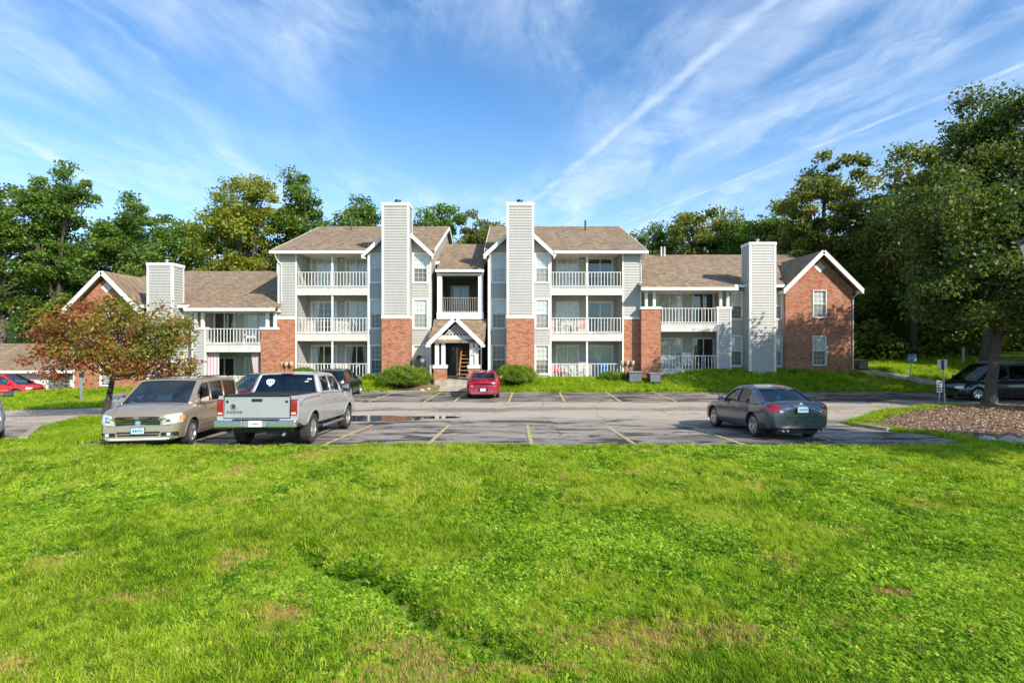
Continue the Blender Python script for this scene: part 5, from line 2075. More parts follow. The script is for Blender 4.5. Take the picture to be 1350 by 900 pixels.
def vnoise(x, y, s, seed):
    """smooth value noise"""
    r = np.random.default_rng(seed).random((256, 256))
    u, v = x * s + 100, y * s + 100
    i, j = np.floor(u).astype(int), np.floor(v).astype(int)
    f, g = u - i, v - j
    f, g = f * f * (3 - 2 * f), g * g * (3 - 2 * g)
    a = r[i % 256, j % 256]
    b = r[(i + 1) % 256, j % 256]
    c = r[i % 256, (j + 1) % 256]
    d = r[(i + 1) % 256, (j + 1) % 256]
    return (a * (1 - f) + b * f) * (1 - g) + (c * (1 - f) + d * f) * g


def fbm(x, y, s, seed, o=4):
    return sum(vnoise(x, y, s * 2 ** k, seed + k) * 0.5 ** k for k in range(o)) / sum(0.5 ** k for k in range(o))


def wedge_points(y0, y1, dens, rng, margin=0.98):
    """points over the lawn in front, evenly per square metre"""
    area = margin * (y1 * y1 - y0 * y0) + 1.2 * (y1 - y0)
    n = int(area * dens)
    y = np.sqrt(y0 * y0 + (y1 * y1 - y0 * y0) * rng.random(n))
    x = (rng.random(n) * 2 - 1) * (margin * y + 0.6)
    return x, y


TR = np.random.default_rng(77)
TG = [tuft_mesh('grass_tuft', 'grass', TR) for _ in range(6)]
TC = [tuft_mesh('clover_tuft', 'clover', TR) for _ in range(5)]
TD = [tuft_mesh('dry_tuft', 'grass', TR) for _ in range(4)]

bands = [(3.4, 6.0, 1100, 0.68), (6.0, 9.0, 620, 0.85), (9.0, 13.9, 340, 1.1)]
GX, GY_, GS = [], [], []
for y0, y1, dn, s in bands:
    x, y = wedge_points(y0, y1, dn, TR)
    GX.append(x)
    GY_.append(y)
    GS.append(np.full(len(x), s))
x, y, s = np.concatenate(GX), np.concatenate(GY_), np.concatenate(GS)
okm = ~inside(LOTS[0], x + 0.10 * (vnoise(x, y, 3.0, 7) - 0.5), y + 0.30 * (vnoise(x, y, 1.7, 3) - 0.62))
okm &= ~inside([(12.4, 13.3), (18, 12.6), (32, 13.0), (32, 25), (12.6, 19.6)], x, y)
x, y, s = x[okm], y[okm], s[okm]


def in_px(x, y):
    return 675 + x / y * 720, 450 + 2.7 * 720 / y


big = fbm(x, y, 0.55, 5)
med = fbm(x, y, 1.7, 15)
# clover takes over towards the right, brown thin turf in patches near the viewer
clov = sm(0.38, 0.64, big * 0.55 + 0.45 * med + 0.10 * np.tanh(x / 3.5) + 0.04 * sm(9, 6, y)) * sm(3.6, 5.2, y + 0.8 * (x > 2.5))
dryn = fbm(x, y, 0.9, 31)


def patch_at(cx, cy, rx, ry):
    return np.exp(-(((x - cx) / rx) ** 2 + ((y - cy) / ry) ** 2))


dry = sm(0.60, 0.90, dryn + 0.04 * sm(8, 4, y) + 0.22 * patch_at(1.3, 5.0, 1.0, 0.45) + 0.16 * patch_at(3.0, 5.2, 1.2, 0.4) + 0.20 * patch_at(-3.9, 5.2, 0.7, 0.22)
         + 0.22 * patch_at(-4.4, 4.4, 0.5, 0.3) + 0.15 * patch_at(-2.5, 4.6, 0.7, 0.4) + 0.10 * patch_at(-3, 12.9, 4.0, 0.5) + 0.12 * patch_at(1.0, 4.4, 2.5, 0.5))
lush = sm(0.5, 0.62, fbm(x, y, 0.8, 61) + 0.25 * patch_at(-2.9, 4.5, 1.1, 0.6) + 0.12 * patch_at(-3.6, 5.6, 0.8, 0.5))
rn = TR.random(len(x))
is_c = rn < clov * 0.9 * (1 - dry)
is_d = (~is_c) & (TR.random(len(x)) < dry * 0.72)
is_g = ~is_c & ~is_d
bare = np.zeros(len(x))
for cx_, cy_, rx, ry, _ in BARE:
    bare = np.maximum(bare, np.exp(-(((x - cx_) / rx) ** 2 + ((y - cy_) / ry) ** 2)))
gone = TR.random(len(x)) < bare * 0.55
is_c &= TR.random(len(x)) > bare * 1.3
is_g &= ~gone
is_d |= gone & (TR.random(len(x)) < 0.55)
# broad dark-green weeds fill the rut; darker tint also stands in for its shade
ax, ay, bx2, by2 = -3.1, 7.3, 0.2, 4.4
L_ = math.hypot(bx2 - ax, by2 - ay)
tt = ((x - ax) * (bx2 - ax) + (y - ay) * (by2 - ay)) / L_ / L_
dd_ = ((x - ax) * (by2 - ay) - (y - ay) * (bx2 - ax)) / L_ + 0.09 * np.sin(5.0 * tt * 3.1)
rut = np.exp(-(dd_ / 0.16) ** 2) * ((tt > 0.05) & (tt < 0.95))
conv = is_g & (TR.random(len(x)) < rut)
is_g &= ~conv
is_c |= conv
P = np.stack([x, y, gz(x, y) + 0.035], 1)
tg = np.clip(0.42 + 0.32 * (fbm(x, y, 1.1, 81) - 0.5) * 2 + 0.27 * TR.normal(size=len(x)) + 0.10 * (y > 9) + 0.3 * dry - 0.10 * lush, 0, 1)
hsc = s * (0.70 + 0.45 * TR.random(len(x))) * (1 + 0.55 * lush) * (1 - 0.45 * dry)
scatter('grass', P[is_g], hsc[is_g], tg[is_g], TG, 'grass_blade')
scatter('clover', P[is_c], (s * (0.60 + 0.38 * TR.random(len(x))))[is_c], np.clip(0.5 + 0.30 * TR.normal(size=len(x)) + 0.9 * (fbm(x, y, 1.3, 91) - 0.5) - 0.5 * rut, 0, 1)[is_c], TC, 'clover_leaf')  # lower tint along the rut paints in its shade
scatter('dry_grass', P[is_d], (hsc * 0.9)[is_d], TR.random(is_d.sum()), TD, 'dry_blade')

# pale beads standing in for the glints on the clover
kf = is_c & (TR.random(len(x)) < 0.002 + 0.011 * (x > 2) * (y > 7))
mb = MB()
mb.lathe([(0, 0.055), (0.006, 0.057), (0.009, 0.064), (0.006, 0.072), (0, 0.074)], (0, 0, 0), 'z', 6)
fo = mb.build('glint_bead', 'trim_dull')
fme = fo.data
bpy.data.objects.remove(fo)
scatter('clover_glints', P[kf], s[kf] * 0.95, TR.random(kf.sum()), [fme], 'trim_dull')

# the other lawns: strip before the building, grass islands
def lawn_area(poly, dens, seed, sc, holes=()):
    rng = np.random.default_rng(seed)
    xs_, ys_ = [p[0] for p in poly], [p[1] for p in poly]
    A = (max(xs_) - min(xs_)) * (max(ys_) - min(ys_))
    n = int(A * dens)
    x = min(xs_) + (max(xs_) - min(xs_)) * rng.random(n)
    y = min(ys_) + (max(ys_) - min(ys_)) * rng.random(n)
    k = inside(poly, x, y)
    for h in list(holes) + LOTS[:1]:
        k &= ~inside(h, x, y)
    return x[k], y[k], np.full(k.sum(), sc)


areas = [
    lawn_area([(-17.4, 15.2), (-11.6, 13.6), (-11.6, 22.2), (-17.4, 22.2)], 170, 201, 1.5, [[(-30, 15.0), (-13.7, 15.2), (-16.6, 19.1), (-17.5, 22), (-30, 22)]]),
    lawn_area([(-34, 26.9), (-15.6, 26.9), (-15.6, 36), (-34, 36)], 42, 202, 2.4),
    lawn_area([(-15.6, 32.2), (-7.2, 32.2), (-7.2, 35), (-15.6, 35)], 60, 203, 2.4),
    lawn_area([(-2.0, 32.2), (20.5, 32.2), (20.5, 35), (-2.0, 35)], 60, 204, 2.4),
    lawn_area([(20.0, 31.8), (34, 31.8), (34, 44), (20.0, 40)], 26, 205, 2.6, [[(21.9, 35.0), (26.6, 32.3), (27.6, 32.0), (27.3, 32.9), (22.2, 36.0)]]),
    lawn_area([(11.8, 13.8), (19, 13.5), (15.5, 22.5), (12.0, 20)], 120, 206, 1.5, [[(12.35, 13.3), (32, 13.0), (32, 25), (14.6, 21.7), (12.5, 19.6), (12.5, 16.5)]]),
    lawn_area([(-2.9, 31.9), (-2.0, 31.9), (-2.0, 34), (-2.9, 34)], 10, 207, 2.0),
    lawn_area([(13.0, 19.5), (20.5, 24.6), (19.8, 25.3), (12.4, 19.9)], 70, 208, 1.5),
]
x = np.concatenate([a[0] for a in areas])
y = np.concatenate([a[1] for a in areas])
s = np.concatenate([a[2] for a in areas])
P = np.stack([x, y, gz(x, y) + 0.03], 1)
n = len(x)
scatter('grass', P, s * (0.7 + 0.5 * TR.random(n)), np.clip(0.40 + 0.5 * (fbm(x, y, 0.6, 83) - 0.5) + 0.16 * TR.normal(size=n), 0, 1), TG, 'grass_blade')

# wood chips on the mulch bed
rng = np.random.default_rng(5)
n = 15000
x = 12.2 + 13.7 * rng.random(n)
y = 12.6 + 12.6 * rng.random(n)
k = inside([(12.4, 19.5), (14.9, 21.6), (18.5, 24.2), (20.0, 24.9), (26, 25.0), (26, 12.9), (18, 12.6), (12.3, 13.4), (12.4, 14.8), (12.5, 16.4), (12.45, 18.0)], x, y)
x, y = x[k], y[k]
simple_leaf = mat_leaf('chip_leaf', [(0.17, 0.09, 0.05), (0.34, 0.21, 0.125), (0.54, 0.40, 0.27)], trans=0.02, gloss=0.2)
leaf_cloud('wood_chips', np.stack([x, y, gz(x, y) + 0.055 + 0.05 * rng.random(len(x))], 1), 0.06 + 0.08 * rng.random(len(x)), rng.random(len(x)), 'chip_leaf', None, flat=0.9, aspect=0.45, rng=rng)

# fallen leaves on the near lawn
rng = np.random.default_rng(15)
fl_mesh = None
for k, (px, py, sz) in enumerate([(573, 816, 0.05), (1213, 873, 0.06), (1010, 800, 0.035), (1280, 845, 0.04), (205, 712, 0.05), (975, 829, 0.04), (330, 692, 0.05), (760, 742, 0.04), (110, 640, 0.05), (480, 668, 0.05), (905, 655, 0.05), (640, 870, 0.04)]):
    y = 2.7 * 720 / (py - 450)
    x = (px - 675) / 720 * y
    if fl_mesh is None:
        mb = MB()
        mb.add([(-0.5, 0, 0.02), (-0.2, 0.36, 0.12), (0.25, 0.30, 0.02), (0.6, 0, 0.15), (0.2, -0.34, 0.02), (-0.25, -0.28, 0.10), (0, 0, 0)],
               [(0, 1, 6), (1, 2, 6), (2, 3, 6), (3, 4, 6), (4, 5, 6), (5, 0, 6)])
        simple('dead_leaf', (0.42, 0.20, 0.09), 0.8, var=0.25)
        o = mb.build('fallen_leaf', 'dead_leaf')
        fl_mesh = o.data
    else:
        o = bpy.data.objects.new('fallen_leaf', fl_mesh)
        link(o)
    o.location = (x, y, g1(x, y) + 0.085)
    o.rotation_euler = (rng.uniform(-0.5, 0.2), rng.uniform(-0.4, 0.4), rng.uniform(0, 6))
    o.scale = (sz, sz, sz)
    where = ['in the dark rut at the centre foreground', 'near the bottom right corner', 'right of the bare red patch', 'at the lower right edge', 'on the left lawn', 'beside the bare patch', 'on the left middle lawn',
             'at the middle of the lawn', 'on the upper left lawn', 'in front of the empty stall', 'on the clover at the right', 'at the bottom edge of the lawn'][k]
    tag(o, 'small brown fallen leaf lying ' + where, 'leaf', 'fallen leaves on the lawn')


def boulder(x, y, sx, sy, sz, seed, label):
    bm = bmesh.new()
    bmesh.ops.create_icosphere(bm, subdivisions=3, radius=1)
    rng = np.random.default_rng(seed)
    ph = rng.random(6) * 6
    for v in bm.verts:
        c = v.co
        d = 1 + 0.10 * math.sin(3 * c.x + ph[0]) * math.cos(2.5 * c.y + ph[1]) + 0.07 * math.sin(5 * c.z + 4 * c.x + ph[2])
        v.co = Vector((c.x * sx * d, c.y * sy * d, (c.z * sz if c.z > 0 else c.z * sz * 0.5) * d))
    me = bpy.data.meshes.new('boulder')
    bm.to_mesh(me)
    bm.free()
    me.materials.append(M['boulder'])
    me.polygons.foreach_set('use_smooth', [True] * len(me.polygons))
    o = bpy.data.objects.new('boulder', me)
    link(o)
    o.location = (x, y, g1(x, y) + 0.06)
    tag(o, label, 'boulder', 'boulders edging the mulch bed')


boulder(tx(1303, 14.1), 14.1, 0.20, 0.17, 0.13, 1, 'left boulder at the edge of the mulch bed, its front in shade')
boulder(tx(1332, 13.9), 13.9, 0.24, 0.19, 0.15, 2, 'pale middle boulder at the edge of the mulch bed')
boulder(tx(1352, 13.6), 13.6, 0.20, 0.16, 0.12, 3, 'boulder at the picture\'s right edge beside the pale boulder')
boulder(tx(565, 32.6), 32.6, 0.14, 0.1, 0.09, 4, 'small pale stone between the left bush and the porch')
boulder(tx(556, 32.4), 32.4, 0.17, 0.1, 0.07, 5, 'flat pale stone at the foot of the bush left of the porch')

# ------------------------------------------------------------------ vehicles (x forward, z up, wheels on z=0)
def curve(keys, xs, sig=0.07):
    keys = sorted(keys)
    kx, ky = [k[0] for k in keys], [k[1] for k in keys]
    g = np.linspace(kx[0] - 0.5, kx[-1] + 0.5, 900)
    v = np.interp(g, kx, ky)
    if sig > 0:
        dx = g[1] - g[0]
        m = max(1, int(3 * sig / dx))
        w = np.exp(-0.5 * (np.arange(-m, m + 1) * dx / sig) ** 2)
        v = np.convolve(np.pad(v, m, mode='edge'), w / w.sum(), 'valid')
    return np.interp(xs, g, v)


def loft(mb, rings, closed_ring=True, caps=True, mats=None):
    n = len(rings[0])
    base = len(mb.v)
    for r in rings:
        mb.v.extend([tuple(p) for p in r])
    for i in range(len(rings) - 1):
        for k in range(n if closed_ring else n - 1):
            k2 = (k + 1) % n
            mb.f.append((base + i * n + k, base + (i + 1) * n + k, base + (i + 1) * n + k2, base + i * n + k2))
            mb.mi.append(mats(i, k) if mats else 0)
    if caps:
        mb.f.append(tuple(base + k for k in range(n)))
        mb.mi.append(0)
        mb.f.append(tuple(base + (len(rings) - 1) * n + k for k in range(n - 1, -1, -1)))
        mb.mi.append(0)


def wheel_obj(root, x, y, r, w, style, side):
    """wheel > tyre, rim; outer face towards +-y (side)"""
    sd = side
    hb = MB()
    hb.lathe([(0.0, sd * w * 0.30), (0.05, sd * w * 0.34), (0.062, sd * w * 0.28), (0.062, 0)], (x, y, r), 'y', 14)
    hub = hb.build('wheel', 'alloy', root, smooth=True)
    ty = MB()
    ri = r * style.get('rim', 0.66)
    hw = w / 2
    ty.lathe([(ri, -hw * 0.8), (ri + 0.02, -hw * 0.95), (r - 0.04, -hw), (r - 0.008, -hw * 0.8), (r, -hw * 0.45), (r - 0.006, -hw * 0.2), (r, 0), (r - 0.006, hw * 0.2), (r, hw * 0.45), (r - 0.008, hw * 0.8),
              (r - 0.04, hw), (ri + 0.02, hw * 0.95), (ri, hw * 0.8)], (x, y, r), 'y', 40)
    ty.build('tyre', 'rubber', hub, smooth=True)
    rm = MB()
    rm.lathe([(ri + 0.005, sd * hw * 0.85), (ri - 0.015, sd * hw * 0.9), (ri - 0.03, sd * hw * 0.55), (ri - 0.03, -sd * hw * 0.6)], (x, y, r), 'y', 40)
    rm.cur = 1
    rm.lathe([(ri - 0.03, -sd * hw * 0.05), (0.0, -sd * hw * 0.05)], (x, y, r), 'y', 24)
    rm.cur = 0
    n = style.get('n', 5)
    tw = style.get('w', 0.05)
    for k in range(n):
        a = 2 * math.pi * k / n + 0.3
        for da in ((-style['dbl'], style['dbl']) if style.get('dbl') else (0,)):
            c, s = math.cos(a), math.sin(a)
            c2, s2 = math.cos(a + da), math.sin(a + da)
            p = Vector((x + 0.035 * c, y + sd * w * 0.27, r + 0.035 * s))
            q = Vector((x + (ri - 0.02) * c2, y + sd * w * 0.36, r + (ri - 0.02) * s2))
            rm.beam(p, q, tw, 0.03, up=(0, 1, 0))
    rm.build('rim', ['alloy', 'hub_dark'], hub, smooth=True, angle=40)
    return hub


class Car:
    def __init__(self, name, label, cat, S, loc, heading, group=None):
        """heading: angle of the nose in the ground plane"""
        self.S = S
        z = S.get('z', g1(loc[0], loc[1]))
        self.root = thing(name, label, cat, (loc[0], loc[1], z), heading, local=True, group=group)
        # tilt with the ground
        h = Vector((math.cos(heading), math.sin(heading)))
        a = 1.3
        dz = (g1(loc[0] + h.x * a, loc[1] + h.y * a) - g1(loc[0] - h.x * a, loc[1] - h.y * a)) / (2 * a)
        if 'z' not in S:
            self.root.rotation_euler = (0, -math.atan(dz), heading)
            self.root.location.z = (g1(loc[0] + h.x * a, loc[1] + h.y * a) + g1(loc[0] - h.x * a, loc[1] - h.y * a)) / 2 + 0.003
        self.body()
        self.house()
        for x in (S['fa'], S['ra']):
            for sd in (-1, 1):
                wheel_obj(self.root, x, sd * (S['W'] / 2 - S['tw'] / 2 - 0.025), S['r'], S['tw'], S['rimst'], sd)

    def wid(self, xs):
        S = self.S
        h = S['L'] / 2
        k = S.get('nose', 0.80)
        t = S.get('tail', 0.84)
        return curve([(-h, t), (-h + 0.05, t + 0.06), (-h + 0.18, 0.955), (-h + 0.5, 0.99), (-h + 1.2, 1.0), (h - 1.2, 1.0), (h - 0.55, 0.975), (h - 0.22, 0.93), (h - 0.06, k + 0.06), (h, k)], xs, 0.03) * S['W'] / 2

    def bow(self, x, y):
        S = self.S
        h = S['L'] / 2
        f = max(0, min(1, (abs(x) - (h - 0.55)) / 0.55))
        b = S.get('bowf', 0.16) if x > 0 else S.get('bowr', 0.10)
        return x - math.copysign(b * f * f * (y / (S['W'] / 2)) ** 2, x)

    def body(self):
        S = self.S
        h = S['L'] / 2
        ends = [0, 0.025, 0.07, 0.13, 0.21, 0.31, 0.43]
        xs = sorted(set([-h + e for e in ends] + [h - e for e in ends] + list(np.linspace(-h + 0.55, h - 0.55, 34))))
        xs = np.array(xs)
        w = self.wid(xs)
        zt = curve(S['zt'], xs, 0.05)
        zs = curve(S['zs'], xs, 0.05)
        zb = curve(S.get('zb', [(-h, S['clear'] + 0.06), (-h + 0.4, S['clear']), (h - 0.5, S['clear']), (h, S['clear'] + 0.02)]), xs, 0.05)
        sh = S.get('shoulder', 0.90)
        rings = []
        for i, x in enumerate(xs):
            W_, b, s_, t_ = w[i], zb[i], zs[i], zt[i]
            H = s_ - b
            half = [(0.80, b), (0.93, b + 0.04), (0.975, b + 0.13 * H + 0.03), (0.993, b + 0.34 * H), (1.0, b + 0.52 * H), (0.995, b + 0.70 * H), (0.978, b + 0.86 * H), (0.952, b + 0.95 * H), (sh, s_ + 0.004),
                    (sh * 0.86, s_ + (t_ - s_) * 0.45), (sh * 0.6, s_ + (t_ - s_) * 0.80), (sh * 0.3, s_ + (t_ - s_) * 0.96), (0, t_)]
            r = [(self.bow(x, f * W_), f * W_, z) for f, z in half]
            r += [(self.bow(x, f * W_), -f * W_, z) for f, z in half[-2::-1]]
            rings.append(r)
        n = len(rings[0])
        x4, x1 = S['x4'], S['x1']

        def mt(i, k):
            if x4 + 0.10 < xs[i] and xs[i + 1] < x1 - 0.12 and 8 <= k <= n - 10:
                return 1
            if k == n - 1 or k == 0 and False:
                return 1
            return 0
        mb = MB()
        loft(mb, rings, True, True, mt)
        o = mb.build('body', [S['paint'], 'dark_interior'], None)
        bm = bmesh.new()
        bm.from_mesh(o.data)
        bmesh.ops.recalc_face_normals(bm, faces=bm.faces[:])
        bm.to_mesh(o.data)
        bm.free()
        # wheel wells and, for a pickup, the open bed
        cut = MB()
        cut.cur = 1
        R_ = S['r'] + S.get('gap', 0.055)
        for x in (S['fa'], S['ra']):
            for sd in (-1, 1):
                y0, y1 = sorted((sd * (S['W'] / 2 + 0.3), sd * (S['W'] / 2 - S['tw'] - 0.10)))
                cut.lathe([(0.0001, y0), (R_, y0), (R_, y1), (0.0001, y1)], (x, 0, S['r'] * 1.02), 'y', 48)
        if 'bed' in S:
            b0, b1, bz = S['bed']
            cut.box(b0, b1, -S['W'] / 2 + 0.13, S['W'] / 2 - 0.13, bz, 3)
        c = cut.build('cut', [S['paint'], 'dark_interior'])
        bm = bmesh.new()
        bm.from_mesh(c.data)
        bmesh.ops.remove_doubles(bm, verts=bm.verts[:], dist=0.0005)
        bmesh.ops.recalc_face_normals(bm, faces=bm.faces[:])
        bm.to_mesh(c.data)
        bm.free()
        md = o.modifiers.new('b', 'BOOLEAN')
        md.operation = 'DIFFERENCE'
        md.solver = 'EXACT'
        md.object = c
        dg = bpy.context.evaluated_depsgraph_get()
        me = bpy.data.meshes.new_from_object(o.evaluated_get(dg))
        o.modifiers.clear()
        o.data = me
        bpy.data.objects.remove(c)
        me.polygons.foreach_set('use_smooth', [True] * len(me.polygons))
        me.set_sharp_from_angle(angle=R(38))
        me.name = 'body'
        o.parent = self.root
        self.bodyo = o
        self.bvh = BVHTree.FromPolygons([v.co[:] for v in me.vertices], [tuple(p.vertices) for p in me.polygons])
        # underbody
        mb = MB()
        mb.box(-h + 0.35, h - 0.35, -S['W'] / 2 + 0.32, S['W'] / 2 - 0.32, S['clear'] - 0.06, S['clear'] + 0.12)
        for x in (S['fa'], S['ra']):
            mb.tube([(x, -S['W'] / 2 + 0.15, S['r']), (x, S['W'] / 2 - 0.15, S['r'])], 0.05, 8)
        mb.build('underbody', 'black_plastic', self.root)

    def house(self):
        """roof, pillars and glass"""
        S = self.S
        x1, x2, x3, x4, H = S['x1'], S['x2'], S['x3'], S['x4'], S['H']
        zs1, zs4 = float(curve(S['zs'], [x1], 0.05)[0]), float(curve(S['zs'], [x4], 0.05)[0])
        roof = [(x4, zs4 + 0.01), (x3, H - S.get('rdrop', 0.05)), ((x2 + x3) / 2, H), (x2, H - S.get('fdrop', 0.045)), (x1, zs1 + 0.015)]
        st = {x1, x4, x1 - 0.05, x4 + 0.03, x2, x3, x2 - 0.04, x3 + 0.04}
        for a, b in S['win']:
            st |= {a, b}
        for k in range(1, 9):
            st.add(x1 + (x2 - x1) * k / 9)
            st.add(x4 + (x3 - x4) * k / 9)
        for k in range(1, 14):
            st.add(x3 + (x2 - x3) * k / 14)
        xs = sorted(st)
        o = [xs[0]]
        for v in xs[1:]:
            if v - o[-1] > 0.012 or any(abs(v - q) < 1e-6 for ab in S['win'] for q in ab):
                o.append(v)
        xs = np.array(o)
        zc = curve(roof, xs, S.get('rsig', 0.06))
        if 'bl' in S:
            zc = np.where(xs < x3 + 0.02, np.interp(xs, [x4, x3 - 0.01, x3 + 0.02], [zs4 + 0.01, H - 0.07, H - 0.04]), zc)
        zb = curve(S['zs'], xs, 0.05) - 0.03
        zc = np.maximum(zc, zb + 0.02)
        sh = S.get('shoulder', 0.90)
        wb = curve([(-9, 1), (9, 1)], xs, 0) * 0 + self.wid(xs) * (sh - 0.012)
        tum = S.get('tumble', 0.17)
        Hs = H - np.mean(zb)
        rings = []
        bwf, bwr = S.get('wbow', 0.14), S.get('rbow', 0.08)
        for i, x in enumerate(xs):
            B, hh = wb[i], zc[i] - zb[i]
            we = B - tum * min(1, hh / Hs)
            ze = zc[i] - 0.035 * min(1, hh / 0.2)
            half = []
            for f in (0, 0.13, 0.5, 0.90, 1.0):
                bul = 0.022 * math.sin(math.pi * f)
                half.append((B + (we - B) * f + bul, zb[i] + (ze - zb[i]) * f))
            pw = 0.075
            half += [(we - 0.03, zc[i] - 0.008), (we - pw, zc[i]), ((we - pw) * 0.66, zc[i] + 0.010), ((we - pw) * 0.33, zc[i] + 0.016), (0, zc[i] + 0.018)]

            def bw(y):
                t = 1 - (y / max(B, 0.1)) ** 2
                if x > x2 - 0.1:
                    f = min(1, (x - x2 + 0.1) / (x1 - x2 + 0.1))
                    return x + bwf * (0.35 + 0.65 * f) * t - bwf * 0.35
                if x < x3 + 0.1:
                    f = min(1, (x3 + 0.1 - x) / (x3 + 0.1 - x4))
                    return x - bwr * (0.35 + 0.65 * f) * t + bwr * 0.35
                return x
            r = [(bw(y), y, z) for y, z in half]
            r += [(bw(y), -y, z) for y, z in half[-2::-1]]
            rings.append(r)
        n = len(rings[0])
        V = [p for r in rings for p in r]
        shell, glass = [], {}
        fx1 = S.get('ws', (x2 + 0.03, x1 - 0.02))
        rx1 = S.get('bl', (x4 + 0.05, x3 - 0.03))
        for i in range(len(xs) - 1):
            xm = (xs[i] + xs[i + 1]) / 2
            for k in range(n - 1):
                f = (i * n + k, (i + 1) * n + k, (i + 1) * n + k + 1, i * n + k + 1)
                kk = min(k, n - 2 - k)
                key = None
                if kk in (1, 2):
                    for j, (a, b) in enumerate(S['win']):
                        if a <= xs[i] + 1e-6 and xs[i + 1] <= b + 1e-6:
                            key = ('side_window', j, 0 if k < n / 2 else 1)
                if kk >= 6:
                    if fx1[0] < xm < fx1[1]:
                        key = ('windshield', 0, 0)
                    elif rx1[0] < xm < rx1[1]:
                        key = ('rear_window', 0, 0)
                if key:
                    glass.setdefault(key, []).append(f)
                else:
                    shell.append(f)

        def mk(name, faces, mat, smooth=True, push=0.0):
            used = sorted({i for f in faces for i in f})
            mp = {v: i for i, v in enumerate(used)}
            me = bpy.data.meshes.new(name)
            me.from_pydata([V[u] for u in used], [], [tuple(mp[i] for i in f) for f in faces])
            me.materials.append(M[mat])
            me.polygons.foreach_set('use_smooth', [True] * len(me.polygons))
            me.set_sharp_from_angle(angle=R(40))
            o = bpy.data.objects.new(name, me)
            link(o, self.root)
            return o
        c = mk('cabin', shell, S['paint'])
        s = c.modifiers.new('thick', 'SOLIDIFY')
        s.thickness = 0.03
        s.offset = 1 if False else -1
        for key, faces in glass.items():
            g = S.get('glass', 'car_glass')
            if key[0] == 'windshield':
                g = S.get('wglass', g)
            if key[0] == 'rear_window':
                g = S.get('rglass', g)
            mk(key[0], faces, g)
        # dark seals round the glass: thin tubes on the border of each pane
        for key, faces in glass.items():
            cnt = {}
            for f in faces:
                for a, b in zip(f, f[1:] + f[:1]):
                    e = (min(a, b), max(a, b))
                    cnt[e] = cnt.get(e, 0) + 1
            mb = MB()
            for (a, b), q in cnt.items():
                if q == 1 and (Vector(V[a]) - Vector(V[b])).length > 1e-4:
                    mb.tube([V[a], V[b]], 0.011, 4, cap=False)
            mb.build('window_seal', 'black_plastic', self.root)
        # seats
        zf = float(np.mean(zb)) + 0.0
        for sx, rows in S.get('seats', [(-0.05, 2), (-0.95, 3)]):
            for q in range(rows):
                yy = (q - (rows - 1) / 2) * (0.74 if rows == 2 else 0.46)
                mb = MB()
                t = S.get('seat_h', 0.20)
                mb.hull8([(sx - 0.02, yy - 0.22, zf - 0.02), (sx + 0.12, yy - 0.22, zf - 0.02), (sx + 0.12, yy + 0.22, zf - 0.02), (sx - 0.02, yy + 0.22, zf - 0.02)],
                         [(sx - 0.12, yy - 0.17, zf + t), (sx - 0.02, yy - 0.17, zf + t), (sx - 0.02, yy + 0.17, zf + t), (sx - 0.12, yy + 0.17, zf + t)])
                mb.box(sx - 0.15, sx - 0.06, yy - 0.12, yy + 0.12, zf + t + 0.02, zf + t + 0.17)
                mb.build('seat', 'seat_cloth', self.root, bevel=0.02)
        mb = MB()
        mb.box(x1 - 0.75, x1 - 0.10, -wb.max() + 0.08, wb.max() - 0.08, zf - 0.05, zf + 0.07)
        mb.build('dashboard', 'dark_interior', self.root, bevel=0.03)
        mb = MB()
        prf = [(0.18 + 0.014 * math.cos(a), 0.014 * math.sin(a)) for a in np.linspace(0, 2 * math.pi, 7)]
        mb.lathe(prf, (0, 0, 0), 'x', 20)
        mb.v = [(v[0] * 0.9 - v[2] * 0.35 + x1 - 0.80, v[1] + 0.37, v[2] * 0.95 + v[0] * 0.3 + zf + 0.10) for v in mb.v]
        mb.build('steering_wheel', 'black_plastic', self.root)
        # door mirrors
        for sd in (-1, 1):
            xm, zm = S.get('mirror', (x1 - 0.42, zf + 0.13))
            ym = sd * (np.interp(xm, xs, wb) + 0.02)
            mb = MB()
            ms = S.get('msize', 1.0)
            mb.hull8([(xm - 0.03, ym + sd * 0.03, zm - 0.05), (xm + 0.08, ym + sd * 0.04, zm - 0.04), (xm + 0.04, ym + sd * 0.22 * ms, zm - 0.03 * ms), (xm - 0.05, ym + sd * 0.23 * ms, zm - 0.05 * ms)],
                     [(xm - 0.03, ym + sd * 0.05, zm + 0.07 * ms), (xm + 0.06, ym + sd * 0.05, zm + 0.06 * ms), (xm + 0.02, ym + sd * 0.21 * ms, zm + 0.10 * ms), (xm - 0.05, ym + sd * 0.22 * ms, zm + 0.12 * ms)])
            mb.beam((xm, ym - sd * 0.04, zm - 0.02), (xm, ym + sd * 0.05, zm), 0.06, 0.04)
            mo = mb.build('door_mirror', S.get('mirmat', S['paint']), self.root, bevel=0.012)
            mb = MB()
            mb.face([(xm - 0.056, ym + sd * 0.06, zm - 0.03), (xm - 0.056, ym + sd * 0.21 * ms, zm - 0.03), (xm - 0.056, ym + sd * 0.20 * ms, zm + 0.09 * ms), (xm - 0.056, ym + sd * 0.065, zm + 0.06)])
            mb.build('mirror_glass', 'chrome', mo)

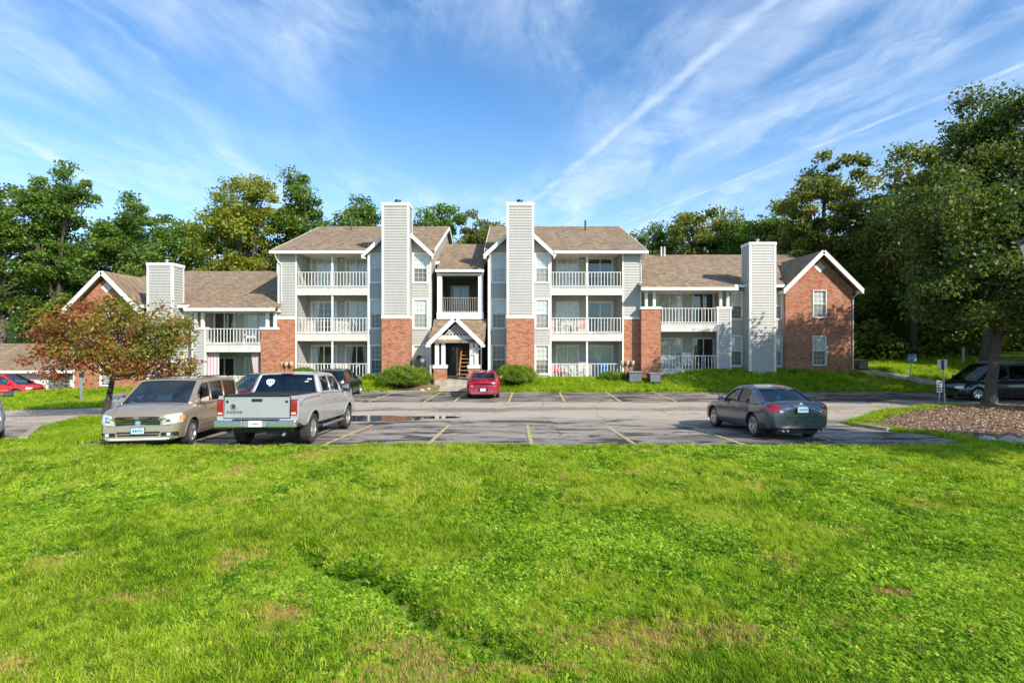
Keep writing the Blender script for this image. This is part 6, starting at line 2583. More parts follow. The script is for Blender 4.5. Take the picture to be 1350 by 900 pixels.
    def hit(self, side, a, b):
        if side == 'front':
            o, d = Vector((6, a, b)), Vector((-1, 0, 0))
        elif side == 'rear':
            o, d = Vector((-6, a, b)), Vector((1, 0, 0))
        elif side == 'left':
            o, d = Vector((a, 4, b)), Vector((0, -1, 0))
        elif side == 'right':
            o, d = Vector((a, -4, b)), Vector((0, 1, 0))
        else:
            o, d = Vector((a, b, 4)), Vector((0, 0, -1))
        loc, nrm, _, _ = self.bvh.ray_cast(o, d)
        if loc is None:
            loc, nrm, _, _ = self.bvh.find_nearest(o + d * (5.2 if side in ('front', 'rear') else 3.2))
        if nrm.dot(d) > 0:
            nrm = -nrm
        return loc, nrm, d

    def patch(self, name, side, left, right, mat, off=0.006, n=8, m=6, label=None, parent=None, skirt=True):
        """a panel that follows the body; left/right are polylines of (a, b)"""
        def res(pl, k):
            pl = np.array(pl, float)
            d = np.concatenate([[0], np.cumsum(np.linalg.norm(np.diff(pl, axis=0), axis=1))])
            t = np.linspace(0, d[-1], k + 1)
            return np.stack([np.interp(t, d, pl[:, 0]), np.interp(t, d, pl[:, 1])], 1)
        A, B = res(left, m), res(right, m)
        mb = MB()
        g = []
        for j in range(m + 1):
            row = []
            for i in range(n + 1):
                p = A[j] + (B[j] - A[j]) * i / n
                loc, nrm, d = self.hit(side, p[0], p[1])
                row.append((loc + nrm * off, loc - nrm * 0.004))
            g.append(row)
        idx = {}
        for j in range(m + 1):
            for i in range(n + 1):
                idx[(j, i)] = len(mb.v)
                mb.v.append(tuple(g[j][i][0]))
        for j in range(m):
            for i in range(n):
                mb.f.append((idx[(j, i)], idx[(j, i + 1)], idx[(j + 1, i + 1)], idx[(j + 1, i)]))
                mb.mi.append(0)
        if skirt:
            border = [(0, i) for i in range(n)] + [(j, n) for j in range(m)] + [(m, i) for i in range(n, 0, -1)] + [(j, 0) for j in range(m, 0, -1)]
            low = {}
            for b in border:
                low[b] = len(mb.v)
                mb.v.append(tuple(g[b[0]][b[1]][1]))
            for b0, b1 in zip(border, border[1:] + border[:1]):
                mb.f.append((idx[b0], low[b0], low[b1], idx[b1]))
                mb.mi.append(0)
        bm = bmesh.new()
        o = mb.build(name, mat, parent or self.root, smooth=True, angle=50)
        bm.from_mesh(o.data)
        bmesh.ops.recalc_face_normals(bm, faces=bm.faces[:])
        bm.to_mesh(o.data)
        bm.free()
        if label:
            o['label'] = label
        return o

    def rect(self, name, side, a0, a1, b0, b1, mat, off=0.006, n=8, m=4, **k):
        return self.patch(name, side, [(a0, b0), (a0, b1)], [(a1, b0), (a1, b1)], mat, off, n, m, **k)

    def seam(self, side, pts, w=0.010, name='door_seam', mat='black_plastic', off=0.002):
        pts = [Vector(p) for p in pts]
        for p, q in zip(pts[:-1], pts[1:]):
            d = (q - p)
            L = d.length
            nr = Vector((-d.y, d.x)) / L * w / 2
            k = max(2, int(L / 0.08))
            self.patch(name, side, [tuple(p - nr), tuple(q - nr)], [tuple(p + nr), tuple(q + nr)], mat, off, 1, k, skirt=False)

    def doors(self, xa, xm, xb, z0, z1, rear_cut=None, hz=None, handle_mat=None):
        S = self.S
        for side in ('left', 'right'):
            ds = [(xa, xm)] if xb is None else [(xa, xm), (xm, xb)]
            for j, (p, q) in enumerate(ds):
                # front edge p (larger x), rear edge q
                low = [(q, z0), (q, z1)]
                if j == len(ds) - 1 and rear_cut:
                    low = [(q + rear_cut[0], z0), (q, z0 + rear_cut[1]), (q, z1)]
                e = 0.012
                self.patch('door_seam', side, [(p + e, z0 - e), (p + e, z1)], [(low[0][0] - e, z0 - e)] + [(a - e, b) for a, b in low[1:]], 'black_plastic', 0.0015, 10, 8)
                d = self.patch('door', side, [(p, z0), (p, z1)], low, S['paint'], 0.004, 14, 8)
                hh = hz or (z1 - 0.12)
                loc, nrm, dd = self.hit(side, q + 0.16, hh)
                mb = MB()
                y = loc.y + (0.02 if loc.y > 0 else -0.02)
                mb.box(q + 0.07, q + 0.24, min(y, y + (0.025 if y > 0 else -0.025)), max(y, y + (0.025 if y > 0 else -0.025)), hh - 0.014, hh + 0.014)
                mb.build('handle', handle_mat or S['paint'], d, bevel=0.006)

    def plate(self, side, y, z, mat='plate_blue', w=0.30, h=0.15, ink='ink', frame=True):
        loc, nrm, d = self.hit(side, y, z)
        x = loc.x + (0.02 if side == 'front' else -0.02)
        sg = 1 if side == 'front' else -1
        mb = MB()
        mb.box(x, x + sg * 0.008, y - w / 2 - 0.012, y + w / 2 + 0.012, z - h / 2 - 0.012, z + h / 2 + 0.012)
        p = mb.build('license_plate', 'steel_dark', self.root)
        mb = MB()
        mb.box(x + sg * 0.0085, x + sg * 0.012, y - w / 2, y + w / 2, z - h / 2, z + h / 2)
        mb.build('plate_face', mat, p)
        return p, (x + sg * 0.0125)

    def arch(self, x, w=0.05, mat=None, off=0.012):
        S = self.S
        R_ = S['r'] + S.get('gap', 0.055)
        for side in ('left', 'right'):
            mb = MB()
            pr = []
            a0 = math.asin(max(-1, min(1, (S['clear'] + 0.05 - S['r']) / R_)))
            for k in range(25):
                a = a0 + (math.pi - 2 * a0) * k / 24
                row = []
                for rr, o_ in ((R_ + 0.002, 0.0), (R_ + 0.004, off), (R_ + w * 0.8, off), (R_ + w, 0.0)):
                    px, pz = x + rr * math.cos(a), S['r'] * 1.02 + rr * math.sin(a)
                    loc, nrm, d = self.hit(side, x + (R_ + max(rr - R_, 0.012)) * math.cos(a), S['r'] * 1.02 + (R_ + max(rr - R_, 0.012)) * math.sin(a))
                    sg = 1 if side == 'left' else -1
                    row.append((px, loc.y + sg * o_, pz))
                pr.append(row)
            for r0, r1 in zip(pr[:-1], pr[1:]):
                for k in range(3):
                    mb.face([r0[k], r1[k], r1[k + 1], r0[k + 1]])
            mb.build('wheel_arch', mat or S['paint'], self.root, smooth=True)


# ---------------------------------------------------------------- gold minivan
h = 2.57
S = dict(L=5.14, W=1.96, H=1.74, r=0.335, tw=0.215, clear=0.22, fa=1.62, ra=-1.46, paint='paint_gold', shoulder=0.915, tumble=0.14,
         zt=[(-h, 0.98), (-2.3, 1.03), (1.2, 1.12), (1.55, 1.15), (2.0, 1.075), (2.35, 0.965), (2.50, 0.87), (h, 0.76)],
         zs=[(-h, 0.98), (-1.5, 1.03), (0.8, 1.03), (1.5, 1.07), (2.1, 0.985), (2.42, 0.88), (h, 0.72)],
         x1=1.62, x2=0.74, x3=-2.30, x4=-2.52, fdrop=0.07, rdrop=0.05, win=[(0.22, 1.12), (-0.86, 0.14), (-2.12, -0.94)], seats=[(0.15, 2), (-0.75, 2), (-1.6, 3)], seat_h=0.30,
         rimst=dict(n=5, w=0.085, rim=0.66), nose=0.80, tail=0.93, bowf=0.24, bowr=0.08, wbow=0.20, wglass='car_glass_clear', mirror=(1.02, 1.14), gap=0.05)
ang = math.atan2(-0.985, 0.165)
vx, vy = -9.27 - 0.165 * 2.57, 13.42 + 0.985 * 2.57
van = Car('minivan', 'gold minivan parked facing the lawn beside the silver pickup', 'minivan', S, (vx, vy), ang)
van.doors(1.13, 0.18, -0.90, 0.33, 0.99, (0.0, 0.0), 0.90)
van.patch('grille', 'front', [(-0.50, 0.60), (-0.53, 0.82)], [(0.50, 0.60), (0.53, 0.82)], 'chrome', 0.012, 12, 4)
for z0, z1 in ((0.615, 0.665), (0.678, 0.722), (0.735, 0.775), (0.785, 0.81)):
    for y0, y1 in ((-0.50, -0.06), (0.06, 0.50)):
        van.rect('grille_slot', 'front', y0, y1, z0, z1, 'black_plastic', 0.018, 8, 1)
van.rect('emblem', 'front', -0.055, 0.055, 0.64, 0.80, 'chrome', 0.03, 3, 3)
for sg in (-1, 1):
    van.patch('headlight', 'front', [(sg * 0.54, 0.60), (sg * 0.60, 0.84)], [(sg * 0.93, 0.66), (sg * 0.90, 0.89)], 'lamp_clear', 0.010, 10, 5)
    van.patch('headlight_housing', 'front', [(sg * 0.62, 0.68), (sg * 0.63, 0.80)], [(sg * 0.74, 0.69), (sg * 0.74, 0.82)], 'chrome', 0.014, 4, 4)
    side = 'left' if sg > 0 else 'right'
    van.patch('turn_signal', side, [(2.36, 0.68), (2.34, 0.84)], [(2.10, 0.73), (2.12, 0.84)], 'lamp_amber', 0.008, 4, 4)
    van.rect('fog_recess', 'front', sg * 0.52, sg * 0.88, 0.33, 0.43, 'black_plastic', 0.005, 8, 3)
    van.rect('fog_light', 'front', sg * 0.66, sg * 0.74, 0.345, 0.415, 'lamp_clear', 0.012, 3, 3)
    van.rect('tail_light', 'rear', sg * 0.78, sg * 0.93, 0.75, 1.2, 'lamp_red', 0.008, 3, 5)
    for q in range(1):
        van.rect('side_moulding', side, 1.1, -0.9, 0.50, 0.53, 'paint_gold', 0.014, 20, 1)
    mb = MB()
    mb.tube([(0.45, sg * 0.62, 1.745), (0.35, sg * 0.63, 1.79), (-1.9, sg * 0.63, 1.79), (-2.05, sg * 0.62, 1.735)], 0.017, 6)
    mb.build('roof_rail', 'black_plastic', van.root)
    mb = MB()
    mb.tube([(1.72, sg * 0.1, 1.165), (1.55, sg * 0.6, 1.19)], 0.010, 5)
    mb.build('wiper', 'black_plastic', van.root)
van.patch('lower_grille', 'front', [(-0.46, 0.34), (-0.50, 0.45)], [(0.46, 0.34), (0.50, 0.45)], 'black_plastic', 0.004, 12, 4)
van.rect('grille_bar', 'front', -0.46, 0.46, 0.385, 0.405, 'paint_gold', 0.012, 12, 1)
van.patch('bumper_lip', 'front', [(-0.80, 0.23), (-0.84, 0.29)], [(0.80, 0.23), (0.84, 0.29)], 'trim_dull', 0.010, 14, 2)
van.seam('front', [(-0.88, 0.60), (0.88, 0.60)], 0.008, 'bumper_seam')
van.seam('top', [(1.7, -0.74), (2.38, -0.60)], 0.010, 'hood_seam')
van.seam('top', [(1.7, 0.74), (2.38, 0.60)], 0.010, 'hood_seam')
pl, px_ = van.plate('front', 0.0, 0.475)
for k, (a, b) in enumerate(((-0.11, -0.075), (-0.055, -0.03), (-0.015, 0.01), (0.03, 0.05), (0.07, 0.095))):
    mb = MB()
    mb.box(px_, px_ + 0.002, a, b, 0.45, 0.50)
    mb.build('plate_mark', 'ink', pl)
van.arch(1.62, 0.06)
van.arch(-1.46, 0.05)

# ---------------------------------------------------------------- silver pickup
h = 2.91
S = dict(L=5.82, W=2.03, H=1.88, r=0.405, tw=0.27, clear=0.46, fa=1.83, ra=-1.64, paint='paint_silver', shoulder=0.945, tumble=0.17,
         zt=[(-h, 1.345), (-1.2, 1.35), (0.9, 1.32), (1.3, 1.33), (2.5, 1.25), (2.8, 1.15), (h, 0.95)],
         zs=[(-h, 1.34), (-1.2, 1.345), (0.9, 1.30), (1.3, 1.27), (2.5, 1.17), (h, 0.95)],
         zb=[(-h, 0.62), (-2.5, 0.60), (-2.3, 0.50), (2.3, 0.46), (h, 0.42)],
         x1=1.32, x2=0.62, x3=-0.92, x4=-1.08, win=[(-0.86, -0.14), (-0.06, 0.92)], seats=[(0.05, 2), (-0.65, 3)], seat_h=0.26,
         rimst=dict(n=7, w=0.06, rim=0.58), rsig=0.018, bl=(-1.085, -0.915), bed=(-2.84, -1.16, 0.85), nose=0.90, tail=0.975, bowf=0.12, bowr=0.02, rbow=0.03, wbow=0.14, rglass='car_glass', mirror=(0.93, 1.42), msize=1.35, mirmat='black_plastic', gap=0.07, rdrop=0.04)
tk = Car('pickup_truck', 'silver four-door pickup truck parked with its tailgate to the lawn', 'pickup truck', S, (-6.42, 13.56 + 2.88), R(91.6))
tk.doors(1.16, -0.02, -0.86, 0.52, 1.27, (0.10, 0.18), 1.12)
tg_ = tk.patch('tailgate', 'rear', [(-0.80, 0.80), (-0.80, 1.32)], [(0.80, 0.80), (0.80, 1.32)], 'paint_silver', 0.018, 16, 8)
tk.patch('tailgate_gap', 'rear', [(-0.825, 0.775), (-0.825, 1.335)], [(0.825, 0.775), (0.825, 1.335)], 'black_plastic', 0.002, 8, 4)
mb = MB()
mb.box(-2.95, -2.83, -0.80, 0.80, 1.335, 1.362)
mb.build('tailgate_cap', 'black_plastic', tk.root, bevel=0.008)
hd = tk.rect('tailgate_handle', 'rear', -0.13, 0.13, 1.20, 1.27, 'black_plastic', 0.030, 6, 3)
for sg in (-1, 1):
    tk.patch('tail_light', 'rear', [(sg * 0.835, 0.86), (sg * 0.835, 1.26)], [(sg * 0.985, 0.86), (sg * 0.985, 1.26)], 'lamp_red', 0.022, 3, 8)
    tk.rect('reverse_light', 'rear', sg * 0.85, sg * 0.96, 0.885, 0.935, 'lamp_clear', 0.026, 3, 2)
    side = 'left' if sg > 0 else 'right'
    tk.patch('tail_light', side, [(-2.90, 0.86), (-2.90, 1.26)], [(-2.72, 0.86), (-2.72, 1.24)], 'lamp_red', 0.006, 2, 6)
    tk.rect('tailgate_lock', 'rear', sg * 0.70, sg * 0.76, 1.17, 1.23, 'black_plastic', 0.026, 3, 3)
    tk.rect('bed_rail_cap', 'top', -2.86, -1.18, sg * 0.87, sg * 0.98, 'black_plastic', 0.012, 12, 1)
    mb = MB()
    mb.box(-3.04, -2.88, sg * 0.30, sg * 1.0, 0.565, 0.745)
    mb.build('bumper', 'chrome', tk.root, bevel=0.03)
    tk.rect('headlight', 'front', sg * 0.62, sg * 0.92, 0.82, 1.05, 'lamp_clear', 0.01, 5, 4)
    mb = MB()
    mb.tube([(-0.95, sg * 0.98, 0.42), (-0.85, sg * 1.0, 0.40), (1.15, sg * 1.0, 0.40), (1.25, sg * 0.98, 0.42)], 0.035, 8)
    mb.build('side_step', 'chrome', tk.root, smooth=True)
mb = MB()
mb.box(-3.00, -2.88, -0.298, 0.298, 0.575, 0.735)
mb.build('bumper_step', 'steel', tk.root, bevel=0.015)
mb = MB()
mb.box(-3.02, -2.90, -0.56, 0.56, 0.748, 0.765)
mb.build('bumper_tread', 'black_plastic', tk.root, bevel=0.004)
pl = MB()
pl.box(-3.012, -3.004, -0.16, 0.16, 0.585, 0.735)
po = pl.build('license_plate', 'plate_white', tk.root)
for k, (a, b) in enumerate(((-0.07, -0.045), (-0.03, -0.01), (0.005, 0.025), (0.045, 0.065), (-0.13, -0.12), (0.12, 0.13))):
    mb = MB()
    mb.box(-3.016, -3.0125, a, b, 0.64, 0.68)
    mb.build('plate_mark', 'ink', po)
text_mesh('D O D G E', 'lettering', 0.080, 'ink', tk.root, (-2.938, 0.54, 0.945), (0, -1, 0), (0, 0, 1), 0.004)
mb = MB()
mb.lathe([(0.0, 0), (0.070, 0), (0.076, -0.008), (0.07, -0.014), (0, -0.014)], (-2.93, 0.56, 1.085), 'x', 20)
mb.build('emblem', 'steel', tk.root)
mb = MB()
mb.hull8([(-2.944, 0.535, 1.035), (-2.944, 0.585, 1.035), (-2.952, 0.585, 1.035), (-2.952, 0.535, 1.035)], [(-2.944, 0.505, 1.13), (-2.944, 0.615, 1.13), (-2.952, 0.615, 1.13), (-2.952, 0.505, 1.13)])
mb.build('emblem_head', 'ink', tk.root)
mb = MB()
for k in range(3):
    mb.box(-0.995, -0.955, -0.13 + k * 0.09, -0.05 + k * 0.09, 1.855, 1.885)
mb.box(-0.99, -0.93, -0.16, 0.16, 1.85, 1.88)
mb.build('brake_light', 'lamp_red', tk.root, bevel=0.006)
# decals on the rear window
def decal(pts, mat='decal_white', name='sticker'):
    mb = MB()
    mb.face([(x_, y_, z_) for x_, y_, z_ in pts])
    return mb.build(name, mat, tk.root)


def rw(y, z):
    """point just outside the rear window"""
    f = (z - 1.33) / (1.85 - 1.33)
    t = 1 - (y / 0.95) ** 2
    return (-1.10 + 0.155 * f - 0.035 * t - 0.012, y, z)


decal([rw(0.56, 1.68), rw(0.52, 1.71), rw(0.44, 1.718), rw(0.36, 1.71), rw(0.32, 1.68), rw(0.33, 1.60), rw(0.44, 1.51), rw(0.55, 1.60)])
decal([rw(-0.62, 1.635), rw(-0.52, 1.635), rw(-0.52, 1.66), rw(-0.62, 1.66)])
decal([rw(-0.70, 1.70), rw(-0.58, 1.70), rw(-0.58, 1.735), rw(-0.70, 1.735)])
for y0, z0 in ((0.49, 1.63), (0.43, 1.63), (0.37, 1.63)):
    q = rw(y0, z0)
    mb = MB()
    mb.box(q[0] - 0.006, q[0] - 0.003, y0 - 0.012, y0 + 0.018, z0 - 0.03, z0 + 0.03)
    mb.build('sticker_mark', 'ink', tk.root)
mb = MB()
mb.tube([(-2.7, -0.62, 0.40), (-2.9, -0.66, 0.38)], 0.035, 10)
mb.build('exhaust_pipe', 'steel', tk.root, smooth=True)
tk.arch(1.83, 0.06)
tk.arch(-1.64, 0.06)

# ---------------------------------------------------------------- dark grey sedan
h = 2.455


def sedan(L=4.91, W=1.82, H=1.48, paint='paint_grey', zs=0.92, deck=1.02, **kw):
    h = L / 2
    S = dict(L=L, W=W, H=H, r=0.34, tw=0.21, clear=0.20, fa=h - 0.98, ra=-h + 1.12, paint=paint, shoulder=0.90, tumble=0.22,
             zt=[(-h, deck - 0.22), (-h + 0.06, deck - 0.05), (-h + 0.14, deck + 0.01), (-h + 0.6, deck + 0.02), (-h + 1.2, zs + 0.03), (h - 1.45, zs + 0.035), (h - 0.9, zs - 0.02), (h - 0.35, zs - 0.12), (h - 0.1, zs - 0.22), (h, zs - 0.34)],
             zs=[(-h, deck - 0.30), (-h + 0.08, deck - 0.12), (-h + 0.25, deck - 0.05), (-h + 1.0, zs + 0.01), (0.0, zs - 0.02), (h - 1.5, zs - 0.04), (h - 0.6, zs - 0.14), (h, zs - 0.38)],
             x1=h - 1.38, x2=h - 2.22, x3=-h + 1.35, x4=-h + 0.62, win=[(-0.98, -0.22), (-0.14, 0.72)], seats=[(0.05, 2), (-0.75, 3)], seat_h=0.20, fdrop=0.06, rdrop=0.10,
             rimst=dict(n=5, w=0.035, rim=0.70, dbl=0.22), nose=0.76, tail=0.80, bowf=0.24, bowr=0.20, wbow=0.18, rbow=0.12, rsig=0.10)
    S.update(kw)
    return S


S = sedan(rglass='car_glass_clear', deck=1.09, zs=0.94, clear=0.24, zb=[(-2.455, 0.36), (-2.2, 0.33), (-1.8, 0.25), (2.0, 0.22), (2.455, 0.24)])
sd_ = Car('sedan', 'dark grey sedan parked alone on the right, its rear to the lawn', 'sedan', S, (7.88 + 0.05, 15.05 + 2.45), R(92.5))
sd_.doors(0.95, -0.16, -1.08, 0.30, 0.90, (0.20, 0.28), 0.80)
for sg in (-1, 1):
    sd_.patch('tail_light', 'rear', [(sg * 0.50, 0.81), (sg * 0.64, 1.01)], [(sg * 0.85, 0.77), (sg * 0.83, 1.00)], 'lamp_red', 0.010, 8, 5)
    sd_.patch('reverse_light', 'rear', [(sg * 0.50, 0.80), (sg * 0.53, 0.86)], [(sg * 0.60, 0.79), (sg * 0.61, 0.86)], 'lamp_clear', 0.016, 3, 3)
    side = 'left' if sg > 0 else 'right'
    sd_.patch('tail_light', side, [(-2.36, 0.78), (-2.30, 0.99)], [(-2.12, 0.83), (-1.98, 0.96)], 'lamp_red', 0.006, 5, 4)
    sd_.patch('headlight', 'front', [(sg * 0.45, 0.60), (sg * 0.48, 0.70)], [(sg * 0.84, 0.62), (sg * 0.80, 0.74)], 'lamp_clear', 0.008, 6, 4)
    for dy in (-0.06, 0.06):
        mb = MB()
        mb.tube([(-2.20, sg * 0.50 + dy, 0.31), (-2.46, sg * 0.50 + dy, 0.30)], 0.038, 12)
        mb.build('exhaust_pipe', 'chrome', sd_.root, smooth=True)
    sd_.seam('rear', [(sg * 0.50, 0.79), (sg * 0.40, 0.67)], 0.014, 'boot_seam')
sd_.seam('rear', [(-0.40, 0.67), (0.40, 0.67)], 0.014, 'boot_seam')
sd_.rect('plate_recess', 'rear', -0.22, 0.22, 0.79, 0.97, 'black_plastic', 0.008, 6, 3)
pl, px_ = sd_.plate('rear', 0.0, 0.88)
for k, (a, b) in enumerate(((-0.11, -0.085), (-0.06, -0.035), (-0.015, 0.01), (0.03, 0.055), (0.075, 0.1))):
    mb = MB()
    mb.box(px_ - 0.002, px_, a, b, 0.855, 0.905)
    mb.build('plate_mark', 'ink', pl)
mb = MB()
loc, nrm, d = sd_.hit('rear', 0.0, 1.025)
mb.lathe([(0, -0.004), (0.045, -0.004), (0.05, 0.004), (0, 0.004)], (loc.x - 0.006, 0, 1.02), 'x', 16)
mb.build('emblem', 'chrome', sd_.root)
sd_.rect('lower_valance', 'rear', -0.78, 0.78, 0.37, 0.43, 'black_plastic', 0.006, 12, 2)
sd_.arch(S['fa'], 0.03, off=0.008)
sd_.arch(S['ra'], 0.03, off=0.008)

# ---------------------------------------------------------------- red sedan by the entrance
S = sedan(L=4.70, W=1.76, H=1.37, paint='paint_red', zs=0.86, deck=0.99, r=0.315, tail=0.80, bowr=0.24, rimst=dict(n=6, w=0.07, rim=0.64), rglass='car_glass_clear')
rc = Car('sedan', 'small red sedan parked nose-in before the entrance porch', 'sedan', S, (-1.55, 28.0 + 2.35), R(91.5))
rc.doors(0.88, -0.18, -1.05, 0.30, 0.84, (0.20, 0.28), 0.74)
for sg in (-1, 1):
    rc.patch('tail_light', 'rear', [(sg * 0.50, 0.68), (sg * 0.50, 0.83)], [(sg * 0.80, 0.70), (sg * 0.78, 0.84)], 'lamp_red', 0.010, 6, 4)
    rc.rect('reverse_light', 'rear', sg * 0.52, sg * 0.62, 0.66, 0.69, 'lamp_clear', 0.012, 2, 1)
rc.seam('rear', [(-0.72, 0.60), (0.72, 0.60)], 0.012, 'bumper_seam')
rc.rect('plate_recess', 'rear', -0.26, 0.26, 0.40, 0.57, 'black_plastic', 0.006, 6, 3)
rc.plate('rear', 0.0, 0.48, 'plate_white', 0.28, 0.14)
mb = MB()
loc, nrm, d = rc.hit('top', -2.20, 0.0)
for sg in (-1, 1):
    mb.box(-2.20, -2.10, sg * 0.55 - 0.03, sg * 0.55 + 0.03, loc.z - 0.02, loc.z + 0.07)
mb.box(-2.27, -2.08, -0.66, 0.66, loc.z + 0.06, loc.z + 0.085)
mb.build('boot_spoiler', 'paint_red', rc.root, bevel=0.01)
rc.arch(S['ra'], 0.03, off=0.006)

# ---------------------------------------------------------------- cars glimpsed behind
h = 2.4
S = sedan(L=4.6, W=1.78, H=1.42, paint='paint_steel', wglass='car_glass_clear', r=0.32)
c = Car('sedan', 'silver-blue sedan partly hidden behind the gold minivan', 'sedan', S, (-15.55, 24.6), math.atan2(-0.62, -0.78))
c.doors(0.88, -0.18, -1.05, 0.30, 0.88, (0.20, 0.28), 0.78)
for sg in (-1, 1):
    c.patch('headlight', 'front', [(sg * 0.45, 0.58), (sg * 0.48, 0.70)], [(sg * 0.84, 0.62), (sg * 0.80, 0.76)], 'lamp_clear', 0.008, 6, 4)
c.rect('grille', 'front', -0.38, 0.38, 0.56, 0.68, 'black_plastic', 0.008, 6, 3)
c.plate('front', 0, 0.44)
S = sedan(L=4.7, W=1.82, H=1.50, paint='paint_maroon', wglass='car_glass_clear', r=0.32)
c = Car('sedan', 'maroon car seen between the gold minivan and the silver pickup', 'sedan', S, (-11.95, 25.6), math.atan2(-0.85, -0.5))
c.doors(0.88, -0.18, -1.05, 0.30, 0.88, (0.20, 0.28), 0.78)
for sg in (-1, 1):
    c.patch('headlight', 'front', [(sg * 0.45, 0.58), (sg * 0.48, 0.70)], [(sg * 0.84, 0.62), (sg * 0.80, 0.76)], 'lamp_clear', 0.008, 6, 4)
c.rect('grille', 'front', -0.38, 0.38, 0.56, 0.68, 'black_plastic', 0.008, 6, 3)
S = sedan(L=4.5, W=1.78, H=1.52, paint='paint_black', wglass='car_glass', r=0.32, zs=0.96, deck=1.1, rdrop=0.06)
S['x3'], S['x4'] = -1.75, -2.15
c = Car('hatchback', 'black car with blue sheen parked beyond the silver pickup', 'car', S, (-9.35, 29.6), R(94))
c.doors(0.88, -0.18, -1.05, 0.30, 0.92, (0.20, 0.28), 0.8)
for sg in (-1, 1):
    c.patch('tail_light', 'rear', [(sg * 0.60, 0.70), (sg * 0.62, 0.95)], [(sg * 0.82, 0.70), (sg * 0.80, 0.95)], 'lamp_red', 0.008, 4, 5)
c.plate('rear', 0, 0.6)
# red minivan far left


def minivan(paint, **kw):
    h = 2.45
    S = dict(L=4.9, W=1.92, H=1.74, r=0.33, tw=0.21, clear=0.22, fa=1.50, ra=-1.40, paint=paint, shoulder=0.915, tumble=0.16,
             zt=[(-h, 0.98), (-2.2, 1.02), (1.3, 1.05), (1.9, 0.93), (2.25, 0.80), (h, 0.62)],
             zs=[(-h, 0.98), (-1.5, 1.0), (0.8, 0.98), (1.4, 0.96), (2.0, 0.82), (h, 0.58)],
             x1=1.55, x2=0.45, x3=-2.15, x4=-2.40, win=[(-0.10, 0.95), (-1.10, -0.18), (-2.0, -1.18)], seats=[(0.0, 2), (-0.9, 3)], seat_h=0.28,
             rimst=dict(n=6, w=0.08, rim=0.64), nose=0.76, tail=0.92, bowf=0.26, bowr=0.08, wbow=0.2, rsig=0.09)
    S.update(kw)
    return S


c = Car('minivan', 'bright red minivan parked beyond the grass at the far left', 'minivan', minivan('paint_scarlet', wglass='car_glass_clear', glass='car_glass_clear'), (-37.6, 40.6), R(2))
c.doors(0.95, -0.14, -1.14, 0.32, 0.94, (0, 0), 0.84)
for sd2 in ('left', 'right'):
    c.rect('side_moulding', sd2, 1.0, -1.1, 0.58, 0.61, 'trim_dull', 0.010, 16, 1)
for sg in (-1, 1):
    c.patch('headlight', 'front', [(sg * 0.5, 0.58), (sg * 0.5, 0.70)], [(sg * 0.86, 0.60), (sg * 0.82, 0.76)], 'lamp_clear', 0.01, 6, 4)
# dark minivan behind the near tree
c = Car('minivan', 'dark minivan parked in the shade behind the large near tree', 'minivan', minivan('paint_black', H=1.86, glass='car_glass'), (24.75, 28.2), R(181))
c.doors(0.95, -0.14, -1.14, 0.32, 0.94, (0, 0), 0.84)
for sg in (-1, 1):
    c.patch('headlight', 'front', [(sg * 0.5, 0.58), (sg * 0.5, 0.70)], [(sg * 0.86, 0.60), (sg * 0.82, 0.76)], 'lamp_clear', 0.01, 6, 4)
    mb = MB()
    mb.tube([(0.3, sg * 0.62, 1.86), (0.2, sg * 0.63, 1.90), (-1.8, sg * 0.63, 1.90), (-1.95, sg * 0.62, 1.85)], 0.02, 6)
    mb.build('roof_rail', 'alloy', c.root)
# car cut by the left edge
S = minivan('paint_steel', H=1.78, mirmat='black_plastic', mirror=(0.9, 1.26), msize=1.15)
c = Car('minivan', 'vehicle cut by the left edge of the picture, showing its dark door mirror', 'minivan', S, (-16.12, 15.93), R(-46))
c.doors(0.95, -0.14, -1.14, 0.32, 0.94, (0, 0), 0.84)
for sg in (-1, 1):
    c.patch('headlight', 'front', [(sg * 0.5, 0.58), (sg * 0.5, 0.70)], [(sg * 0.86, 0.60), (sg * 0.82, 0.76)], 'lamp_clear', 0.01, 6, 4)

# ------------------------------------------------------------------ signs, posts, street lamp
def sign(name, label, x, y, zb, zt, w, h, pm, fm, back=False, lean=0.0, face_lines=0, ry=0.0):
    t = thing(name, label, 'sign', (x, y, zb), ry, local=True)
    H = zt - zb
    mb = MB()
    mb.beam((lean, 0, -0.1), (0, 0, H - (0.0 if back else h * 0.3)), 0.055, 0.03, up=(1, 0, 0))
    mb.build('post', pm, t)
    yy = 0.03 if back else -0.03
    mb = MB()
    mb.box(-w / 2, w / 2, yy - 0.004, yy + 0.004, H - h, H)
    p = mb.build('sign_panel', fm, t, bevel=0.0)
    if back:
        mb = MB()
        mb.box(-0.05, 0.05, -0.03, 0.02, H - h - 0.05, H - 0.03)
        mb.build('bracket', 'steel_dark', t)
    for k in range(face_lines):
        mb = MB()
        ww = w * (0.30, 0.22, 0.34, 0.28)[k % 4]
        zz = H - h * (0.22 + 0.60 * k / max(1, face_lines - 1))
        mb.box(-ww, ww, yy - 0.007, yy - 0.0045, zz - h * 0.05, zz + h * 0.05)
        mb.build('printed_line', 'ink', p)
    return t


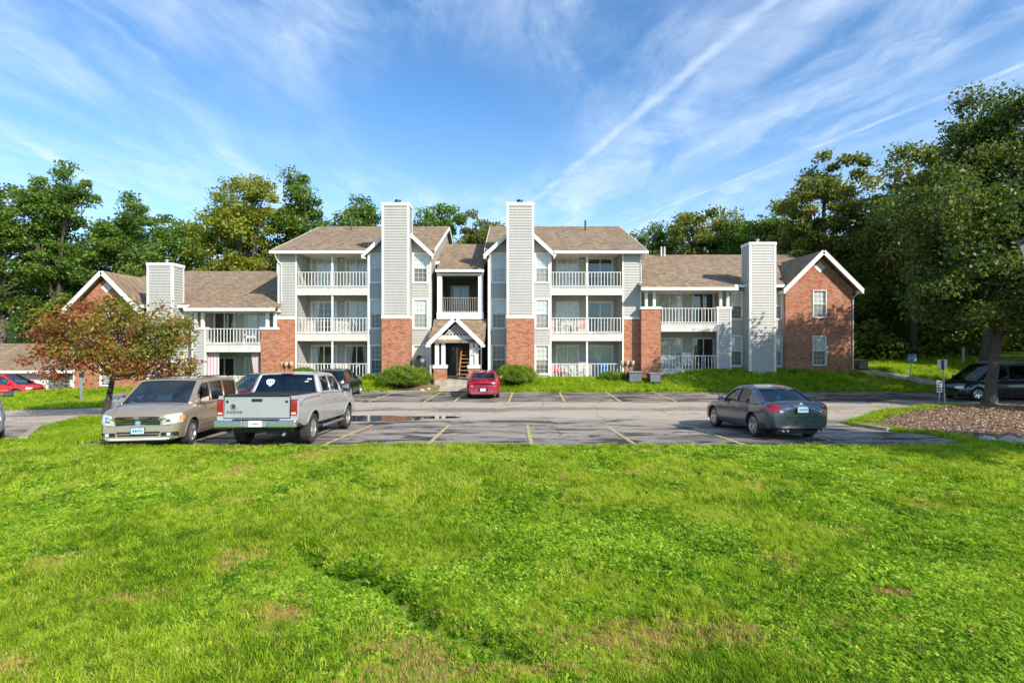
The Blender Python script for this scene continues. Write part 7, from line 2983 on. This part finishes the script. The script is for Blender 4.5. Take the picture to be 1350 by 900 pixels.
y = 34.0
x = tx(1202, y)
sign('street_sign', 'light blue sign on a leaning green post beside the concrete path', x, y, g1(x, y), hz(467, y), 0.53, 0.42, 'green_post', 'sign_blue', lean=-0.12, face_lines=2)
y = 25.4
x = tx(1243, y)
sign('street_sign', 'pale square sign seen from the back on a thin leaning steel post', x, y, g1(x, y), hz(474, y), 0.44, 0.42, 'steel', 'sign_pale', back=True, lean=0.10)
y = 25.9
x = tx(1238, y)
sign('street_sign', 'small pale upright notice low beside the leaning steel post', x, y, g1(x, y), hz(501, y), 0.27, 0.58, 'steel', 'sign_pale', face_lines=4)
y = 38.0
x = tx(1270, y)
t = thing('post', 'thin dark post in the shade left of the large near tree', 'post', (x, y, g1(x, y)))
mb = MB()
mb.tube([(x, y, g1(x, y) - 0.2), (x, y, hz(458, y))], 0.09, 8)
mb.build('pole', 'steel', t)
y = 30.0
x = tx(107.5, y)
z = g1(x, y)
t = thing('post', 'grey square post on the grass before the left brick gable', 'post', (x, y, z))
mb = MB()
mb.beam((x, y, z - 0.2), (x, y, hz(476, y)), 0.12, 0.10, up=(0, 1, 0))
mb.build('pole', 'steel', t)
mb = MB()
mb.box(x - 0.09, x + 0.09, y - 0.07, y + 0.07, hz(497, y), hz(491, y))
mb.build('band', 'steel_dark', t)
# street lamp at the right edge
y = 12.0
x = 11.42
z = g1(x, y)
t = thing('street_lamp', 'street lamp whose lantern shows at the right edge of the picture', 'street lamp', (x, y, z))
mb = MB()
mb.tube([(x, y, z - 0.2), (x, y, z + 0.5), (x, y, 4.45)], [0.075, 0.055, 0.042], 12)
mb.build('pole', 'steel_dark', t, smooth=True)
mb = MB()
mb.lathe([(0.05, 0), (0.11, 0.04), (0.20, 0.36), (0.21, 0.40)], (x, y, 4.45), 'z', 6)
mb.build('lantern_glass', 'plastic_white', t)
mb = MB()
mb.lathe([(0.0, -0.02), (0.07, -0.01), (0.05, 0.02)], (x, y, 4.45), 'z', 6)
mb.lathe([(0.24, 0.38), (0.25, 0.41), (0.14, 0.56), (0.04, 0.62), (0.0, 0.70)], (x, y, 4.45), 'z', 6)
mb.build('lantern_roof', 'steel_dark', t)
